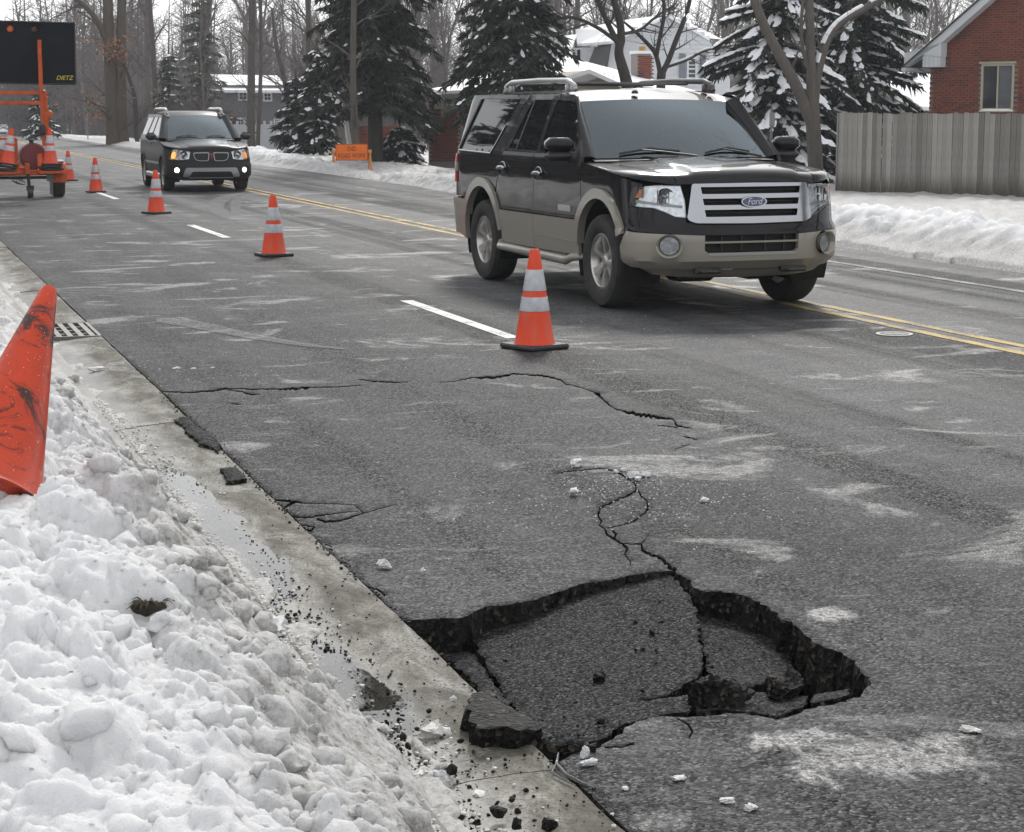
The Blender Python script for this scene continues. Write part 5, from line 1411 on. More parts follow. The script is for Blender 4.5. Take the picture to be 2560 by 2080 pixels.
sh.panel('intake_trim', [(-.40, .500), (-.40, .522), (.40, .522), (.40, .500)], .006, .02, M_SILV, big, 1)
for x in (-.28, -.1, .12, .3): sh.panel('intake_rib', [(x, .535), (x, .67), (x + .012, .67), (x + .012, .535)], -.03, .02, M_BLACK, big, 1)
sh.panel('tailgate', [(sl(4.62) + .37, .81), (sl(4.62) + .37, 1.84), (sh.end - .001, 1.84), (sh.end - .001, .81)], 0, .02, M_CHAR, big, 1); sh.panel('tailgate', [(sl(4.62) + .37, .81), (sl(4.62) + .37, 1.84), (sh.end - .001, 1.84), (sh.end - .001, .81)], 0, .02, M_CHAR, big, -1)
for A in (FA, RA): arch_liner(big, sh, A[0], A[1], RI + .03)
mb = MB(); mb.box((0, 2.55, .52), (1.30, 4.5, .30)); mb.box((0, 2.45, .72), (1.86, 1.95, .6)); mb.box((0, .45, .8), (1.1, .5, .5)); mb.box((0, 4.75, .8), (1.5, .5, .6)); mb.tube([(-.85, FA[0], .40), (.85, FA[0], .40)], .06, 8); mb.tube([(-.85, RA[0], .38), (.85, RA[0], .38)], .07, 8); mb.box((-.30, .55, .30), (.35, .3, .1), 0, .03); mb.box((.35, .6, .30), (.3, .3, .1), 0, .03); mb.tube([(-.78, 1.72, .33), (-.80, 1.74, .24)], .02, 6); mb.build('underbody', M_VOID, big)
for l in (2.75, 3.55):
    mb = MB(); mb.box((0, l, 1.945), (1.40, .06, .028), 0, .01); mb.build('roof_crossbar', M_DARKGREY, big)
mb = MB(); mb.lathe([(.032, 0), (.030, .02), (.018, .032), (0, .034)], 14, Matrix.Translation((-.16, 2.06, 1.845))); mb.build('antenna_base', M_BLACK, big, True)
for k in range(9):
    p = hood_b(.97, -.62 + k * .045); mb = MB(); mb.box((p.x, p.y - .005, p.z + .003), (.010, .05, .006), .5); mb.build('bonnet_vent_slat', M_VOID, big)
# thin snow left on the SUV's roof
mb = MB()
mb.grid(lambda u, v: Vector((-.05 + u * .60, 2.22 + v * .75 + .04 * math.sin(u * 9), 1.878 + .028 * (1 - (2 * u - 1) ** 6) * (1 - (2 * v - 1) ** 6) * (.6 + .8 * abs(mnoise.noise(Vector((u * 4, v * 4, 2))))) - .02 * (1 - (1 - (2 * u - 1) ** 8) * (1 - (2 * v - 1) ** 8)) - .012 * u * u)), np.linspace(0, 1, 26), np.linspace(0, 1, 26))
o = mb.build('roof_snow', M_SNOW, None, True, 80); o.location = big.location; o.rotation_euler = big.rotation_euler
tag(o, 'thin patch of snow lying on the roof of the big charcoal SUV', 'snow patch')
# ------------------------------------------------------------------ the oncoming mid-size SUV
def inset_mid(s, z):
    fr = 1 - smooth01(.95, 1.4, s)
    side = float(np.interp(z, [.2, .32, .62, .9, 1.05, 1.10, 1.16, 1.58, 1.64], [.07, .04, 0, 0, .008, .02, .045, .20, .25]))
    front = float(np.interp(z, [.18, .28, .36, .55, .62, .70, .88], [.12, .02, -.03, -.03, -.005, .0, .05]))
    if z > 1.0: front = side
    return fr * front + (1 - fr) * side
pl_, pr_ = G(418.6, 474.5), G(592.7, 475.5)
mid = thing('oncoming_suv', 'dark grey mid-size SUV with twin grille openings and lit fog lamps, coming towards the cones', 'SUV', ((pl_.x + pr_.x) / 2 + .03, 41.15, 0), .0)
s2 = Shell(.90, 4.78, .60, 2.7, .6, 2.6, inset_mid); sl2 = s2.sl
DM = dict(wb=.70, lb=1.12, lbc=.24, zb=1.085, wt=.58, lt=2.02, ltc=.10, zt=1.585, door0=(1.42, 1.10), door1=(2.05, 1.58), zroof=1.625, wroof=.68, rear=4.55, crown=.05, drop=.02,
          xh=.70, xh0=.82, hl0=.03, ht=[0, .01, .03, .08, .2, .5, 1], hz=[.885, .915, .935, .955, .985, 1.03, 1.075], hcurve=.05, crease=(.42, .52), dome=.012, wz0=.87, wz1=1.06, lseat=2.35)
build_greenhouse(s2, mid, M_GREYP, DM)
FA2 = (.98, .36); RA2 = (3.83, .36)
for sg in (1, -1):
    Q = lambda pts: [(sl2(l), z) for l, z in pts]
    s2.panel('wing', Q([(1.405, .34), (1.405, 1.06), (1.0, .98), (.62, .90)]) + [(s2.sx(.80) + .05, .865), (s2.sx(.82) + .05, .66), (s2.sx(.82) + .08, .30)] + [(sl2(l), z) for l, z in arc(*FA2, .42, 190, -6, 18)][::-1][::-1][::-1], 0, .02, M_GREYP, mid, sg)
    dz = [(1.412, .34), (1.412, 1.10), (2.05, 1.58), (2.55, 1.60), (2.66, 1.10), (2.66, .34)]
    w = rounded([(1.60, 1.15), (2.06, 1.52), (2.48, 1.54), (2.56, 1.13)], .03)
    d = s2.panel('door', Q(dz), 0, .02, M_GREYP, mid, sg, [Q(w)]); s2.panel('window', Q(w), -.008, 0, M_TINT, d, sg); s2.panel('side_moulding', Q([(1.42, .55), (1.42, .60), (2.65, .60), (2.65, .55)]), .012, .015, M_SILV, d, sg)
    mb = MB(); mb.tube([s2.M(sg * sl2(l), .98, .02) for l in (2.42, 2.5, 2.6)], .015, 6); mb.build('handle', M_BLACK, d)
    dz = [(2.668, .34), (2.668, 1.10), (2.56, 1.60), (3.2, 1.60), (3.52, 1.10), (3.42, .75), (3.40, .34)]
    w = rounded([(2.66, 1.13), (2.60, 1.54), (3.14, 1.54), (3.38, 1.14)], .03)
    d = s2.panel('door', Q(dz), 0, .02, M_GREYP, mid, sg, [Q(w)]); s2.panel('window', Q(w), -.008, 0, M_TINT, d, sg); s2.panel('side_moulding', Q([(2.67, .55), (2.67, .60), (3.40, .60), (3.40, .55)]), .012, .015, M_SILV, d, sg)
    e = s2.end
    w = rounded([(sl2(3.52), 1.15), (sl2(3.30), 1.53), (sl2(4.15), 1.53), (sl2(4.20) + .1, 1.17)], .03)
    qd = s2.panel('quarter_panel', Q([(l, z) for l, z in arc(*RA2, .42, 0, 152, 14)]) + Q([(3.43, .75), (3.53, 1.10), (3.21, 1.60)]) + [(sl2(4.2) + .2, 1.60), (sl2(4.2) + .38, 1.1), (sl2(4.2) + .4, .4)], 0, .02, M_GREYP, mid, sg, [w]); s2.panel('window', w, -.008, 0, M_TINT, qd, sg)
    for A in (FA2, RA2): s2.panel('wheel_arch_trim', Q(arc(*A, .425, 186, -6, 20) + arc(*A, .375, -6, 186, 20)), .012, .06, M_GREYP, mid, sg, step=.04)
    wheel(mid, sg * .775, FA2[0], .352, .235, .235, sg, 5); wheel(mid, sg * .775, RA2[0], .352, .235, .235, sg, 5)
    mb = MB(); mb.box((sg * .85, 2.4, .30), (.12, 2.0, .12), 0, .03); mb.build('sill', M_SILV, mid)
    mb = MB(); xr = sg * .60; mb.tube([(xr, 2.10, 1.60), (xr, 2.16, 1.68), (xr, 2.30, 1.72), (xr, 3.6, 1.72), (xr, 3.8, 1.69), (xr, 3.86, 1.61)], [.03, .035, .03, .03, .035, .03], 8); mb.build('roof_rail', M_SILV, mid, True)
    mb = MB(); mb.box((sg * 1.02, 1.60, 1.135), (.23, .15, .16), 0, .06); mb.tube([(sg * .86, 1.58, 1.07), (sg * .95, 1.59, 1.10)], [.04, .04], 6); mb.build('door_mirror', M_BLACK, mid, True)
    hl = [(s2.sx(.42), .83), (s2.sx(.46), .685), (s2.sx(.62), .665), (s2.sx(.80) + .06, .665), (s2.sx(.80) + .09, .86), (s2.sx(.74), .885), (s2.sx(.55), .865)]
    hp = s2.panel('headlamp', hl, -.03, .02, M_REFLECTOR, mid, sg, step=.04); s2.panel('headlamp_lens', hl, .008, .02, M_LENS, hp, sg, step=.05)
    c = s2.M(sg * s2.sx(.57), .765, -.01); Tm = Matrix.Translation(c) @ Matrix.Rotation(math.pi / 2, 4, 'X'); mb = MB(); mb.lathe([(.085, 0), (.08, .02), (.045, .0), (0, .015)], 18, Tm); mb.build('lamp_bowl', M_CHROME, hp, True)
    cc = [(s2.sx(.76) + .03 + .05 * math.cos(R(a)), .76 + .07 * math.sin(R(a))) for a in range(0, 360, 24)]
    s2.panel('turn_signal', cc, -.008, .02, glow('amber_lamp_lit', (1.0, .36, .05), 1.3 if sg < 0 else .4), hp, sg, step=.04)
    fc = [(s2.sx(.69) + .052 * math.cos(R(a)), .455 + .052 * math.sin(R(a))) for a in range(0, 360, 24)]
    s2.panel('fog_lamp', fc, .006, .02, glow('fog_lamp_lit', (1.0, .93, .74), 3.5), mid, sg, step=.03)
    op = rounded([(sg * .055, .805), (sg * .365, .80), (sg * .335, .69), (sg * .27, .655), (sg * .075, .655)], .035)
    if sg < 0: op = op[::-1]
    cx = sum(p[0] for p in op) / len(op); cz = sum(p[1] for p in op) / len(op)
    big_o = [(cx + (p[0] - cx) * 1.10, cz + (p[1] - cz) * 1.22) for p in op]
    g = s2.panel('grille', big_o, .02, .03, M_SILV, mid, 1, [op], step=.04); s2.panel('grille_mesh', op, -.01, 0, M_VOID, g, 1)
s2.panel('front_fascia', [(-s2.sx(.44), .84), (-s2.sx(.46), .68), (-s2.sx(.62), .655), (-s2.sx(.80) - .05, .655), (-s2.sx(.82) - .06, .60), (0, .60), (s2.sx(.82) + .06, .60), (s2.sx(.80) + .05, .655), (s2.sx(.62), .655), (s2.sx(.46), .68), (s2.sx(.44), .84), (.3, .885), (-.3, .885)], 0, .03, M_GREYP, mid, 1)
s2.panel('front_bumper', [(-s2.sx(.82) - .06, .598), (-s2.sx(.84) - .1, .30), (-.6, .24), (.6, .24), (s2.sx(.84) + .1, .30), (s2.sx(.82) + .06, .598)], 0, .04, M_GREYP, mid, 1)
trim = rounded([(-.52, .505), (-.60, .31), (-.46, .31), (-.40, .425), (.40, .425), (.46, .31), (.60, .31), (.52, .505)], .03)
s2.panel('skid_trim', trim, .02, .03, M_SILV, mid, 1, step=.05); s2.panel('air_intake', [(-.41, .42), (-.45, .31), (.45, .31), (.41, .42)], .012, .01, M_VOID, mid, 1); s2.panel('skid_trim', [(-.47, .285), (-.47, .307), (.47, .307), (.47, .285)], .018, .02, M_SILV, mid, 1)
s2.panel('nose_crest', [(-.02, .80), (0, .67), (.02, .80)], .024, .01, M_REDL, mid, 1, step=.02)
s2.panel('tailgate', [(sl2(4.2) + .38, .4), (sl2(4.2) + .2, 1.60), (s2.end - .001, 1.60), (s2.end - .001, .4)], 0, .02, M_GREYP, mid, 1); s2.panel('tailgate', [(sl2(4.2) + .38, .4), (sl2(4.2) + .2, 1.60), (s2.end - .001, 1.60), (s2.end - .001, .4)], 0, .02, M_GREYP, mid, -1)
for A in (FA2, RA2): arch_liner(mid, s2, A[0], A[1], .40, .3)
mb = MB(); mb.box((0, 2.4, .42), (1.25, 4.2, .26)); mb.box((0, 2.4, .65), (1.66, 2.0, .6)); mb.box((0, .5, .6), (1.0, .5, .5)); mb.build('underbody', M_VOID, mid)

# ------------------------------------------------------------------ far vehicles
def far_car(name, label, cat, loc, rz, paint, prof, wins, W, wheels, L):
    """prof: side outline (l, z); body narrowed above the belt"""
    t = thing(name, label, cat, loc, rz); belt = max(z for l, z in prof) * .62
    mb = MB(); n = len(prof)
    def wx(z): return W - max(0, z - belt) * .30
    for k, (f, zo) in enumerate(((1, 0),)):
        vs = [(-wx(z), l, z) for l, z in prof] + [(-wx(z) * .8, l, z + (.04 if z > belt else 0)) for l, z in prof] + [(wx(z) * .8, l, z + (.04 if z > belt else 0)) for l, z in prof] + [(wx(z), l, z) for l, z in prof]
        fs = [tuple(range(n)), tuple(range(3 * n, 4 * n))[::-1]]
        for b in range(3):
            for i in range(n): fs.append((b * n + i, b * n + (i + 1) % n, (b + 1) * n + (i + 1) % n, (b + 1) * n + i))
        mb.add(vs, fs)
    mb.build('body', paint, t)
    for w in wins:
        mb = MB()
        if w[0] == 'side':
            for sg in (-1, 1):
                m2 = MB(); m2.add([(sg * (wx(z) + .006), l, z) for l, z in w[1]], [tuple(range(len(w[1])))]); m2.build('window', M_TINT, t, fixn=False)
            continue
        else:
            (l0, z0), (l1, z1) = w[1]; mb.add([(-wx(z0) * .86, l0 - .012, z0), (wx(z0) * .86, l0 - .012, z0), (wx(z1) * .86, l1 - .012, z1), (-wx(z1) * .86, l1 - .012, z1)], [(0, 1, 2, 3)])
        mb.build('window', M_TINT, t, fixn=False)
    for l in wheels:
        for sg in (-1, 1):
            mb = MB(); mb.lathe([(.2, -.1), (.33, -.1), (.33, .1), (.2, .1), (0, .08)], 18, Matrix.Translation((sg * (W - .1), l, .33)) @ Matrix.Rotation(sg * math.pi / 2, 4, 'Y')); o = mb.build('wheel', M_TYRE, t)
            mb = MB(); mb.lathe([(0, .105), (.2, .102), (.2, .08)], 14, Matrix.Translation((sg * (W - .1), l, .33)) @ Matrix.Rotation(sg * math.pi / 2, 4, 'Y')); mb.build('rim', M_ALLOY, o)
    for sg in (-1, 1):
        mb = MB(); mb.box((sg * W * .72, -.005 + prof[0][0], .72), (.3, .04, .14)); mb.build('headlamp', M_REFLECTOR, t)
    mb = MB(); mb.box((0, prof[0][0] - .005, .66), (W * .8, .04, .14)); mb.build('grille', M_BLACK, t)
    return t
saloon = [(0, .35), (0, .72), (.12, .84), (1.0, .96), (1.65, 1.42), (2.9, 1.45), (3.9, 1.02), (4.5, .98), (4.55, .4)]
def spot(px, Y): p = DY(px, 300, Y); return (p.x, Y, far_drop(Y) - .02)
far_car('white_car', 'white car at the left edge of the view, beyond the orange trailer', 'car', spot(5, 196), 0, M_WPAINT, saloon, [('front', ((1.02, .98), (1.62, 1.38))), ('side', [(1.25, 1.0), (1.7, 1.36), (2.85, 1.38), (3.6, 1.04)])], .88, (.85, 3.6), 4.5)
pick = [(0, .45), (0, .95), (.2, 1.05), (1.15, 1.12), (1.7, 1.72), (2.75, 1.74), (2.95, 1.15), (5.1, 1.12), (5.15, .5)]
far_car('pickup_truck', 'pale pickup truck parked side-on by the far snow bank', 'pickup truck', spot(196, 235), R(75), plain('pale_pickup_paint', (.48, .52, .56), .4), pick, [('front', ((1.18, 1.15), (1.66, 1.66))), ('side', [(1.4, 1.15), (1.75, 1.66), (2.7, 1.68), (2.8, 1.15)])], .95, (.95, 4.1), 5.1)
far_car('dark_car', 'dark parked car beyond the trailer uprights, left of the pale pickup', 'car', spot(128, 240), R(70), plain('dark_far_paint', (.03, .035, .04), .4), saloon, [('side', [(1.25, 1.0), (1.7, 1.36), (2.85, 1.38), (3.6, 1.04)])], .88, (.85, 3.6), 4.5)
far_car('dark_car', 'grey parked car just left of the rusty-leaved oak trunks', 'car', spot(282, 232), R(80), plain('slate_far_paint', (.10, .105, .115), .4), saloon, [('side', [(1.25, 1.0), (1.7, 1.36), (2.85, 1.38), (3.6, 1.04)])], .88, (.85, 3.6), 4.5)

# ------------------------------------------------------------------ arrow-board trailer
M_TORANGE = plain('trailer_orange', (.46, .085, .022), .5, 0, .25, 8, spec=.2); M_DRUM = plain('drum_maroon', (.16, .022, .03), .5, 0, .2, 8)
M_BOARD = plain('board_black', (.010, .011, .014), .7, 0, .2, 4, spec=.1); M_LAMP = plain('board_lamp_amber', (.62, .11, .02), .35, 0, .1); M_LAMPD = plain('board_lamp_dark', (.07, .016, .012), .4)
TY = 39.6
U = lambda x, y, dY=0.0: DY(x * .265, 40 + y * .265, TY + dY)
tp = G(120, 488); tr = thing('sign_trailer', 'orange trailer carrying a big black arrow board, a maroon drum and spare cones', 'trailer', (tp.x - .9, TY, 0))
def tadd(mb, name, m, parent=None, **k):
    """built in world coordinates, then hung under the trailer"""
    o = mb.build(name, m, None, **k); par = parent or tr
    o.data.transform(Matrix.Translation(-Vector(tr.location))); o.parent = par
    return o
def bar(a, b, w=.06, d=None):
    mb = MB(); a = Vector(a); b = Vector(b); L = (b - a).length; M = (b - a).to_track_quat('Z', 'Y').to_matrix().to_4x4(); mb.box((a + b) / 2, (w, d or w, L), 0, .006, M); return mb
rt = U(703, 66); rb_ = U(713, 645); lt_ = Vector((rt.x - 2.55, TY, rt.z + .02))
mb = MB(); mb.extr([(rt.x - 2.55, TY, rb_.z + .03), (rb_.x, TY, rb_.z), (rt.x, TY, rt.z), (rt.x - 2.55, TY, rt.z + .03)], (0, .09, 0)); bd = tadd(mb, 'arrow_board', M_BOARD)
mb = MB(); 
for a, b in (((rt.x - 2.55, TY - .006, rb_.z + .03), (rb_.x, TY - .006, rb_.z)), ((rb_.x, TY - .006, rb_.z), (rt.x, TY - .006, rt.z)), ((rt.x, TY - .006, rt.z), (rt.x - 2.55, TY - .006, rt.z + .03))): mb.tube([a, b], .014, 4)
tadd(mb, 'board_edge', M_BLACK, bd)
for (x, y), m in (((95, 118), M_LAMP), ((322, 123), M_LAMPD), ((-130, 112), M_LAMPD), ((-355, 106), M_LAMPD)):
    c = U(x, y, -.03); mb = MB(); mb.lathe([(.066, 0), (.066, .03), (.05, .05), (0, .058)], 18, Matrix.Translation(c + Vector((0, .03, 0))) @ Matrix.Rotation(math.pi / 2, 4, 'X')); tadd(mb, 'lamp', m, bd, smooth=True)
    mb = MB(); q = [c + Vector((.075 * math.cos(k * math.pi / 8), 0, .075 * math.sin(k * math.pi / 8))) for k in range(9)]; mb.grid(lambda i, k: q[i] + Vector((0, -.07 * k, 0)), range(9), [0, 1]); tadd(mb, 'lamp_hood', M_BLACK, bd)
tm = text_mesh('DIETZ', .115, .3, .001, 1.0); M_YTXT = plain('yellow_lettering', (.62, .50, .03), .5); tm.materials.append(M_YTXT)
o = link('board_lettering', tm, None, bd); o.rotation_euler = (math.pi / 2, 0, 0); c = U(607, 585, -.01); o.location = c - Vector(tr.location); o.location.y = -.004
tadd(bar(U(370, 225, -.08), U(388, 720, -.08), .075, .05), 'mast_brace', M_TORANGE)
for y0 in (724, 820):
    a = U(440 if y0 == 724 else 385, y0); tadd(bar(a, (a.x - 2.6, TY, a.z), .07), 'cross_rail', M_TORANGE)
tadd(bar(U(388, 700), U(418, 1230), .085, .07), 'upright', M_TORANGE); tadd(bar(U(428, 725), U(446, 1200), .075, .07), 'upright', M_TORANGE)
for dx in (-1.7,):
    a = U(388, 700); b = U(418, 1230); tadd(bar(a + Vector((dx, 0, 0)), b + Vector((dx, 0, 0)), .085, .07), 'upright', M_TORANGE)
mb = MB(); c = U(465, 925); mb.lathe([(.06, -.04), (.075, 0), (.06, .04)], 14, Matrix.Translation(c) @ Matrix.Rotation(math.pi / 2, 4, 'X')); mb.tube([c, c + Vector((.03, -.08, -.12))], .012, 5); tadd(mb, 'winch', M_TORANGE)
mb = MB(); c = U(400, 1070, -.05); mb.box(c, (.11, .1, .22), 0, .03); tadd(mb, 'cable_box', M_BLACK)
mb = MB(); c = U(325, 1330); r_ = .255; mb.lathe([(0, .0), (r_ - .02, 0), (r_, .02), (r_, .75), (r_ - .02, .77), (0, .77)], 28, Matrix.Translation(c + Vector((0, .2, 0))) @ Matrix.Rotation(-math.pi / 2, 4, 'X')); dm = tadd(mb, 'drum', M_DRUM, smooth=True)
mb = MB(); c2 = c + Vector((-.03, .25, r_)); mb.lathe([(.04, 0), (.04, .05), (.06, .055), (.06, .08), (0, .085)], 12, Matrix.Translation(c2)); tadd(mb, 'filler_cap', M_BLACK, dm)
mb = MB(); q = [c + Vector(((r_ + .012) * math.sin(a), .25, (r_ + .012) * math.cos(a))) for a in np.linspace(-2.4, 2.4, 22)]; mb.tube(q, .014, 5); tadd(mb, 'drum_strap', plain('strap_steel', (.3, .29, .27), .4, .7), dm)
a = U(165, 1145); b = U(165, 1400); mb = MB(); mb.box((a.x - .55, TY + .35, (a.z + b.z) / 2), (1.1, .65, a.z - b.z), 0, .02); bx = tadd(mb, 'battery_box', M_TORANGE)
mb = MB(); c = U(30, 1215, 0); mb.lathe([(.10, 0), (.095, .02), (.03, .025), (0, .026)], 20, Matrix.Translation(Vector((c.x, TY + .02, c.z))) @ Matrix.Rotation(math.pi / 2, 4, 'X')); tadd(mb, 'round_reflector', M_REFL, bx)
a = U(430, 1475); tadd(bar((a.x + .02, TY, a.z), (a.x - 2.5, TY, a.z - .02), .07, .11), 'chassis_rail', M_TORANGE); tadd(bar((a.x + .02, TY + 1.4, a.z), (a.x - 2.5, TY + 1.4, a.z), .07, .11), 'chassis_rail', M_TORANGE)
for dx in (-.05, -.85, -2.2): tadd(bar((a.x + dx, TY, a.z), (a.x + dx, TY + 1.4, a.z), .07), 'chassis_beam', M_TORANGE)
tadd(bar((a.x - .1, TY - .05, a.z + .10), (a.x - .1, TY + .06, a.z + .34), .10, .1), 'chassis_post', M_TORANGE)
c = U(150, 1400); tadd(bar((c.x, TY - .05, a.z - .05), (c.x, TY - .05, c.z + .05), .12, .1), 'chassis_post', M_TORANGE)
tadd(bar(U(255, 1390, -.06), U(262, 1500, -.06), .09), 'jack_socket', M_TORANGE)
b = U(470, 1526); tadd(bar((b.x + .3, TY + .25, b.z), (b.x - 2.6, TY + .25, b.z), .06), 'axle', M_BLACK)
w0 = U(560, 1690, .15); wr = .30
wo = MB(); Tw = Matrix.Translation((w0.x, TY + .35, wr)) @ Matrix.Rotation(math.pi / 2, 4, 'Y'); wo.lathe([(.17, -.08), (.2, -.11), (.27, -.115), (.30, -.08), (.30, .08), (.27, .115), (.2, .11), (.17, .08)], 30, Tw, closed=True); wh = tadd(wo, 'wheel', M_TYRE, smooth=True)
mb = MB(); mb.lathe([(0, .03), (.172, .05), (.172, -.05), (0, -.03)], 20, Tw); tadd(mb, 'rim', M_WPAINT, wh)
mb = MB(); pts_ = arc(TY + .35, wr, .36, -5, 185, 14); mb.grid(lambda i, k: Vector((w0.x - .15 + .30 * k, pts_[i][0], pts_[i][1] + .02)), range(len(pts_)), [0, 1]); mb.add([(w0.x + .15, p_[0], p_[1] + .02) for p_ in pts_], [tuple(range(len(pts_)))]); fd_ = tadd(mb, 'mudguard', M_TORANGE)
mb = MB(); mb.box((w0.x, TY + .34, wr + .40), (.24, .42, .035), 0, .015); tadd(mb, 'mudguard_snow', M_SNOW, fd_)
wo = MB(); Tw = Matrix.Translation((w0.x - 2.2, TY + .35, wr)) @ Matrix.Rotation(math.pi / 2, 4, 'Y'); wo.lathe([(.17, -.08), (.2, -.11), (.27, -.115), (.30, -.08), (.30, .08), (.27, .115), (.2, .11), (.17, .08)], 30, Tw, closed=True); tadd(wo, 'wheel', M_TYRE, smooth=True)
j0 = U(265, 1490, -.12); mb = MB(); mb.tube([j0, (j0.x + .02, j0.y, .14)], .032, 8); tadd(mb, 'jack_leg', M_BLACK)
mb = MB(); mb.lathe([(0, -.05), (.10, -.05), (.105, 0), (.10, .05), (0, .05)], 16, Matrix.Translation((j0.x + .03, j0.y, .105)) @ Matrix.Rotation(math.pi / 2, 4, 'Y')); mb.box((j0.x + .03, j0.y, .19), (.14, .07, .10)); tadd(mb, 'jack_wheel', M_BLACK)
j1 = U(480, 1470, -.05); mb = MB(); mb.box((j1.x, j1.y, (j1.z + .06) / 2), (.06, .06, j1.z - .06)); mb.box((j1.x - .02, j1.y, j1.z - .1), (.13, .08, .16)); tadd(mb, 'stabiliser_leg', plain('leg_steel', (.13, .125, .12), .5, .4))
for k in range(3):
    c = U(150 + k * 22, 1520, -.1); mb = MB(); mb.tube([(c.x + .09 * math.sin(t_ * 1.0), c.y, c.z - .13 * math.sin(math.pi * t_ / 5) - .01 * k) for t_ in range(6)], .008, 4); tadd(mb, 'loose_cable', M_BLACK)
# spare cones stood on the chassis
zc = a.z + .06
c = U(475, 1400); copy_tree(c0, kc, (c.x, TY - .05, c.z - .01), .2, 1, 'orange banded cone stood upright on the trailer chassis, right of the maroon drum', 'spare cones on the trailer')
mb = MB()
for k, dz in enumerate((-.055, -.11)): mb.box((c.x + .02 * k, TY - .05 + .02 * k, c.z + dz + .02), (.37, .37, .045), .2 + .15 * k, .015)
o = tag(mb.build('cone_base_stack', M_RUBBER), 'stack of black cone bases under the upright cone on the trailer', 'cone bases'); mb = MB(); mb.box((c.x, TY - .05, c.z - .165 + .02), (.5, .4, .05)); tadd(mb, 'platform', M_TORANGE)
c = U(68, 1400); t_ = copy_tree(c0, kc, (c.x, TY - .05, c.z - .01), .1, 1, 'orange banded cone leaning right on the trailer chassis, at the left edge of the view', 'spare cones on the trailer'); t_.rotation_euler = (0, R(9), .1)
mb = MB(); mb.box((c.x - .02, TY - .05, c.z - .04), (.37, .37, .045), .1, .015, Matrix.Rotation(R(9), 4, 'Y')); mb.box((c.x - .03, TY - .05, c.z - .10), (.37, .37, .045), .1, .015, Matrix.Rotation(R(9), 4, 'Y')); tag(mb.build('cone_base_stack', M_RUBBER), 'stack of black cone bases under the leaning cone on the trailer', 'cone bases')
mb = MB(); mb.box((c.x, TY - .05, c.z - .16), (.5, .4, .05)); tadd(mb, 'platform', M_TORANGE)

# ------------------------------------------------------------------ END ROAD WORK sign
SY = 55.5
S_ = lambda x, y, d=0.0: DY(640 + x * .29952, y * .29952, SY + d)
M_SIGN = plain('sign_orange', (.78, .17, .02), .5, 0, .08, spec=.2); M_LEG = plain('leg_orange', (.62, .22, .05), .5, 0, .15); M_INK = plain('sign_black', (.012, .012, .012), .5)
a, b = S_(663, 1203), S_(934, 1338)
sg_ = thing('road_sign', 'orange END ROAD WORK sign on A-frame legs in the snow bank', 'road sign', ((a.x + b.x) / 2, SY, b.z))
W_, Hh = b.x - a.x, a.z - b.z
mb = MB(); mb.box((0, 0, Hh / 2), (W_, .02, Hh), 0, .004); pn = mb.build('panel', M_SIGN, sg_)
mb = MB()
for z in (.012, Hh - .012): mb.box((0, -.0115, z), (W_ - .02, .003, .010))
for x in (-W_ / 2 + .012, W_ / 2 - .012): mb.box((x, -.0115, Hh / 2), (.010, .003, Hh - .035))
mb.build('border', M_INK, pn)
for body, z, sz in (('END', Hh * .70, .185), ('ROAD WORK', Hh * .28, .185)):
    tm = text_mesh(body, sz, 0, .001, 1.06); tm.materials.append(M_INK); o = link('sign_lettering', tm, None, pn); o.rotation_euler = (math.pi / 2, 0, 0); o.location = (0, -.0118, z); wdt = o.dimensions.x if o.dimensions.x else 1
    xs_ = [v.co.x for v in tm.vertices]; wd = max(xs_) - min(xs_); tgt = W_ * (.27 if body == 'END' else .86); o.scale = (tgt / wd, 1, 1)
for sg in (-1, 1):
    x = sg * (W_ / 2 + .05)
    for dy in (-.17, .17):
        mb = MB(); mb.tube([(x + sg * .015, 0, Hh * .62), (x + sg * .0, dy, -.30)], .024, 4); lg = mb.build('leg', M_LEG, sg_)
        mb = MB(); mb.box((x, dy, -.30), (.05, .10, .10), 0, .01); mb.build('foot', M_LEG, lg)
    mb = MB(); mb.box((x + sg * .01, 0, Hh * .55), (.11, .05, .09), 0, .01); mb.box((x, 0, -.16), (.03, .3, .03)); mb.build('hinge_block', M_LEG, sg_)

# street-name sign and the narrow post by the right-hand trees
p = G(224, 352); t = thing('street_sign', 'small green street-name sign on a thin post beyond the trailer', 'street sign', (p.x, 112, 0))
mb = MB(); mb.tube([(0, 0, -.2), (0, 0, 1.55)], .03, 6); mb.build('post', plain('post_steel', (.25, .25, .25), .5, .5), t)
mb = MB(); mb.box((-.03, 0, 1.62), (.42, .02, .13)); mb.build('name_blade', plain('sign_green', (.02, .20, .15), .5), t)
p = DY(1928, 330, 47.5); t = thing('post_sign', 'grey sign seen edge-on on a thin post, right of the SUV mirror', 'sign post', (p.x, 47.5, -.25))
mb = MB(); mb.box((0, 0, 1.0), (.05, .05, 2.0)); mb.build('post', plain('post_galvanised', (.20, .20, .21), .5, .4), t)
mb = MB(); mb.box((0, -.04, 1.70), (.15, .02, .36), R(0), .004); mb.build('sign_panel', plain('sign_back', (.26, .26, .26), .5, .3), t)
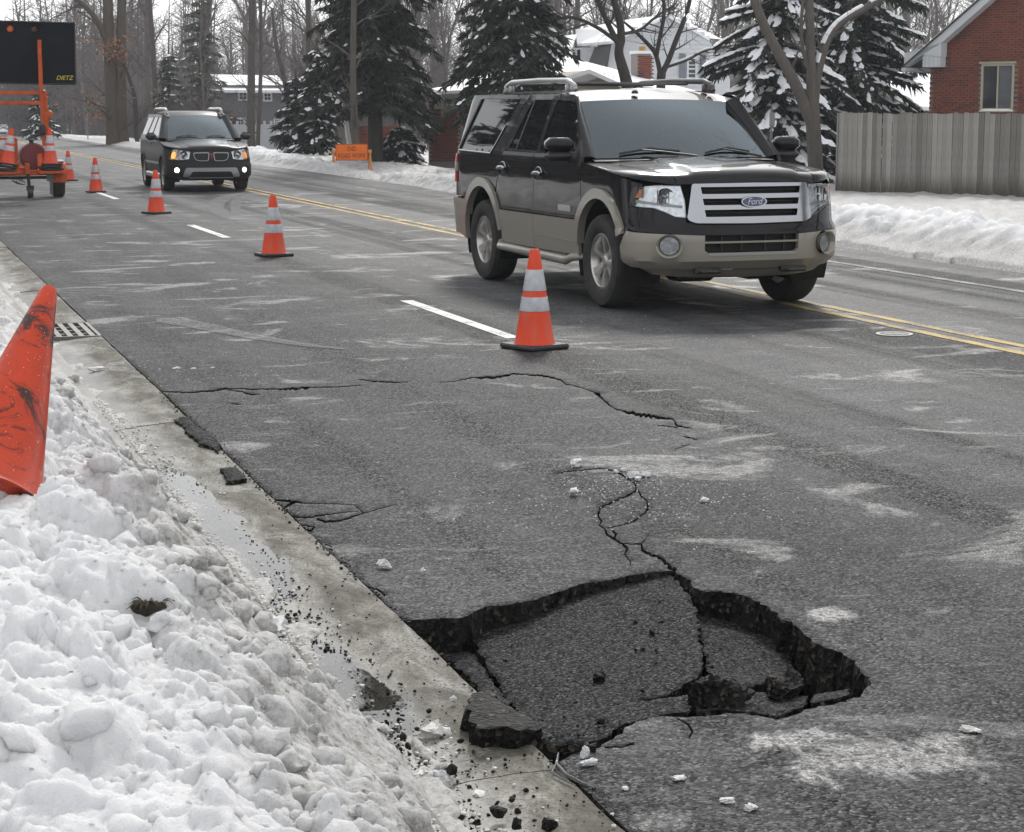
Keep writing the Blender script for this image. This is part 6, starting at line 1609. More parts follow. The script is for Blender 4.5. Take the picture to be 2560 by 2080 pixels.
# ================================================================== FENCE AND HOUSES
def wood_mat():
    q = NT('weathered_fence_wood'); P_ = q.coord(); r = q.rand(); sp = q.sep(P_)
    g = q.noise(q.map(P_, (14, 14, 1.1)), 3.0, 6, .7, .4); st = q.noise(q.map(P_, (6, 6, .6)), 2.0, 4, .6)
    col = q.ramp(q.math('ADD', q.math('MULTIPLY', g, .58), q.math('MULTIPLY', r, .46)), [(.25, (.15, .145, .13)), (.55, (.27, .26, .24)), (.8, (.36, .35, .325))])
    col = q.mix(q.math('MULTIPLY', q.ramp(st, [(.55, 0.0), (.7, 1.0)]), .5), col, (.10, .085, .06))
    damp = q.ramp(q.math('ADD', sp[2], q.math('MULTIPLY', st, .45)), [(.42, 1.0), (.78, 0.0)])
    col = q.mix(q.math('MULTIPLY', damp, .75), col, (.055, .048, .036))
    knot = q.ramp(q.voro(q.map(P_, (1, 1, .7)), 4.5), [(.03, 1.0), (.09, 0.0)]); col = q.mix(q.math('MULTIPLY', knot, .5), col, (.05, .04, .03))
    q.set(Base_Color=col, Roughness=.85, Specular_IOR_Level=.15, Normal=q.bump(g, .5, .01)); return q.m
M_WOOD = wood_mat()
FPA = DY(2092, 494, 43.4); FPB = DY(2560, 516, 39.4); FPA.z = FPB.z = -.36
fdir = Vector((FPB.x - FPA.x, FPB.y - FPA.y, 0)); FL = fdir.length; fdir.normalize(); frz = math.atan2(fdir.y, fdir.x)
fence = thing('wooden_fence', 'tall weathered grey board fence in front of the right-hand brick house', 'fence', FPA, frz)
rf = random.Random(5); NB = 64; bw = FL / 37.0
pm = []
for k in range(6):
    mb = MB(); wv = bw - .005 - .002 * (k % 3); h = 1.98
    mb.add([(0, 0, 0), (wv, 0, 0), (wv, 0, h), (wv * .5, 0, h + .004), (0, 0, h), (0, .02, 0), (wv, .02, 0), (wv, .02, h), (wv * .5, .02, h + .004), (0, .02, h)], [(0, 1, 2, 3, 4), (9, 8, 7, 6, 5), (0, 5, 6, 1), (1, 6, 7, 2), (2, 7, 8, 3), (3, 8, 9, 4), (4, 9, 5, 0)])
    me = mb.mesh('board'); me.materials.append(M_WOOD); pm.append(me)
for k in range(NB):
    o = bpy.data.objects.new('board', pm[rf.randrange(6)]); COL.objects.link(o); o.parent = fence
    o.location = (k * bw, rf.choice((0, 0, .012)) + rf.uniform(-.006, .006), rf.uniform(-.03, .015)); o.rotation_euler = (0, rf.uniform(-.006, .006), rf.uniform(-.02, .02))
for z in (.4, 1.05, 1.7):
    mb = MB(); mb.box((NB * bw / 2, .055, z), (NB * bw, .04, .09)); mb.build('rail', M_WOOD, fence)
for x in np.arange(.1, NB * bw, 2.4):
    mb = MB(); mb.box((x, .12, .95), (.09, .09, 1.9)); mb.build('post', M_WOOD, fence)
mb = MB(); mb.box((-.012, .9, .99), (.022, 1.9, 1.98)); mb.build('end_board', M_WOOD, fence)

def brick_mat(name, lo, mid_, hi):
    q = NT(name); P_ = q.coord(); g = q.node('ShaderNodeNewGeometry')
    r = q.math('FRACT', q.math('ADD', q.rand(), g.outputs['Random Per Island']))
    c = q.ramp(r, [(0, lo), (.16, mid_), (.8, hi), (1, mid_)]); n = q.noise(q.pos(), 30, 4, .7)
    q.set(Base_Color=q.mix(q.math('MULTIPLY', n, .35), c, tuple(v * .6 for v in mid_)), Roughness=.85, Specular_IOR_Level=.15, Normal=q.bump(n, .4, .004)); return q.m
M_BRICK = brick_mat('red_brick', (.10, .062, .060), (.20, .072, .052), (.26, .088, .060))
M_MORTAR = plain('mortar', (.25, .22, .20), .9, 0, .12, 12)
M_SIDING = plain('white_siding_paint', (.58, .60, .62), .6, 0, .05); M_TRIMW = plain('white_trim_paint', (.60, .63, .65), .5, 0, .04); M_CREAM = plain('cream_trim_paint', (.42, .38, .29), .6, 0, .08)
M_SHINGLE = plain('dark_shingle', (.07, .07, .075), .9, 0, .3, 20, .01, 40); M_TANW = plain('tan_siding', (.30, .26, .20), .7, 0, .08)
M_GREYW = plain('grey_siding', (.15, .15, .155), .7, 0, .08); M_ROOFSNOW = plain('roof_snow', (.84, .85, .87), .7, 0, .03, 2, .03, 3)
def house_glass():
    q = NT('house_window_glass'); q.set(Base_Color=(.03, .035, .04), Roughness=.04, IOR=1.6); return q.m
M_HGLASS = house_glass(); M_BLIND = plain('window_blind', (.22, .235, .25), .6)

class Wall:
    """a vertical plane; local u along it, z up; pixels of the photograph -> (u, z) on it"""
    def __init__(s, px, Y, d):
        p = DY(px[0], px[1], Y); s.p = Vector((p.x, p.y, 0)); s.d = Vector((d[0], d[1], 0)).normalized(); s.n = Vector((s.d.y, -s.d.x, 0)); s.rz = math.atan2(s.d.y, s.d.x)
    def uz(s, x, y):
        r = ray(x, y); t = s.n.dot(s.p - Vector((0, 0, CAM_H))) / s.n.dot(r); q = Vector((0, 0, CAM_H)) + r * t; return ((q - s.p).dot(s.d), q.z)
def loc_prism(mb, poly, y0, y1):
    """poly in (u, z) -> solid between local depths y0 (front, smaller) and y1"""
    n = len(poly); vs = [(u, y0, z) for u, z in poly] + [(u, y1, z) for u, z in poly]
    return mb.add(vs, [tuple(range(n)), tuple(range(2 * n - 1, n - 1, -1))] + [(i, n + i, n + (i + 1) % n, (i + 1) % n) for i in range(n)])
BRICK_L, BRICK_H = .202, .058
def brick_me(name='brick'):
    mb = MB(); mb.box((0, 0, 0), (BRICK_L - .004, .03, BRICK_H), 0, .004); me = mb.mesh(name); me.materials.append(M_BRICK); return me
BM_ = brick_me()
def lay_bricks(parent, region, holes, u0, u1, z0, z1, most, front=-.006):
    """bricks of a running bond, the ones nearest the view single parts, the rest one mesh"""
    spots = []; r = random.Random(int(abs(u1) * 100)); z = z0; row = 0
    while z < z1:
        u = u0 + (.105 if row % 2 else 0)
        while u < u1:
            c = (u + .1, z + .034)
            if pip(c[0], c[1], region) and not any(h[0] < c[0] < h[1] and h[2] < c[1] < h[3] for h in holes): spots.append(c)
            u += .212
        z += .0685; row += 1
    spots.sort(key=lambda c: (c[0] > 2.75 or c[1] < 1.3 or c[1] > 4.6, 0)); mb = MB()
    for i, c in enumerate(spots):
        y = front + r.uniform(-.003, .003)
        if i < most:
            o = bpy.data.objects.new('brick', BM_); COL.objects.link(o); o.parent = parent; o.location = (c[0], y, c[1])
        else: mb.box((c[0], y, c[1]), (BRICK_L - .004, .03, BRICK_H))
    if mb.v: stuff(mb.build('brickwork', M_BRICK, parent, fixn=False))

# right-hand brick house, gable end
W1 = Wall((2324, 230), 50.0, fdir); hs = thing('brick_house', 'red brick house with a white overhanging eave behind the board fence', 'house', W1.p, W1.rz)
u_ = lambda x, y: W1.uz(x, y)
c0_, c1_ = u_(2324, 171), u_(2366, 108); a0_ = u_(2372, 105); a1_ = u_(2492, 0)
slope = (a1_[1] - a0_[1]) / (a1_[0] - a0_[0]); ur = 6.0
gable = [(0, -.4), (0, c0_[1]), (c1_[0], c0_[1]), (c1_[0], a0_[1]), (ur, a0_[1] + slope * (ur - c1_[0])), (ur * 2, a0_[1]), (ur * 2, -.4)]
w0_ = u_(2456, 160); w1_ = u_(2534, 276)
wi = (min(w0_[0], w1_[0]), max(w0_[0], w1_[0]), min(w0_[1], w1_[1]), max(w0_[1], w1_[1]))
mb = MB(); loc_prism(mb, gable, .012, .3); wall_o = mb.build('wall', M_MORTAR, hs)
mb = MB(); mb.box((.15, 4.3, 1.2), (.3, 8.0, 3.6)); mb.build('side_wall', M_BRICK, hs)
lay_bricks(wall_o, gable, [(wi[0] - .06, wi[1] + .06, wi[2] - .05, wi[3] + .05)], 0.0, 5.2, -.2, 6.4, 300)
# window
def window(parent, uu, panes, frame_m, t=.06, sill_snow=False, blind=False, proud=.05, lat=0):
    a, b, c, d = uu; mb = MB()
    mb.box(((a + b) / 2, -.01, d - t / 2), (b - a, proud * 2, t)); mb.box(((a + b) / 2, -.01, c + t / 2), (b - a, proud * 2, t))
    for x in (a + t / 2, b - t / 2): mb.box((x, -.01, (c + d) / 2), (t, proud * 2, d - c - 2 * t))
    o = mb.build('window', frame_m, parent)
    mb = MB(); mb.box(((a + b) / 2, .005, (c + d) / 2), (b - a - 2 * t, .012, d - c - 2 * t)); mb.build('pane', M_HGLASS, o)
    mb = MB()
    if panes[0] == 'v': mb.box(((a + b) / 2, -.02, (c + d) / 2), (t * .7, .04, d - c - 2 * t))
    elif panes[0] == 'h': mb.box(((a + b) / 2, -.02, (c + d) / 2), (b - a - 2 * t, .04, t * .7))
    if mb.v: mb.build('mullion', frame_m, o)
    if lat:
        for k in range(1, lat):
            mb = MB(); mb.box((a + (b - a) * k / lat, -.02, (c + d) / 2), (.03, .03, d - c - 2 * t)); mb.build('glazing_bar', frame_m, o)
        mb = MB(); mb.box(((a + b) / 2, -.021, (c + d) / 2), (b - a - 2 * t, .03, .03)); mb.build('glazing_bar', frame_m, o)
    if blind:
        n = int((d - c - 2 * t) / .03); mb = MB()
        x0, x1 = (a + b) / 2 + t * .4, b - t
        for k in range(n): mb.box(((x0 + x1) / 2, -.006, c + t + .02 + k * .03), (x1 - x0, .008, .013))
        stuff(mb.build('blind_slats', M_BLIND, o))
    if sill_snow:
        mb = MB(); mb.grid(lambda u, v: Vector((a - .02 + (b - a + .04) * u, -.10 + .13 * v, c - .012 + .055 * (1 - (2 * u - 1) ** 6) * (1 - (2 * v - 1) ** 4))), np.linspace(0, 1, 14), np.linspace(0, 1, 6)); mb.build('sill_snow', M_SNOW, o, True)
        mb = MB(); mb.box(((a + b) / 2, -.04, c - .03), (b - a + .06, .14, .035)); mb.build('sill', frame_m, o)
    return o
window(hs, wi, 'v', M_CREAM, .06, True, True)
mb = MB(); mb.box(((wi[0] + wi[1]) / 2, -.045, wi[3] + .03), (wi[1] - wi[0] + .12, .1, .05)); mb.build('window_head', M_CREAM, hs)
# white boxed eave with its return, fascia board up the rake, roof with snow
g0 = u_(2278, 133); g1 = u_(2322, 141); bx0 = u_(2323, 142); bx1 = u_(2366, 168)
top0 = u_(2285, 121)
mb = MB(); loc_prism(mb, [(bx0[0], bx1[1]), (bx1[0], bx1[1]), (bx1[0], bx0[1] + .35), (bx0[0], bx0[1])], -.40, -.06); ev = mb.build('eave_return', M_TRIMW, hs)
for k in range(4):
    mb = MB(); uu = bx0[0] + (bx1[0] - bx0[0]) * (k + .5) / 4; mb.box((uu, -.405, (bx1[1] + bx0[1]) / 2), (.008, .006, bx0[1] - bx1[1] - .02)); mb.build('soffit_groove', M_CREAM, ev)
rk = lambda u, dz: a0_[1] + slope * (u - a0_[0]) + dz
mb = MB(); loc_prism(mb, [(g0[0], g0[1]), (bx1[0] + .02, bx0[1] - .01), (bx1[0] + .02, rk(bx1[0], 0)), (ur, rk(ur, 0)), (ur, rk(ur, .24)), (g0[0], rk(g0[0], .24))], -.42, -.05); mb.build('rake_board', M_TRIMW, hs)
mb = MB(); loc_prism(mb, [(g0[0] - .04, rk(g0[0] - .04, .245)), (ur, rk(ur, .245)), (ur, rk(ur, .30)), (g0[0] - .04, rk(g0[0] - .04, .29))], -.48, 8.5); rf_ = mb.build('roof', M_SHINGLE, hs)
mb = MB(); loc_prism(mb, [(g0[0], rk(g0[0], .292)), (ur, rk(ur, .302)), (ur, rk(ur, .36)), (g0[0] + .02, rk(g0[0], .33))], -.44, 8.5); mb.build('snow_cover', M_ROOFSNOW, rf_)
mb = MB(); mb.box((g0[0] - .02, 4, rk(g0[0], .16)), (.12, 8.9, .12), 0, .02); mb.build('gutter_trough', M_TRIMW, hs)

# low garage with a snow roof between spruce and brick house
GY = 60
def slabpoly(name, pts, thick, m, parent=None, root=None):
    mb = MB(); P3 = [DY(*p) for p in pts]; c = sum(P3, Vector()) / len(P3); n = len(P3)
    vs = [c] + P3 + [c - Vector((0, 0, thick))] + [p - Vector((0, 0, thick)) for p in P3]
    fs = [(0, 1 + i, 1 + (i + 1) % n) for i in range(n)] + [(n + 1, n + 2 + (i + 1) % n, n + 2 + i) for i in range(n)] + [(1 + i, n + 2 + i, n + 2 + (i + 1) % n, 1 + (i + 1) % n) for i in range(n)]
    off = -Vector(root.location) if root else Vector()
    mb.add([v + off for v in vs], fs); return mb.build(name, m, parent)
gp = DY(2290, 265, GY); ga = thing('garage', 'low tan garage with a snow-covered roof, behind the fence left of the brick house', 'garage', (gp.x, gp.y, 0))
slabpoly('roof', [(2205, 176, GY + 5), (2350, 186, GY + 5), (2350, 268, GY - .5), (2300, 266, GY - .5), (2247, 243, GY - .3), (2230, 232, GY)], .12, M_ROOFSNOW, ga, ga)
mb = MB(); q_ = [DY(2215, 300, GY), DY(2215, 232, GY), DY(2247, 247, GY), DY(2296, 268, GY), DY(2360, 270, GY), DY(2360, 300, GY)]; mb.extr([p - ga.location for p in q_], (0, 4, 0)); wl_ = mb.build('wall', M_TANW, ga)
for x in (2242, 2252, 2262, 2272, 2282): 
    mb = MB(); p = DY(x, 275, GY) - ga.location; mb.box((p.x, p.y - .01, p.z), (.015, .015, .5)); mb.build('siding_batten', M_CREAM, wl_)
mb = MB(); p = DY(2278, 188, GY + 4) - ga.location; mb.box(p, (.35, .35, .16)); mb.build('roof_vent', M_BLACK, ga)

# brick ranch house behind the large SUV
RY = 63
W2 = Wall((1073, 330), RY, (1, -.16)); rh = thing('brick_house', 'single-storey brick ranch house with snowy roof and porch, behind the large SUV', 'house', W2.p, W2.rz)
v_ = lambda x, y: W2.uz(x, y)
A_ul = v_(1073, 395); e_ = v_(1073, 245); z_e = e_[1]
uD0, uD1 = v_(1145, 330)[0], v_(1158, 330)[0]; uE = v_(1330, 330)[0]
mb = MB(); loc_prism(mb, [(0, -.3), (0, z_e), (uD0, z_e), (uD0, -.3)], .012, .25); pw = mb.build('wall', M_MORTAR, rh)
wn_ = v_(1102, 290) + v_(1117, 271); whole = (wn_[0], wn_[2], wn_[1], wn_[3])
lay_bricks(pw, [(0, -.3), (0, z_e - .12), (uD0, z_e - .12), (uD0, -.3)], [(whole[0] - .03, whole[1] + .03, whole[2] - .03, whole[3] + .03)], 0, uD0, .0, z_e - .1, 260)
window(rh, whole, 'n', M_CREAM, .035, lat=4)
mb = MB(); mb.box(((uD0 + uD1) / 2, .05, 1.05), (uD1 - uD0, .08, 2.5)); dr_ = mb.build('door', M_CREAM, rh)
for z in (.85, 1.7): 
    mb = MB(); mb.box(((uD0 + uD1) / 2 + .02, .005, z), ((uD1 - uD0) * .55, .02, .7 if z > 1 else .5)); mb.build('pane', M_HGLASS, dr_)
mb = MB(); loc_prism(mb, [(uD1, -.3), (uD1, z_e + .25), (uE + 6.5, z_e + .25), (uE + 6.5, -.3)], 1.0, 1.25); bw_ = mb.build('wall', M_MORTAR, rh)
mb = MB(); r2_ = random.Random(4)
zz_ = 0.0; row = 0
while zz_ < z_e + .2:
    u = uD1 + (.1 if row % 2 else 0)
    while u < uE + 6.3: mb.box((u + .1, .992, zz_ + .034), (BRICK_L, .03, BRICK_H)); u += .212
    zz_ += .0685; row += 1
stuff(mb.build('brickwork', M_BRICK, bw_, fixn=False))
a_ = v_(1187, 330)[0]; window_o = window(rh, (a_, a_ + .28, 1.15, 2.75), 'n', M_CREAM, .04); window_o.location = (0, .97, 0)
e1 = v_(1084, 268); e2 = v_(1158, 270)
mb = MB(); mb.box(((e1[0] + e2[0]) / 2, -.12, (e1[1])), (e2[0] - e1[0], .55, .12)); mb.build('porch_fascia', M_CREAM, rh)
mb = MB(); mb.grid(lambda u, w: Vector((e1[0] + .03 + (e2[0] - e1[0] - .06) * u, -.40 + .6 * w, e1[1] + .06 + .20 * (1 - (2 * w - 1) ** 4) * min(1, u * 3.2) ** .5)), np.linspace(0, 1, 12), np.linspace(0, 1, 8)); mb.build('porch_snow', M_ROOFSNOW, rh, True)
slabpoly('eave_soffit', [(1053, 236, RY - .8), (1330, 227, RY - 2), (1330, 245, RY + 1.3), (1066, 252, RY + .4)], .10, M_CREAM, None)
o = bpy.data.objects['eave_soffit']; o.parent = rh; o.matrix_parent_inverse = (Matrix.Translation(rh.location) @ Matrix.Rotation(W2.rz, 4, 'Z')).inverted()
def world_child(o, par):
    o.parent = par; o.matrix_parent_inverse = (Matrix.Translation(par.location) @ par.rotation_euler.to_matrix().to_4x4()).inverted(); return o
world_child(slabpoly('roof', [(1053, 230, RY - .8), (1225, 222, RY - 2), (1330, 218, RY - 2), (1420, 150, RY + 8), (1200, 190, RY + 8), (1140, 203, RY + 6)], .10, M_ROOFSNOW), rh)
world_child(slabpoly('roof', [(1405, 138, RY + 9), (1812, 246, RY + 2), (1788, 248, RY), (1700, 226, RY), (1556, 210, RY - .5), (1473, 173, RY - .5), (1425, 188, RY - .5), (1330, 200, RY - .5)], .14, M_ROOFSNOW), rh)
mb = MB(); q_ = [DY(*p) for p in ((1428, 300, RY), (1428, 192, RY), (1473, 176, RY), (1556, 213, RY), (1785, 256, RY), (1785, 300, RY))]; mb.extr(q_, (0, 3, 0)); tg_ = world_child(mb.build('tan_gable', M_TANW, None), rh)
for i in range(10):
    x = 1434 + i * 11; p = DY(x, 197, RY - .01); ht = .26 - abs(x - 1473) * .0028
    if ht > .05: mb = MB(); mb.box((p.x, p.y, p.z + .05), (.018, .015, ht * 2)); b_ = mb.build('siding_batten', M_CREAM, None); b_.parent = tg_
cp = DY(1602, 168, RY + 5); CW = 36 / FPX * (RY + 5)
chm = MB(); chm.box((cp.x, cp.y, cp.z), (CW, .7, 1.0)); ch = world_child(chm.build('chimney', M_MORTAR, None), rh)
for r_ in range(12):
    for k in range(3):
        o = bpy.data.objects.new('brick', BM_); COL.objects.link(o); o.parent = ch; o.location = (cp.x - CW / 2 + .1 + k * .19 - (.06 if r_ % 2 else 0) + .03, cp.y - .356, cp.z - .38 + r_ * .0685)
mb = MB(); mb.box((cp.x, cp.y, cp.z + .53), (CW + .1, .8, .10)); o = mb.build('cap', M_ROOFSNOW, None); o.parent = ch
mb = MB(); mb.lathe([(.13, 0), (.12, .14), (.14, .17), (0, .18)], 12, Matrix.Translation((cp.x + .05, cp.y, cp.z + .58))); o = mb.build('chimney_pot', plain('clay_pot', (.42, .26, .07), .7), None); o.parent = ch

# white gambrel house
HY = 84
W3 = Wall((1650, 150), HY, (1, -.12)); gh = thing('white_house', 'white clapboard house with a gambrel roof and grey shutters, beyond the ranch house', 'house', W3.p, W3.rz)
z3 = lambda x, y: W3.uz(1280 + x * .29949, y * .29949)
gam = [z3(790, 900), z3(790, 640), z3(835, 345), z3(1300, 122), z3(1645, 322), z3(1820, 670), z3(1820, 900)]
mb = MB(); loc_prism(mb, gam, .03, .35); gw = mb.build('wall', M_SIDING, gh)
zlo, zhi = gam[0][1], gam[3][1]; zz_ = zlo
while zz_ < zhi:
    xs_ = []
    for i in range(len(gam)):
        p, q_ = gam[i], gam[(i + 1) % len(gam)]
        if (p[1] <= zz_) != (q_[1] <= zz_): xs_.append(p[0] + (q_[0] - p[0]) * (zz_ - p[1]) / (q_[1] - p[1]))
    if len(xs_) >= 2:
        a, b = min(xs_), max(xs_); mb = MB(); mb.add([(a, .026, zz_ + .19), (b, .026, zz_ + .19), (b, -.01, zz_), (a, -.01, zz_), (a, .03, zz_), (b, .03, zz_)], [(0, 3, 2, 1), (3, 4, 5, 2)])
        mb.build('clapboard', M_SIDING, gw)
    zz_ += .19
wa, wb_ = z3(1455, 672), z3(1545, 475); wo_ = window(gh, (wa[0], wb_[0], wa[1], wb_[1]), 'h', M_TRIMW, .09, proud=.06)
M_SHUT = plain('shutter_blue_grey', (.19, .21, .25), .6)
for x0, x1 in ((1395, 1447), (1568, 1615)):
    p, q_ = z3(x0, 695), z3(x1, 450); mb = MB(); mb.box(((p[0] + q_[0]) / 2, -.05, (p[1] + q_[1]) / 2), (q_[0] - p[0], .05, q_[1] - p[1])); sh_ = mb.build('shutter', M_SHUT, gh)
    for k in range(14): mb = MB(); mb.box(((p[0] + q_[0]) / 2, -.08, p[1] + (q_[1] - p[1]) * (k + .5) / 14), ((q_[0] - p[0]) * .8, .02, .04), M=Matrix.Rotation(.4, 4, 'X')); mb.build('slat', M_SHUT, sh_)
bk = lambda x, y, dy: DY(1280 + x * .29949, y * .29949, HY + dy)
def quad3(name, pts, thick, m, par):
    return world_child(slabpoly(name, [(1280 + p[0] * .29949, p[1] * .29949, HY + p[2]) for p in pts], thick, m), par)
quad3('roof', [(1310, 118, -.3), (820, 345, -.3), (545, 365, 9), (530, 245, 12), (950, 165, 6)], .12, M_ROOFSNOW, gh)
quad3('lower_roof', [(832, 350, -.2), (770, 640, .5), (640, 520, 6), (690, 395, 6)], .1, M_SHINGLE, gh)
quad3('roof', [(1298, 118, -.3), (1650, 318, -.3), (1760, 330, 8), (1400, 150, 8)], .12, M_ROOFSNOW, gh)
quad3('lower_roof', [(1650, 320, -.3), (1830, 680, -.2), (1880, 640, 6), (1760, 330, 6)], .1, M_SHINGLE, gh)
mb = MB(); q_ = [bk(520, 640, 7), bk(520, 400, 7), bk(690, 395, 6.4), bk(690, 640, 6.4)]; mb.extr(q_, (0, .3, 0)); dm_ = world_child(mb.build('dormer', M_SIDING, None), gh)
for x0 in (545, ): 
    mb = MB(); mb.extr([bk(x0, 495, 6.9), bk(x0, 415, 6.9), bk(x0 + 25, 415, 6.8), bk(x0 + 25, 495, 6.8)], (0, .1, 0)); o = mb.build('pane', M_HGLASS, None); o.parent = dm_
mb = MB(); q_ = [bk(425, 480, 9), bk(425, 300, 9), bk(520, 300, 9), bk(520, 480, 9)]; mb.extr(q_, (0, 3, 0)); world_child(mb.build('side_wing', M_SIDING, None), gh)
quad3('roof', [(425, 300, 8.8), (540, 285, 8.8), (500, 395, 7), (420, 395, 7)], .1, M_ROOFSNOW, gh)
# rear brick chimney or wall glimpsed right of the white house
# grey house far off
BY = 112
W4 = Wall((560, 280), BY, (1, 0)); bh = thing('grey_house', 'two-storey grey house with snowy roof far behind the oncoming SUV', 'house', W4.p, 0)
k4 = lambda x, y: W4.uz(x, y)
pa, pb = k4(553, 330), k4(735, 222)
mb = MB(); mb.box(((pa[0] + pb[0]) / 2, 3, (pa[1] + pb[1]) / 2), (pb[0] - pa[0], 6, pb[1] - pa[1] + .4)); mb.build('wall', M_GREYW, bh)
pc, pd = k4(553, 320), k4(592, 290); mb = MB(); mb.box(((pc[0] + pd[0]) / 2, -.03, (pc[1] + pd[1]) / 2), (pd[0] - pc[0], .06, pd[1] - pc[1])); mb.build('brick_panel', M_BRICK, bh)
q_ = [k4(536, 183), k4(722, 186), k4(730, 226), k4(558, 225)]
mb = MB(); mb.add([(q_[3][0], -.6, q_[3][1]), (q_[2][0], -.6, q_[2][1]), (q_[1][0], 3.5, q_[1][1]), (q_[0][0], 3.5, q_[0][1]), (q_[3][0], -.6, q_[3][1] - .15), (q_[2][0], -.6, q_[2][1] - .15), (q_[1][0], 3.5, q_[1][1] - .15), (q_[0][0], 3.5, q_[0][1] - .15)], [(0, 1, 2, 3), (7, 6, 5, 4), (0, 4, 5, 1), (1, 5, 6, 2), (2, 6, 7, 3), (3, 7, 4, 0)]); mb.build('roof', M_ROOFSNOW, bh)
for x0, x1, y0, y1, lt_n in ((595, 620, 228, 252, 2), (657, 680, 230, 254, 2), (704, 724, 232, 254, 2), (583, 614, 294, 316, 5), (684, 704, 296, 318, 3)):
    p, q2 = k4(x0, y1), k4(x1, y0); window(bh, (p[0], q2[0], p[1], q2[1]), 'n', M_TRIMW, .10, lat=lt_n)
# white panel fence in front of it
VY = 98
p0, p1 = DY(560, 340, VY), DY(712, 340, VY); vf = thing('panel_fence', 'low white panel fence with snow in front of the far grey house', 'fence', (p0.x, VY, -.2))
L_f = p1.x - p0.x; n = 9
for k in range(n):
    mb = MB(); mb.box((L_f * (k + .5) / n, 0, .55), (L_f / n - .10, .05, 1.25)); mb.build('panel', M_SIDING, vf)
for k in range(n + 1):
    mb = MB(); mb.box((L_f * k / n, 0, .62), (.11, .11, 1.45)); mb.build('post', M_SIDING, vf)
# small brick wall piece left of the ranch house, behind the spruce trunk
p0, p1 = DY(898, 372, 72), DY(942, 318, 72); t = thing('garden_wall', 'low brick wall glimpsed between the spruce trunks', 'wall', ((p0.x + p1.x) / 2, 72, -.2))
mb = MB(); mb.box((.4, 0, (p1.z - 0) / 2 + .1), (p1.x - p0.x + 1.2, .25, p1.z + .3)); gwl = mb.build('wall', M_MORTAR, t)
mb = MB(); zz_ = 0; row = 0
while zz_ < p1.z + .2:
    u = -(p1.x - p0.x) / 2 - .2 + (.1 if row % 2 else 0)
    while u < (p1.x - p0.x) / 2 + .8: mb.box((u + .1, -.13, zz_ + .034), (BRICK_L, .03, BRICK_H)); u += .212
    zz_ += .0685; row += 1
stuff(mb.build('brickwork', M_BRICK, gwl, fixn=False))
# ================================================================== TREES
def bark_mat(name, lo, hi, snow=0.0):
    q = NT(name); P_ = q.coord(); n = q.noise(q.map(P_, (9, 9, 1.4)), 2.2, 6, .7, .5); m_ = q.noise(P_, 1.1, 4, .6)
    col = q.ramp(q.math('ADD', q.math('MULTIPLY', n, .7), q.math('MULTIPLY', m_, .3)), [(.3, lo), (.7, hi)])
    q.set(Base_Color=col, Roughness=.9, Normal=q.bump(n, .7, .03)); return q.m
M_BARK = bark_mat('bark_grey', (.055, .048, .042), (.135, .118, .10)); M_BARKD = bark_mat('bark_dark', (.030, .026, .023), (.075, .064, .055)); M_BARKW = bark_mat('bark_warm', (.06, .047, .036), (.125, .10, .078))
M_BARKF = bark_mat('bark_far_hazed', (.085, .076, .072), (.175, .158, .148)); M_TWIG = plain('twigs', (.115, .100, .096), .9, 0, .25, 3); M_BIRCH = bark_mat('bark_birch', (.30, .28, .26), (.62, .60, .57))  # far bark and twigs paled: distance haze put into their colour
def needle_mat(name, lo, hi):
    q = NT(name); g = q.node('ShaderNodeNewGeometry'); q.set(Base_Color=q.ramp(g.outputs['Random Per Island'], [(0, lo), (1, hi)]), Roughness=.75); return q.m
M_NEEDLE = needle_mat('spruce_needles', (.010, .017, .012), (.034, .043, .028)); M_NEEDLE_P = needle_mat('pine_needles', (.040, .050, .030), (.095, .105, .065))
M_OAKLEAF = needle_mat('dry_oak_leaves', (.22, .085, .03), (.36, .15, .06))
M_BSNOW = plain('branch_snow', (.80, .81, .84), .7, 0, .04, 6, .02, 12)

class Tree:
    def __init__(s, seed): s.r = random.Random(seed); s.trunk = MB(); s.crown = MB(); s.snow = MB(); s.tips = []
    def limb(s, p, d, L, r0, r1, lev, bend=.25, up=.15, n=None, mb=None, sides=None):
        n = n or max(2, int(4 + 3 * L / 3)) if lev < 2 else (n or 3)
        pts = [p.copy()]; d = d.normalized(); dirs = [d.copy()]
        for i in range(n):
            d = (d + Vector((s.r.gauss(0, bend), s.r.gauss(0, bend), s.r.gauss(0, bend) + up)) * (1.0 / n) * 1.6).normalized()
            p = p + d * (L / n); pts.append(p.copy()); dirs.append(d.copy())
        rs = [r0 + (r1 - r0) * (i / n) ** .9 for i in range(n + 1)]
        (mb or (s.trunk if lev == 0 else s.crown)).tube(pts, rs, sides or (8 if lev == 0 else 5 if lev == 1 else 3), cap=lev < 2)
        return pts, rs, dirs
    def grow(s, pts, rs, dirs, lev, maxlev, count, Lf, spread, start=.3, upb=.1):
        n = len(pts) - 1
        for k in range(count):
            t = start + (1 - start) * (k + s.r.random()) / count; i = min(n - 1, int(t * n)); f = t * n - i
            p = pts[i].lerp(pts[i + 1], f); r = rs[i] + (rs[i + 1] - rs[i]) * f; d = dirs[i]
            a = s.r.random() * 6.283; o = d.orthogonal().normalized(); o = Matrix.Rotation(a, 3, d) @ o
            nd = (d * math.cos(spread) + o * math.sin(spread) * s.r.uniform(.8, 1.2) + Vector((0, 0, upb))).normalized()
            L = Lf * s.r.uniform(.6, 1.15) * (1 - .55 * t)
            if L < .15: continue
            q = s.limb(p, nd, L, max(.005, min(r * .62, L * .022 + .004)), .004, lev, .35, .12)
            if lev < maxlev:
                s.grow(*q, lev + 1, maxlev, (0, 7, 5, 4)[lev] if lev < 4 else 3, L * .62, .75 if lev == 1 else .85, .2, upb)
            else: s.tips.append(q[0][-1])
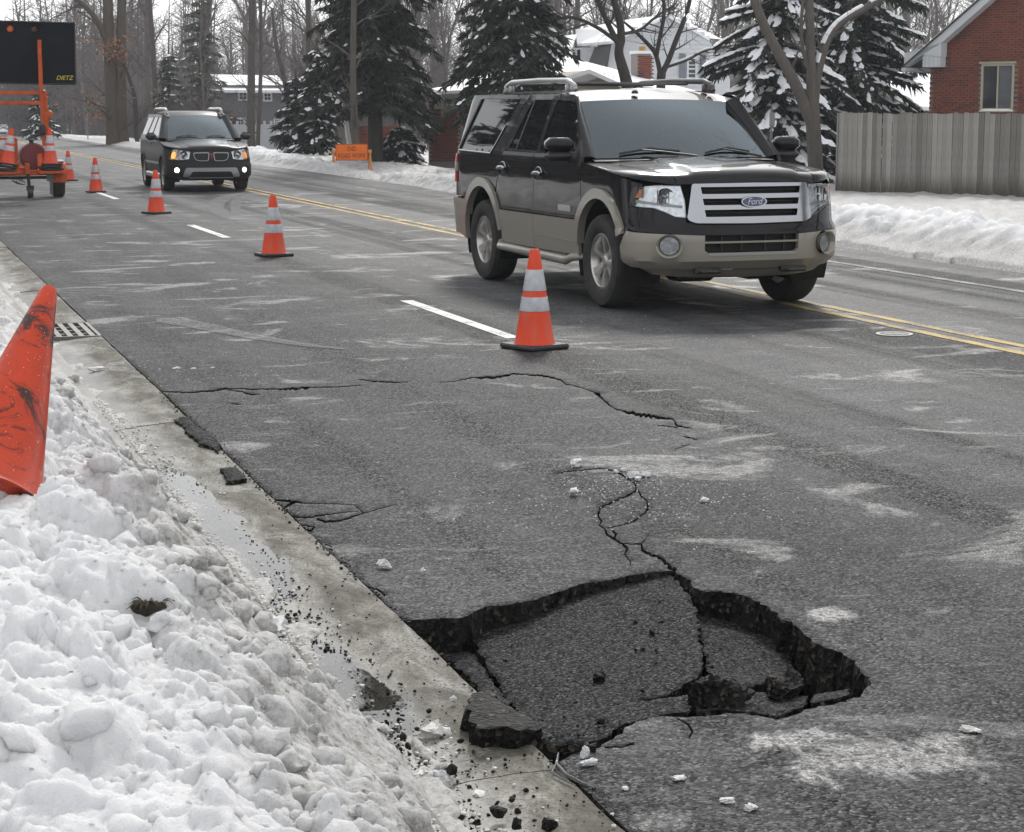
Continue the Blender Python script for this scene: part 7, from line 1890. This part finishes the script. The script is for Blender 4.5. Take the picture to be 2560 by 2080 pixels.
def bare_tree(seed, H, r0, first=.25, fork=True, branches=16, Lf=.36, levels=3, lean=.06, m=M_BARK, label='bare tree', cat='tree', loc=(0, 0, 0), group=None, twig=M_TWIG):
    T = Tree(seed); r = T.r
    top = T.limb(Vector((0, 0, -.4)), Vector((r.gauss(0, lean), r.gauss(0, lean), 1)), H * .62, r0 * 1.08, r0 * .5, 0, .10, .04, 9)
    ends = [top]
    k = 2 if fork else 1
    for i in range(k):
        a = r.random() * 6.28; sp = .45 if fork else .08
        ends.append(T.limb(top[0][-1], Vector((math.cos(a) * sp * (1 if i == 0 else -1), math.sin(a) * sp * (1 if i == 0 else -1), 1)), H * .42, r0 * .46, .02, 0, .2, .08, 7))
    T.grow(*top, 1, levels, int(branches * .6), H * Lf, 1.0, first / .62, .12)
    for e in ends[1:]: T.grow(*e, 1, levels, int(branches * .5), H * Lf * .75, .85, .1, .12)
    t = thing('bare_tree', label, cat, loc, 0, group)
    T.trunk.build('trunk', m, t, True, 80, False); T.crown.build('crown', twig, t, False, 80, False)
    return t, T
def spruce(seed, H, Rb, z0, label, loc, snow=0.0, m=M_NEEDLE, dens=1.0, droop=.30, trunk_r=.17, wh=.34, open_=1.0, group=None, name='spruce_tree', ssz=1.0):
    r = random.Random(seed); tr_ = MB(); nd = MB(); sn = MB(); wd = MB()
    tr_.tube([(0, 0, -.4), (0, 0, H * .5), (0, 0, H)], [trunk_r, trunk_r * .6, .02], 8)
    z = z0; tri = []
    while z < H - .3:
        f = 1 - (z - z0) / (H - z0); Rz = Rb * (f ** .75) * r.uniform(.82, 1.1); nb = int(5 + 4 * f)
        a0 = r.random() * 6.28
        for b in range(nb):
            a = a0 + 6.283 * b / nb + r.gauss(0, .22); L = Rz * r.uniform(.45, 1.2) + .15; droop_ = droop * r.uniform(.6, 1.5)
            if r.random() > open_: continue
            dx, dy = math.cos(a), math.sin(a); zb = z + r.uniform(-.2, .2)
            P_ = lambda t, droop_=droop_: Vector((dx * L * t, dy * L * t, zb + .10 * L * t - droop_ * L * t * t * 1.6 + .10 * L * t ** 4))
            wd.tube([P_(0), P_(.5), P_(1)], [.025 + .01 * L, .018, .005], 3, False)
            n = int((9 + 20 * L) * dens)
            for k in range(n):
                t = .12 + .88 * r.random() ** .8; p = P_(t); side = r.choice((-1, 1)); w = (.10 + .26 * L * (1 - t) * .6) * r.random()
                q = p + Vector((-dy, dx, 0)) * side * w + Vector((0, 0, -.05 * r.random() - .25 * w))
                d = Vector((dx * r.uniform(.1, .9) - dy * side * r.uniform(0, 1.0), dy * r.uniform(.1, .9) + dx * side * r.uniform(0, 1.0), -r.uniform(.1, .95))).normalized(); ln = r.uniform(.12, .40); bw_ = r.uniform(.02, .06)
                o = d.cross(Vector((r.gauss(0, 1), r.gauss(0, 1), r.gauss(0, 1)))).normalized() * bw_
                b0 = len(nd.v); nd.v += [tuple(q - o), tuple(q + o), tuple(q + d * ln * .6 + o * .8), tuple(q + d * ln)]; nd.f += [(b0, b0 + 1, b0 + 2, b0 + 3)]; nd.mi += [0]
            if snow > 0:
                for k in range(int(L * 9) + 1):
                    if r.random() < snow:
                        t = .3 + .68 * r.random() ** .7; p = P_(t) + Vector((-dy, dx, 0)) * r.gauss(0, .10) + Vector((0, 0, .035)); s_ = r.uniform(.035, .12) * ssz; dn = (P_(min(1, t + .06)) - P_(t - .06)).normalized(); sd = dn.cross(Vector((0, 0, 1))).normalized()
                        up = sd.cross(dn); e = s_ * r.uniform(1.0, 2.2); w = s_ * r.uniform(.5, .95); h = s_ * .38
                        b0 = len(sn.v); ring = [p + dn * e * math.cos(x) * r.uniform(.7, 1.2) + sd * w * math.sin(x) * r.uniform(.7, 1.2) + Vector((0, 0, -.35 * s_ * abs(math.sin(x)))) for x in np.linspace(0, 6.283, 7)[:-1]]
                        sn.v += [tuple(v) for v in ring] + [tuple(p + up * h), tuple(p - up * h * .4)]; sn.f += [(b0 + i, b0 + (i + 1) % 6, b0 + 6) for i in range(6)] + [(b0 + (i + 1) % 6, b0 + i, b0 + 7) for i in range(6)]; sn.mi += [0] * 12
        z += wh * r.uniform(.7, 1.15) * (.55 + .45 * f)
    t = thing(name, label, 'conifer', loc, r.random() * 6, group)
    tr_.build('trunk', M_BARKD, t, True, 80, False); stuff(nd.build('needles', m, t, False, 80, False)); stuff(wd.build('branches', M_BARKD, t, False, 80, False))
    if sn.v: stuff(sn.build('snow_load', M_BSNOW, t, True, 80, True))
    return t
def gz(x, y): return float(right_h(np.array([x]), np.array([y]))[0]) if x < 36 and y < 110 else -.32
def at(px, Y): p = DY(px, 300, Y); return (p.x, Y, gz(p.x, Y) - .05)

# conifers one can tell apart
spruce(11, 21, 2.2, 2.0, 'largest dark spruce in view, its bare lower trunk right of the END ROAD WORK sign', at(938, 62), .04, dens=2.7, trunk_r=.27)
spruce(12, 18, 2.05, 2.25, 'dark spruce rising behind the rear of the large SUV, hanging over the porch', at(1292, 57.5), .16, dens=2.7, droop=.42)
spruce(13, 8.0, 2.5, .1, 'snow-laden spruce at the right of the large SUV roof, left of the leaning trunk', at(1945, 51), 1.0, dens=2.4, ssz=1.45)
spruce(14, 13.0, 2.8, .1, 'tall dark spruce with snow clumps, behind the fork of the right-hand tree', at(2125, 53), .6, dens=2.4, ssz=1.15)
spruce(15, 3.2, 1.05, .15, 'small snow-dusted spruce left of the largest spruce', at(742, 72), .5, dens=1.5, trunk_r=.08)
spruce(16, 4.2, 1.1, .5, 'slender dusty spruce between the small spruce and the largest spruce', at(795, 70), .4, dens=1.3, trunk_r=.09)
spruce(17, 7.8, 1.55, 1.0, 'thin olive pine with drooping boughs, left of the far grey house', at(505, 104), .1, M_NEEDLE_P, 1.3, .22, .2, .55, .85, name='pine_tree')
spruce(18, 5.0, 1.25, .4, 'shorter olive pine left of the drooping pine', at(425, 106), .15, M_NEEDLE_P, 1.2, .25, .12, .5, .9, name='pine_tree')
spruce(19, 3.4, 1.3, .1, 'low spruce behind the trailer winch, half hidden', at(100, 118), .5, dens=1.2, trunk_r=.1)
spruce(20, 1.5, 1.1, .05, 'low snowy juniper bush at the foot of the brick ranch wall', at(1000, 62.5), .6, dens=1.8, trunk_r=.05, name='juniper_bush')

# broad-leaved trees one can tell apart: hand-laid limbs, then twigs
def limbed(label, px_Y, limbs, seed, m, twigs=4, Lf=1.6, lev=2, snowy=(), leaf=None, name='bare_tree', upb=.05):
    T = Tree(seed); base = at(*px_Y); t = thing(name, label, 'tree', base); o = Vector(base)
    for i, (pl, rs, cnt) in enumerate(limbs):
        P3 = [DY(x, y, px_Y[1] + (q[0] if q else 0)) - o for x, y, *q in pl]
        # smooth the polyline
        for _ in range(2):
            n_ = [P3[0]]
            for a, b in zip(P3[:-1], P3[1:]): n_ += [a.lerp(b, .25), a.lerp(b, .75)]
            P3 = n_ + [P3[-1]]
        rr = [float(np.interp(k / (len(P3) - 1), np.linspace(0, 1, len(rs)), rs)) for k in range(len(P3))]
        mb = T.trunk if rs[0] > .06 else T.crown
        mb.tube(P3, rr, 10 if rs[0] > .1 else 6)
        dirs = [(P3[min(k + 1, len(P3) - 1)] - P3[max(0, k - 1)]).normalized() for k in range(len(P3))]
        if cnt: T.grow(P3, rr, dirs, 1, lev, cnt, Lf, .95, .25, upb)
        if pl[-1][1] < 0:                    # the limb goes on above the view
            q_ = T.limb(P3[-1], dirs[-1] + Vector((0, 0, .4)), max(2.5, rr[-1] * 38), rr[-1], .015, 0 if rr[-1] > .06 else 1, .25, .08, 7)
            T.grow(*q_, 1, 2, 10, max(1.5, rr[-1] * 16), .9, .1, .1)
        if i in snowy:
            for k in range(len(P3) - 1):
                if T.r.random() < .8:
                    d = (P3[k + 1] - P3[k]); sd = d.cross(Vector((0, 0, 1)))
                    if sd.length < d.length * .25: continue
                    up = sd.cross(d).normalized(); sd.normalize(); r1, r2 = rr[k], rr[k + 1]; f = lambda p, r_, a: p + up * r_ * math.cos(a) * 1.02 + sd * r_ * math.sin(a) * 1.02
                    AA = np.linspace(-.9, .9, 6); vs = [f(P3[k], r1, a) for a in AA] + [f(P3[k + 1], r2, a) for a in AA] + [f(P3[k], r1 + .035, a * .8) for a in AA] + [f(P3[k + 1], r2 + .035, a * .8) for a in AA]
                    fs = [(12 + i_, 13 + i_, 19 + i_, 18 + i_) for i_ in range(5)] + [(0, 6, 18, 12), (11, 5, 17, 23), (0, 12, 13, 14, 15, 16, 17, 5, 4, 3, 2, 1), (6, 7, 8, 9, 10, 11, 23, 22, 21, 20, 19, 18)]
                    T.snow.add(vs, fs)
    T.trunk.build('trunk', m, t, True, 80, False)
    if T.crown.v: T.crown.build('crown', m if m is not M_BIRCH else M_TWIG, t, False, 80, False)
    if T.snow.v: stuff(T.snow.build('snow_load', M_BSNOW, t, True, 60))
    if leaf:
        lf = MB(); r = T.r
        for tp in T.tips:
            if tp.z > leaf[1]: continue
            if mnoise.noise(tp * .55) < leaf[2]: continue
            for k in range(leaf[0]):
                c = tp + Vector((r.gauss(0, .22), r.gauss(0, .22), r.gauss(0, .15))); a = Vector((r.gauss(0, 1), r.gauss(0, 1), r.gauss(0, 1))).normalized(); b = a.orthogonal().normalized(); s_ = r.uniform(.05, .11); lf.add([c - a * s_, c + b * s_ * .6, c + a * s_, c - b * s_ * .6], [(0, 1, 2, 3)])
        if lf.v: stuff(lf.build('leaves', M_OAKLEAF, t, False, 80, False))
    return t
limbed('thick grey trunk that forks behind the fence end, one limb carrying snow', (2040, 46), [
    ([(2042, 470), (2040, 440), (2034, 330), (2030, 255)], [.235, .20, .19, .175], 0),
    ([(2030, 265), (2027, 130), (2024, 40), (2018, -160)], [.16, .12, .11, .06], 6),
    ([(2026, 300), (1985, 200), (1935, 115), (1890, 20), (1860, -100)], [.15, .15, .13, .11, .07], 6),
    ([(2034, 270), (2045, 170), (2075, 78), (2130, 35), (2205, -2), (2300, -60)], [.13, .115, .10, .095, .08, .05], 7),
    ([(2020, 170), (2000, 100), (2010, -40)], [.06, .05, .03], 4)], 31, M_BARK, Lf=1.5, snowy=(3,), upb=.0)
limbed('crooked dark tree leaning left, left one of the pair above the large SUV roof', (1568, 58), [
    ([(1580, 290), (1567, 206), (1555, 165), (1545, 130), (1553, 100)], [.21, .19, .165, .14, .13], 0),
    ([(1553, 105), (1552, 60), (1540, 20), (1520, -60)], [.13, .12, .105, .07], 7),
    ([(1546, 110), (1520, 60), (1498, 10), (1470, -50)], [.10, .085, .08, .05], 7),
    ([(1538, 100), (1490, 65), (1425, 38), (1370, 55), (1310, 75)], [.07, .06, .05, .035, .015], 8),
    ([(1556, 85), (1600, 78), (1640, 40), (1690, 10)], [.06, .05, .04, .02], 8)], 32, M_BARKD, Lf=1.7)
limbed('dark tree with three spreading stems and one long level bough, above the SUV roof', (1653, 59), [
    ([(1652, 290), (1652, 206), (1654, 180)], [.17, .145, .14], 0),
    ([(1652, 190), (1642, 140), (1630, 120), (1590, 80), (1560, 55)], [.085, .075, .07, .05, .03], 7),
    ([(1641, 140), (1652, 80), (1662, 35), (1655, -30)], [.075, .065, .06, .04], 7),
    ([(1655, 185), (1672, 150), (1690, 100), (1715, 40), (1732, -30)], [.105, .09, .085, .07, .05], 7),
    ([(1665, 168), (1720, 150), (1755, 128), (1800, 118), (1850, 112), (1885, 90)], [.06, .052, .045, .04, .03, .012], 9)], 33, M_BARKD, Lf=1.7, snowy=(4,))
limbed('straight grey trunk standing in front of the largest spruce', (886, 57), [
    ([(893, 400), (887, 330), (882, 200), (884, 60), (886, -120)], [.135, .115, .095, .085, .06], 10)], 34, M_BARK, Lf=2.2, upb=.05)
limbed('tall double-trunked oak keeping rust-brown leaves, left of the oncoming SUV', (292, 99), [
    ([(283, 380), (283, 345), (280, 250), (272, 120), (268, -60)], [.42, .36, .33, .28, .2], 9),
    ([(309, 380), (306, 348), (300, 240), (302, 120), (306, -60)], [.38, .33, .29, .25, .18], 9),
    ([(276, 130), (250, 60), (210, 10), (160, -20)], [.2, .16, .12, .08], 8)], 35, M_BARKW, Lf=3.6, lev=3, leaf=(3, 6.0, .06), upb=-.05, name='oak_tree')
limbed('bent dark stem leaning across the snow right of the rusty oak', (340, 98), [
    ([(345, 370), (340, 320), (338, 240), (325, 200), (310, 160)], [.12, .11, .10, .08, .04], 6)], 36, M_BARKD, Lf=1.8)
limbed('thin tall pole-straight trunk left of the two olive pines', (386, 108), [
    ([(388, 330), (388, 240), (382, 120), (374, 0), (370, -80)], [.17, .15, .14, .12, .1], 8)], 37, M_BARK, Lf=2.6)
limbed('thicker of two grey trunks in front of the far grey house', (626, 97), [
    ([(629, 380), (628, 340), (628, 200), (630, 60), (630, -80)], [.24, .2, .19, .17, .15], 9)], 38, M_BARK, Lf=2.8)
limbed('thinner of two grey trunks in front of the far grey house', (645, 90), [
    ([(644, 380), (645, 340), (652, 200), (652, 60), (650, -80)], [.12, .10, .09, .08, .06], 9)], 39, M_BARK, Lf=2.4)
limbed('forked twin stems rising through the olive pine', (515, 110), [
    ([(515, 330), (515, 100), (512, 10), (505, -80)], [.28, .24, .2, .15], 6), ([(516, 60), (525, 0), (530, -80)], [.2, .16, .12], 6)], 40, M_BARK, Lf=2.4)
limbed('white birch trunk beside the straight trunk and the largest spruce', (870, 66), [
    ([(876, 375), (870, 340), (864, 295), (858, 240)], [.10, .09, .085, .07], 0)], 41, M_BIRCH)
limbed('short slanted trunk right of the small spruces', (765, 74), [
    ([(758, 375), (764, 330), (768, 250), (772, 120), (770, -40)], [.15, .135, .12, .1, .08], 9)], 42, M_BARK, Lf=2.2)
limbed('spreading tree left of the far grey house roof and behind the thin trunk', (720, 92), [
    ([(722, 360), (722, 260), (712, 200), (690, 120), (680, 20)], [.16, .14, .12, .09, .05], 9), ([(722, 230), (745, 190), (790, 140), (800, 60)], [.1, .08, .06, .03], 9)], 43, M_BARK, Lf=2.4)

# the wood behind: individual bare trees, copied from a few grown ones
WOOD = 'bare trees of the wood behind the houses'; WL = 'bare grey tree among many alike in the misty wood behind the houses'
protos = []
for i, (H, r0, first, fork, nb, Lf) in enumerate([(13, .20, .10, True, 24, .34), (15, .24, .14, False, 26, .30), (11, .14, .06, True, 22, .36), (16, .27, .2, True, 24, .30), (9, .11, .04, True, 22, .40), (13, .17, .12, False, 26, .32)]):
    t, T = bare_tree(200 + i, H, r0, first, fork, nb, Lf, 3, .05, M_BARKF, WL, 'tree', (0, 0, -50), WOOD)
    protos.append((t, kid_list(t)))
rw = random.Random(17); placed = []; used = set(); nW = 0
def wood_tree(x, y, sc):
    global nW
    i = rw.randrange(len(protos)); t, kl = protos[i]; loc = (x, y, (-.32 + far_drop(y)) if y > 110 or x > 36 else gz(x, y) - .1); rz = rw.random() * 6.28
    if i not in used:
        used.add(i); t.location = loc; t.rotation_euler = (0, 0, rz); t.scale = (sc, sc, sc)
    else: copy_tree(t, kl, loc, rz, sc, WL, WOOD)
    nW += 1
tries = 0
while nW < 255 and tries < 14000:
    tries += 1
    y = 84 + 120 * rw.random() ** 1.1; az = R(rw.uniform(2.2, 34.5)); x = y * math.tan(az)
    if x < 15.5 and y < 170: continue
    if x < 13.5: continue
    # leave the lots of the far houses and the view to them free
    pxx = 1280 + FPX * math.tan(az - YAW)
    if 535 < pxx < 740 and y < 118: continue
    if 1400 < pxx < 1850 and y < 100: continue
    if any((x - a) ** 2 + (y - b) ** 2 < 2.6 for a, b in placed): continue
    if (400 < pxx < 530 or pxx < 130) and rw.random() < .72: continue
    placed.append((x, y)); wood_tree(x, y, rw.uniform(.8, 1.15))
# low leafless brush and the farthest trees, one mass
far = MB(); rb = random.Random(23)
for k in range(620 + 170):
    y = 185 + 95 * rb.random(); az = R(rb.uniform(1.5, 35)); x = y * math.tan(az); H = rb.uniform(7, 17)
    if k < 170: x = y * math.tan(R(rb.uniform(1.5, 9.5)))
    if k >= 620: y = rb.uniform(38, 150); x = -7.5 - .09 * y - rb.random() * 16
    pxx = 1280 + FPX * math.tan(az - YAW)
    if 390 < pxx < 535 or pxx < 150: H *= .55
    dz = far_drop(y)
    far.tube([(x, y, -.4 + dz), (x + rb.gauss(0, .3), y, H * .6 + dz), (x + rb.gauss(0, .6), y, H + dz)], [.16, .10, .03], 4, False)
    for j in range(44):
        z = H * rb.uniform(.06, .95) + dz; a = rb.random() * 6.28; L = rb.uniform(.8, 3.2) * (1.1 - z / H * .6); e = Vector((x + math.cos(a) * L, y + math.sin(a) * L, z + L * rb.uniform(.1, .8)))
        far.tube([(x, y, z), e], [.05, .012], 3, False)
        for q in range(3):
            b = Vector((x, y, z)).lerp(e, rb.uniform(.3, 1)); far.tube([b, b + Vector((rb.gauss(0, .6), rb.gauss(0, .6), rb.uniform(0, .9)))], [.022, .008], 3, False)
stuff(far.build('far_wood', M_TWIG, None, False, 80, False))
br = MB()
for k in range(330):
    y = rb.uniform(88, 150); az = R(rb.uniform(4.5, 34)); x = max(16.5, y * math.tan(az)); pxx = 1280 + FPX * math.tan(math.atan2(x, y) - YAW)
    if 535 < pxx < 740 and y < 118: continue
    if 1400 < pxx < 1850 and y < 100: continue
    for j in range(46):
        a = rb.random() * 6.28; L = rb.uniform(.8, 3.0); b = Vector((x + rb.gauss(0, .5), y + rb.gauss(0, .5), -.3 + far_drop(y))); m1 = b + Vector((math.cos(a) * L * .25, math.sin(a) * L * .25, L * .7)); e = m1 + Vector((math.cos(a) * L * .4 + rb.gauss(0, .2), math.sin(a) * L * .3, L * .35 * rb.uniform(-.2, 1)))
        br.tube([b, m1, e], [.022, .014, .005], 3, False)
        br.tube([m1, m1 + Vector((rb.gauss(0, .4), rb.gauss(0, .4), rb.uniform(.1, .8)))], [.012, .004], 3, False)
stuff(br.build('brush', M_TWIG, None, False, 80, False))

# trees on the near verge, out of frame: the windows and paint of the SUVs mirror them
MV = 'trees outside the view mirrored in the SUV'; k_ = 0
for x, y, i, s in ((-7, 20, 0, .9), (-9, 27, 1, .8), (-8, 34, 3, .8), (-7.5, 5, 0, .8), (-9, 12, 2, 1.1), (-7, 44, 1, .9), (-9, 58, 3, .9), (-14, 66, 5, 1.1), (-17, 74, 0, 1.2), (-13, 52, 2, 1.1), (-20, 84, 3, 1.1), (-23, 92, 1, 1.2), (-16, 90, 5, 1.2), (-27, 104, 0, 1.3), (15.6, 19.0, 5, 1.2), (14.2, 14.0, 0, 1.35), (14.5, 10.0, 3, 1.2), (-4.5, 15, 1, 1.3), (-5, 33, 3, 1.4)):
    copy_tree(protos[i][0], protos[i][1], (x, y, .2), x * 1.3, s, 'bare tree by the road outside the view, seen only as a reflection', MV)
sp_ = spruce(50, 8.5, 2.6, .3, 'spruce of the near verge, seen only as a dark reflection in the SUV windows', (-7.5, 30.5, .2), .1, dens=1.3, group='spruces of the near verge')
ks = kid_list(sp_)
for x, y, s in ((-6.5, 39, 1.0), (-8.5, 47, 1.3), (-9, 57, 1.6), (-12, 65, 1.5), (-14, 75, 1.2), (-17, 84, 1.7), (-20, 95, 1.6), (-10, 22, .9)): copy_tree(sp_, ks, (x, y, .2), x * 2.1, s)

hg = MB(); rh_ = random.Random(9)  # unseen hedge, added to darken what the SUV sides mirror
for k in range(26000):
    y = rh_.uniform(27, 175); w = rh_.random(); z = .2 + 2.4 * (1 - (1 - w) ** 1.5) * (.8 + .35 * mnoise.noise(Vector((y * .6, 3, 1)))); x = -3.2 - rh_.random() * .9
    d = Vector((rh_.gauss(.3, .6), rh_.gauss(0, .6), rh_.gauss(.2, .5))).normalized() * rh_.uniform(.2, .45); o_ = d.orthogonal().normalized() * rh_.uniform(.05, .12); c_ = Vector((x, y, z)); b0 = len(hg.v)
    hg.v += [tuple(c_ - o_), tuple(c_ + o_), tuple(c_ + d)]; hg.f += [(b0, b0 + 1, b0 + 2)]; hg.mi += [0]
stuff(hg.build('unseen_hedge', M_NEEDLE, None, False, 80, False))

# ---- misty winter air
q = NT('winter_air'); q.n.remove(q.p)
v = q.node('ShaderNodeVolumePrincipled'); v.inputs['Color'].default_value = (.80, .84, .90, 1); v.inputs['Density'].default_value = HAZE; v.inputs['Anisotropy'].default_value = .2
q.l.new(v.outputs[0], q.out.inputs['Volume'])
mb = MB(); mb.box((60, 125, 8.5), (200, 350, 22)); stuff(mb.build('haze', q.m))
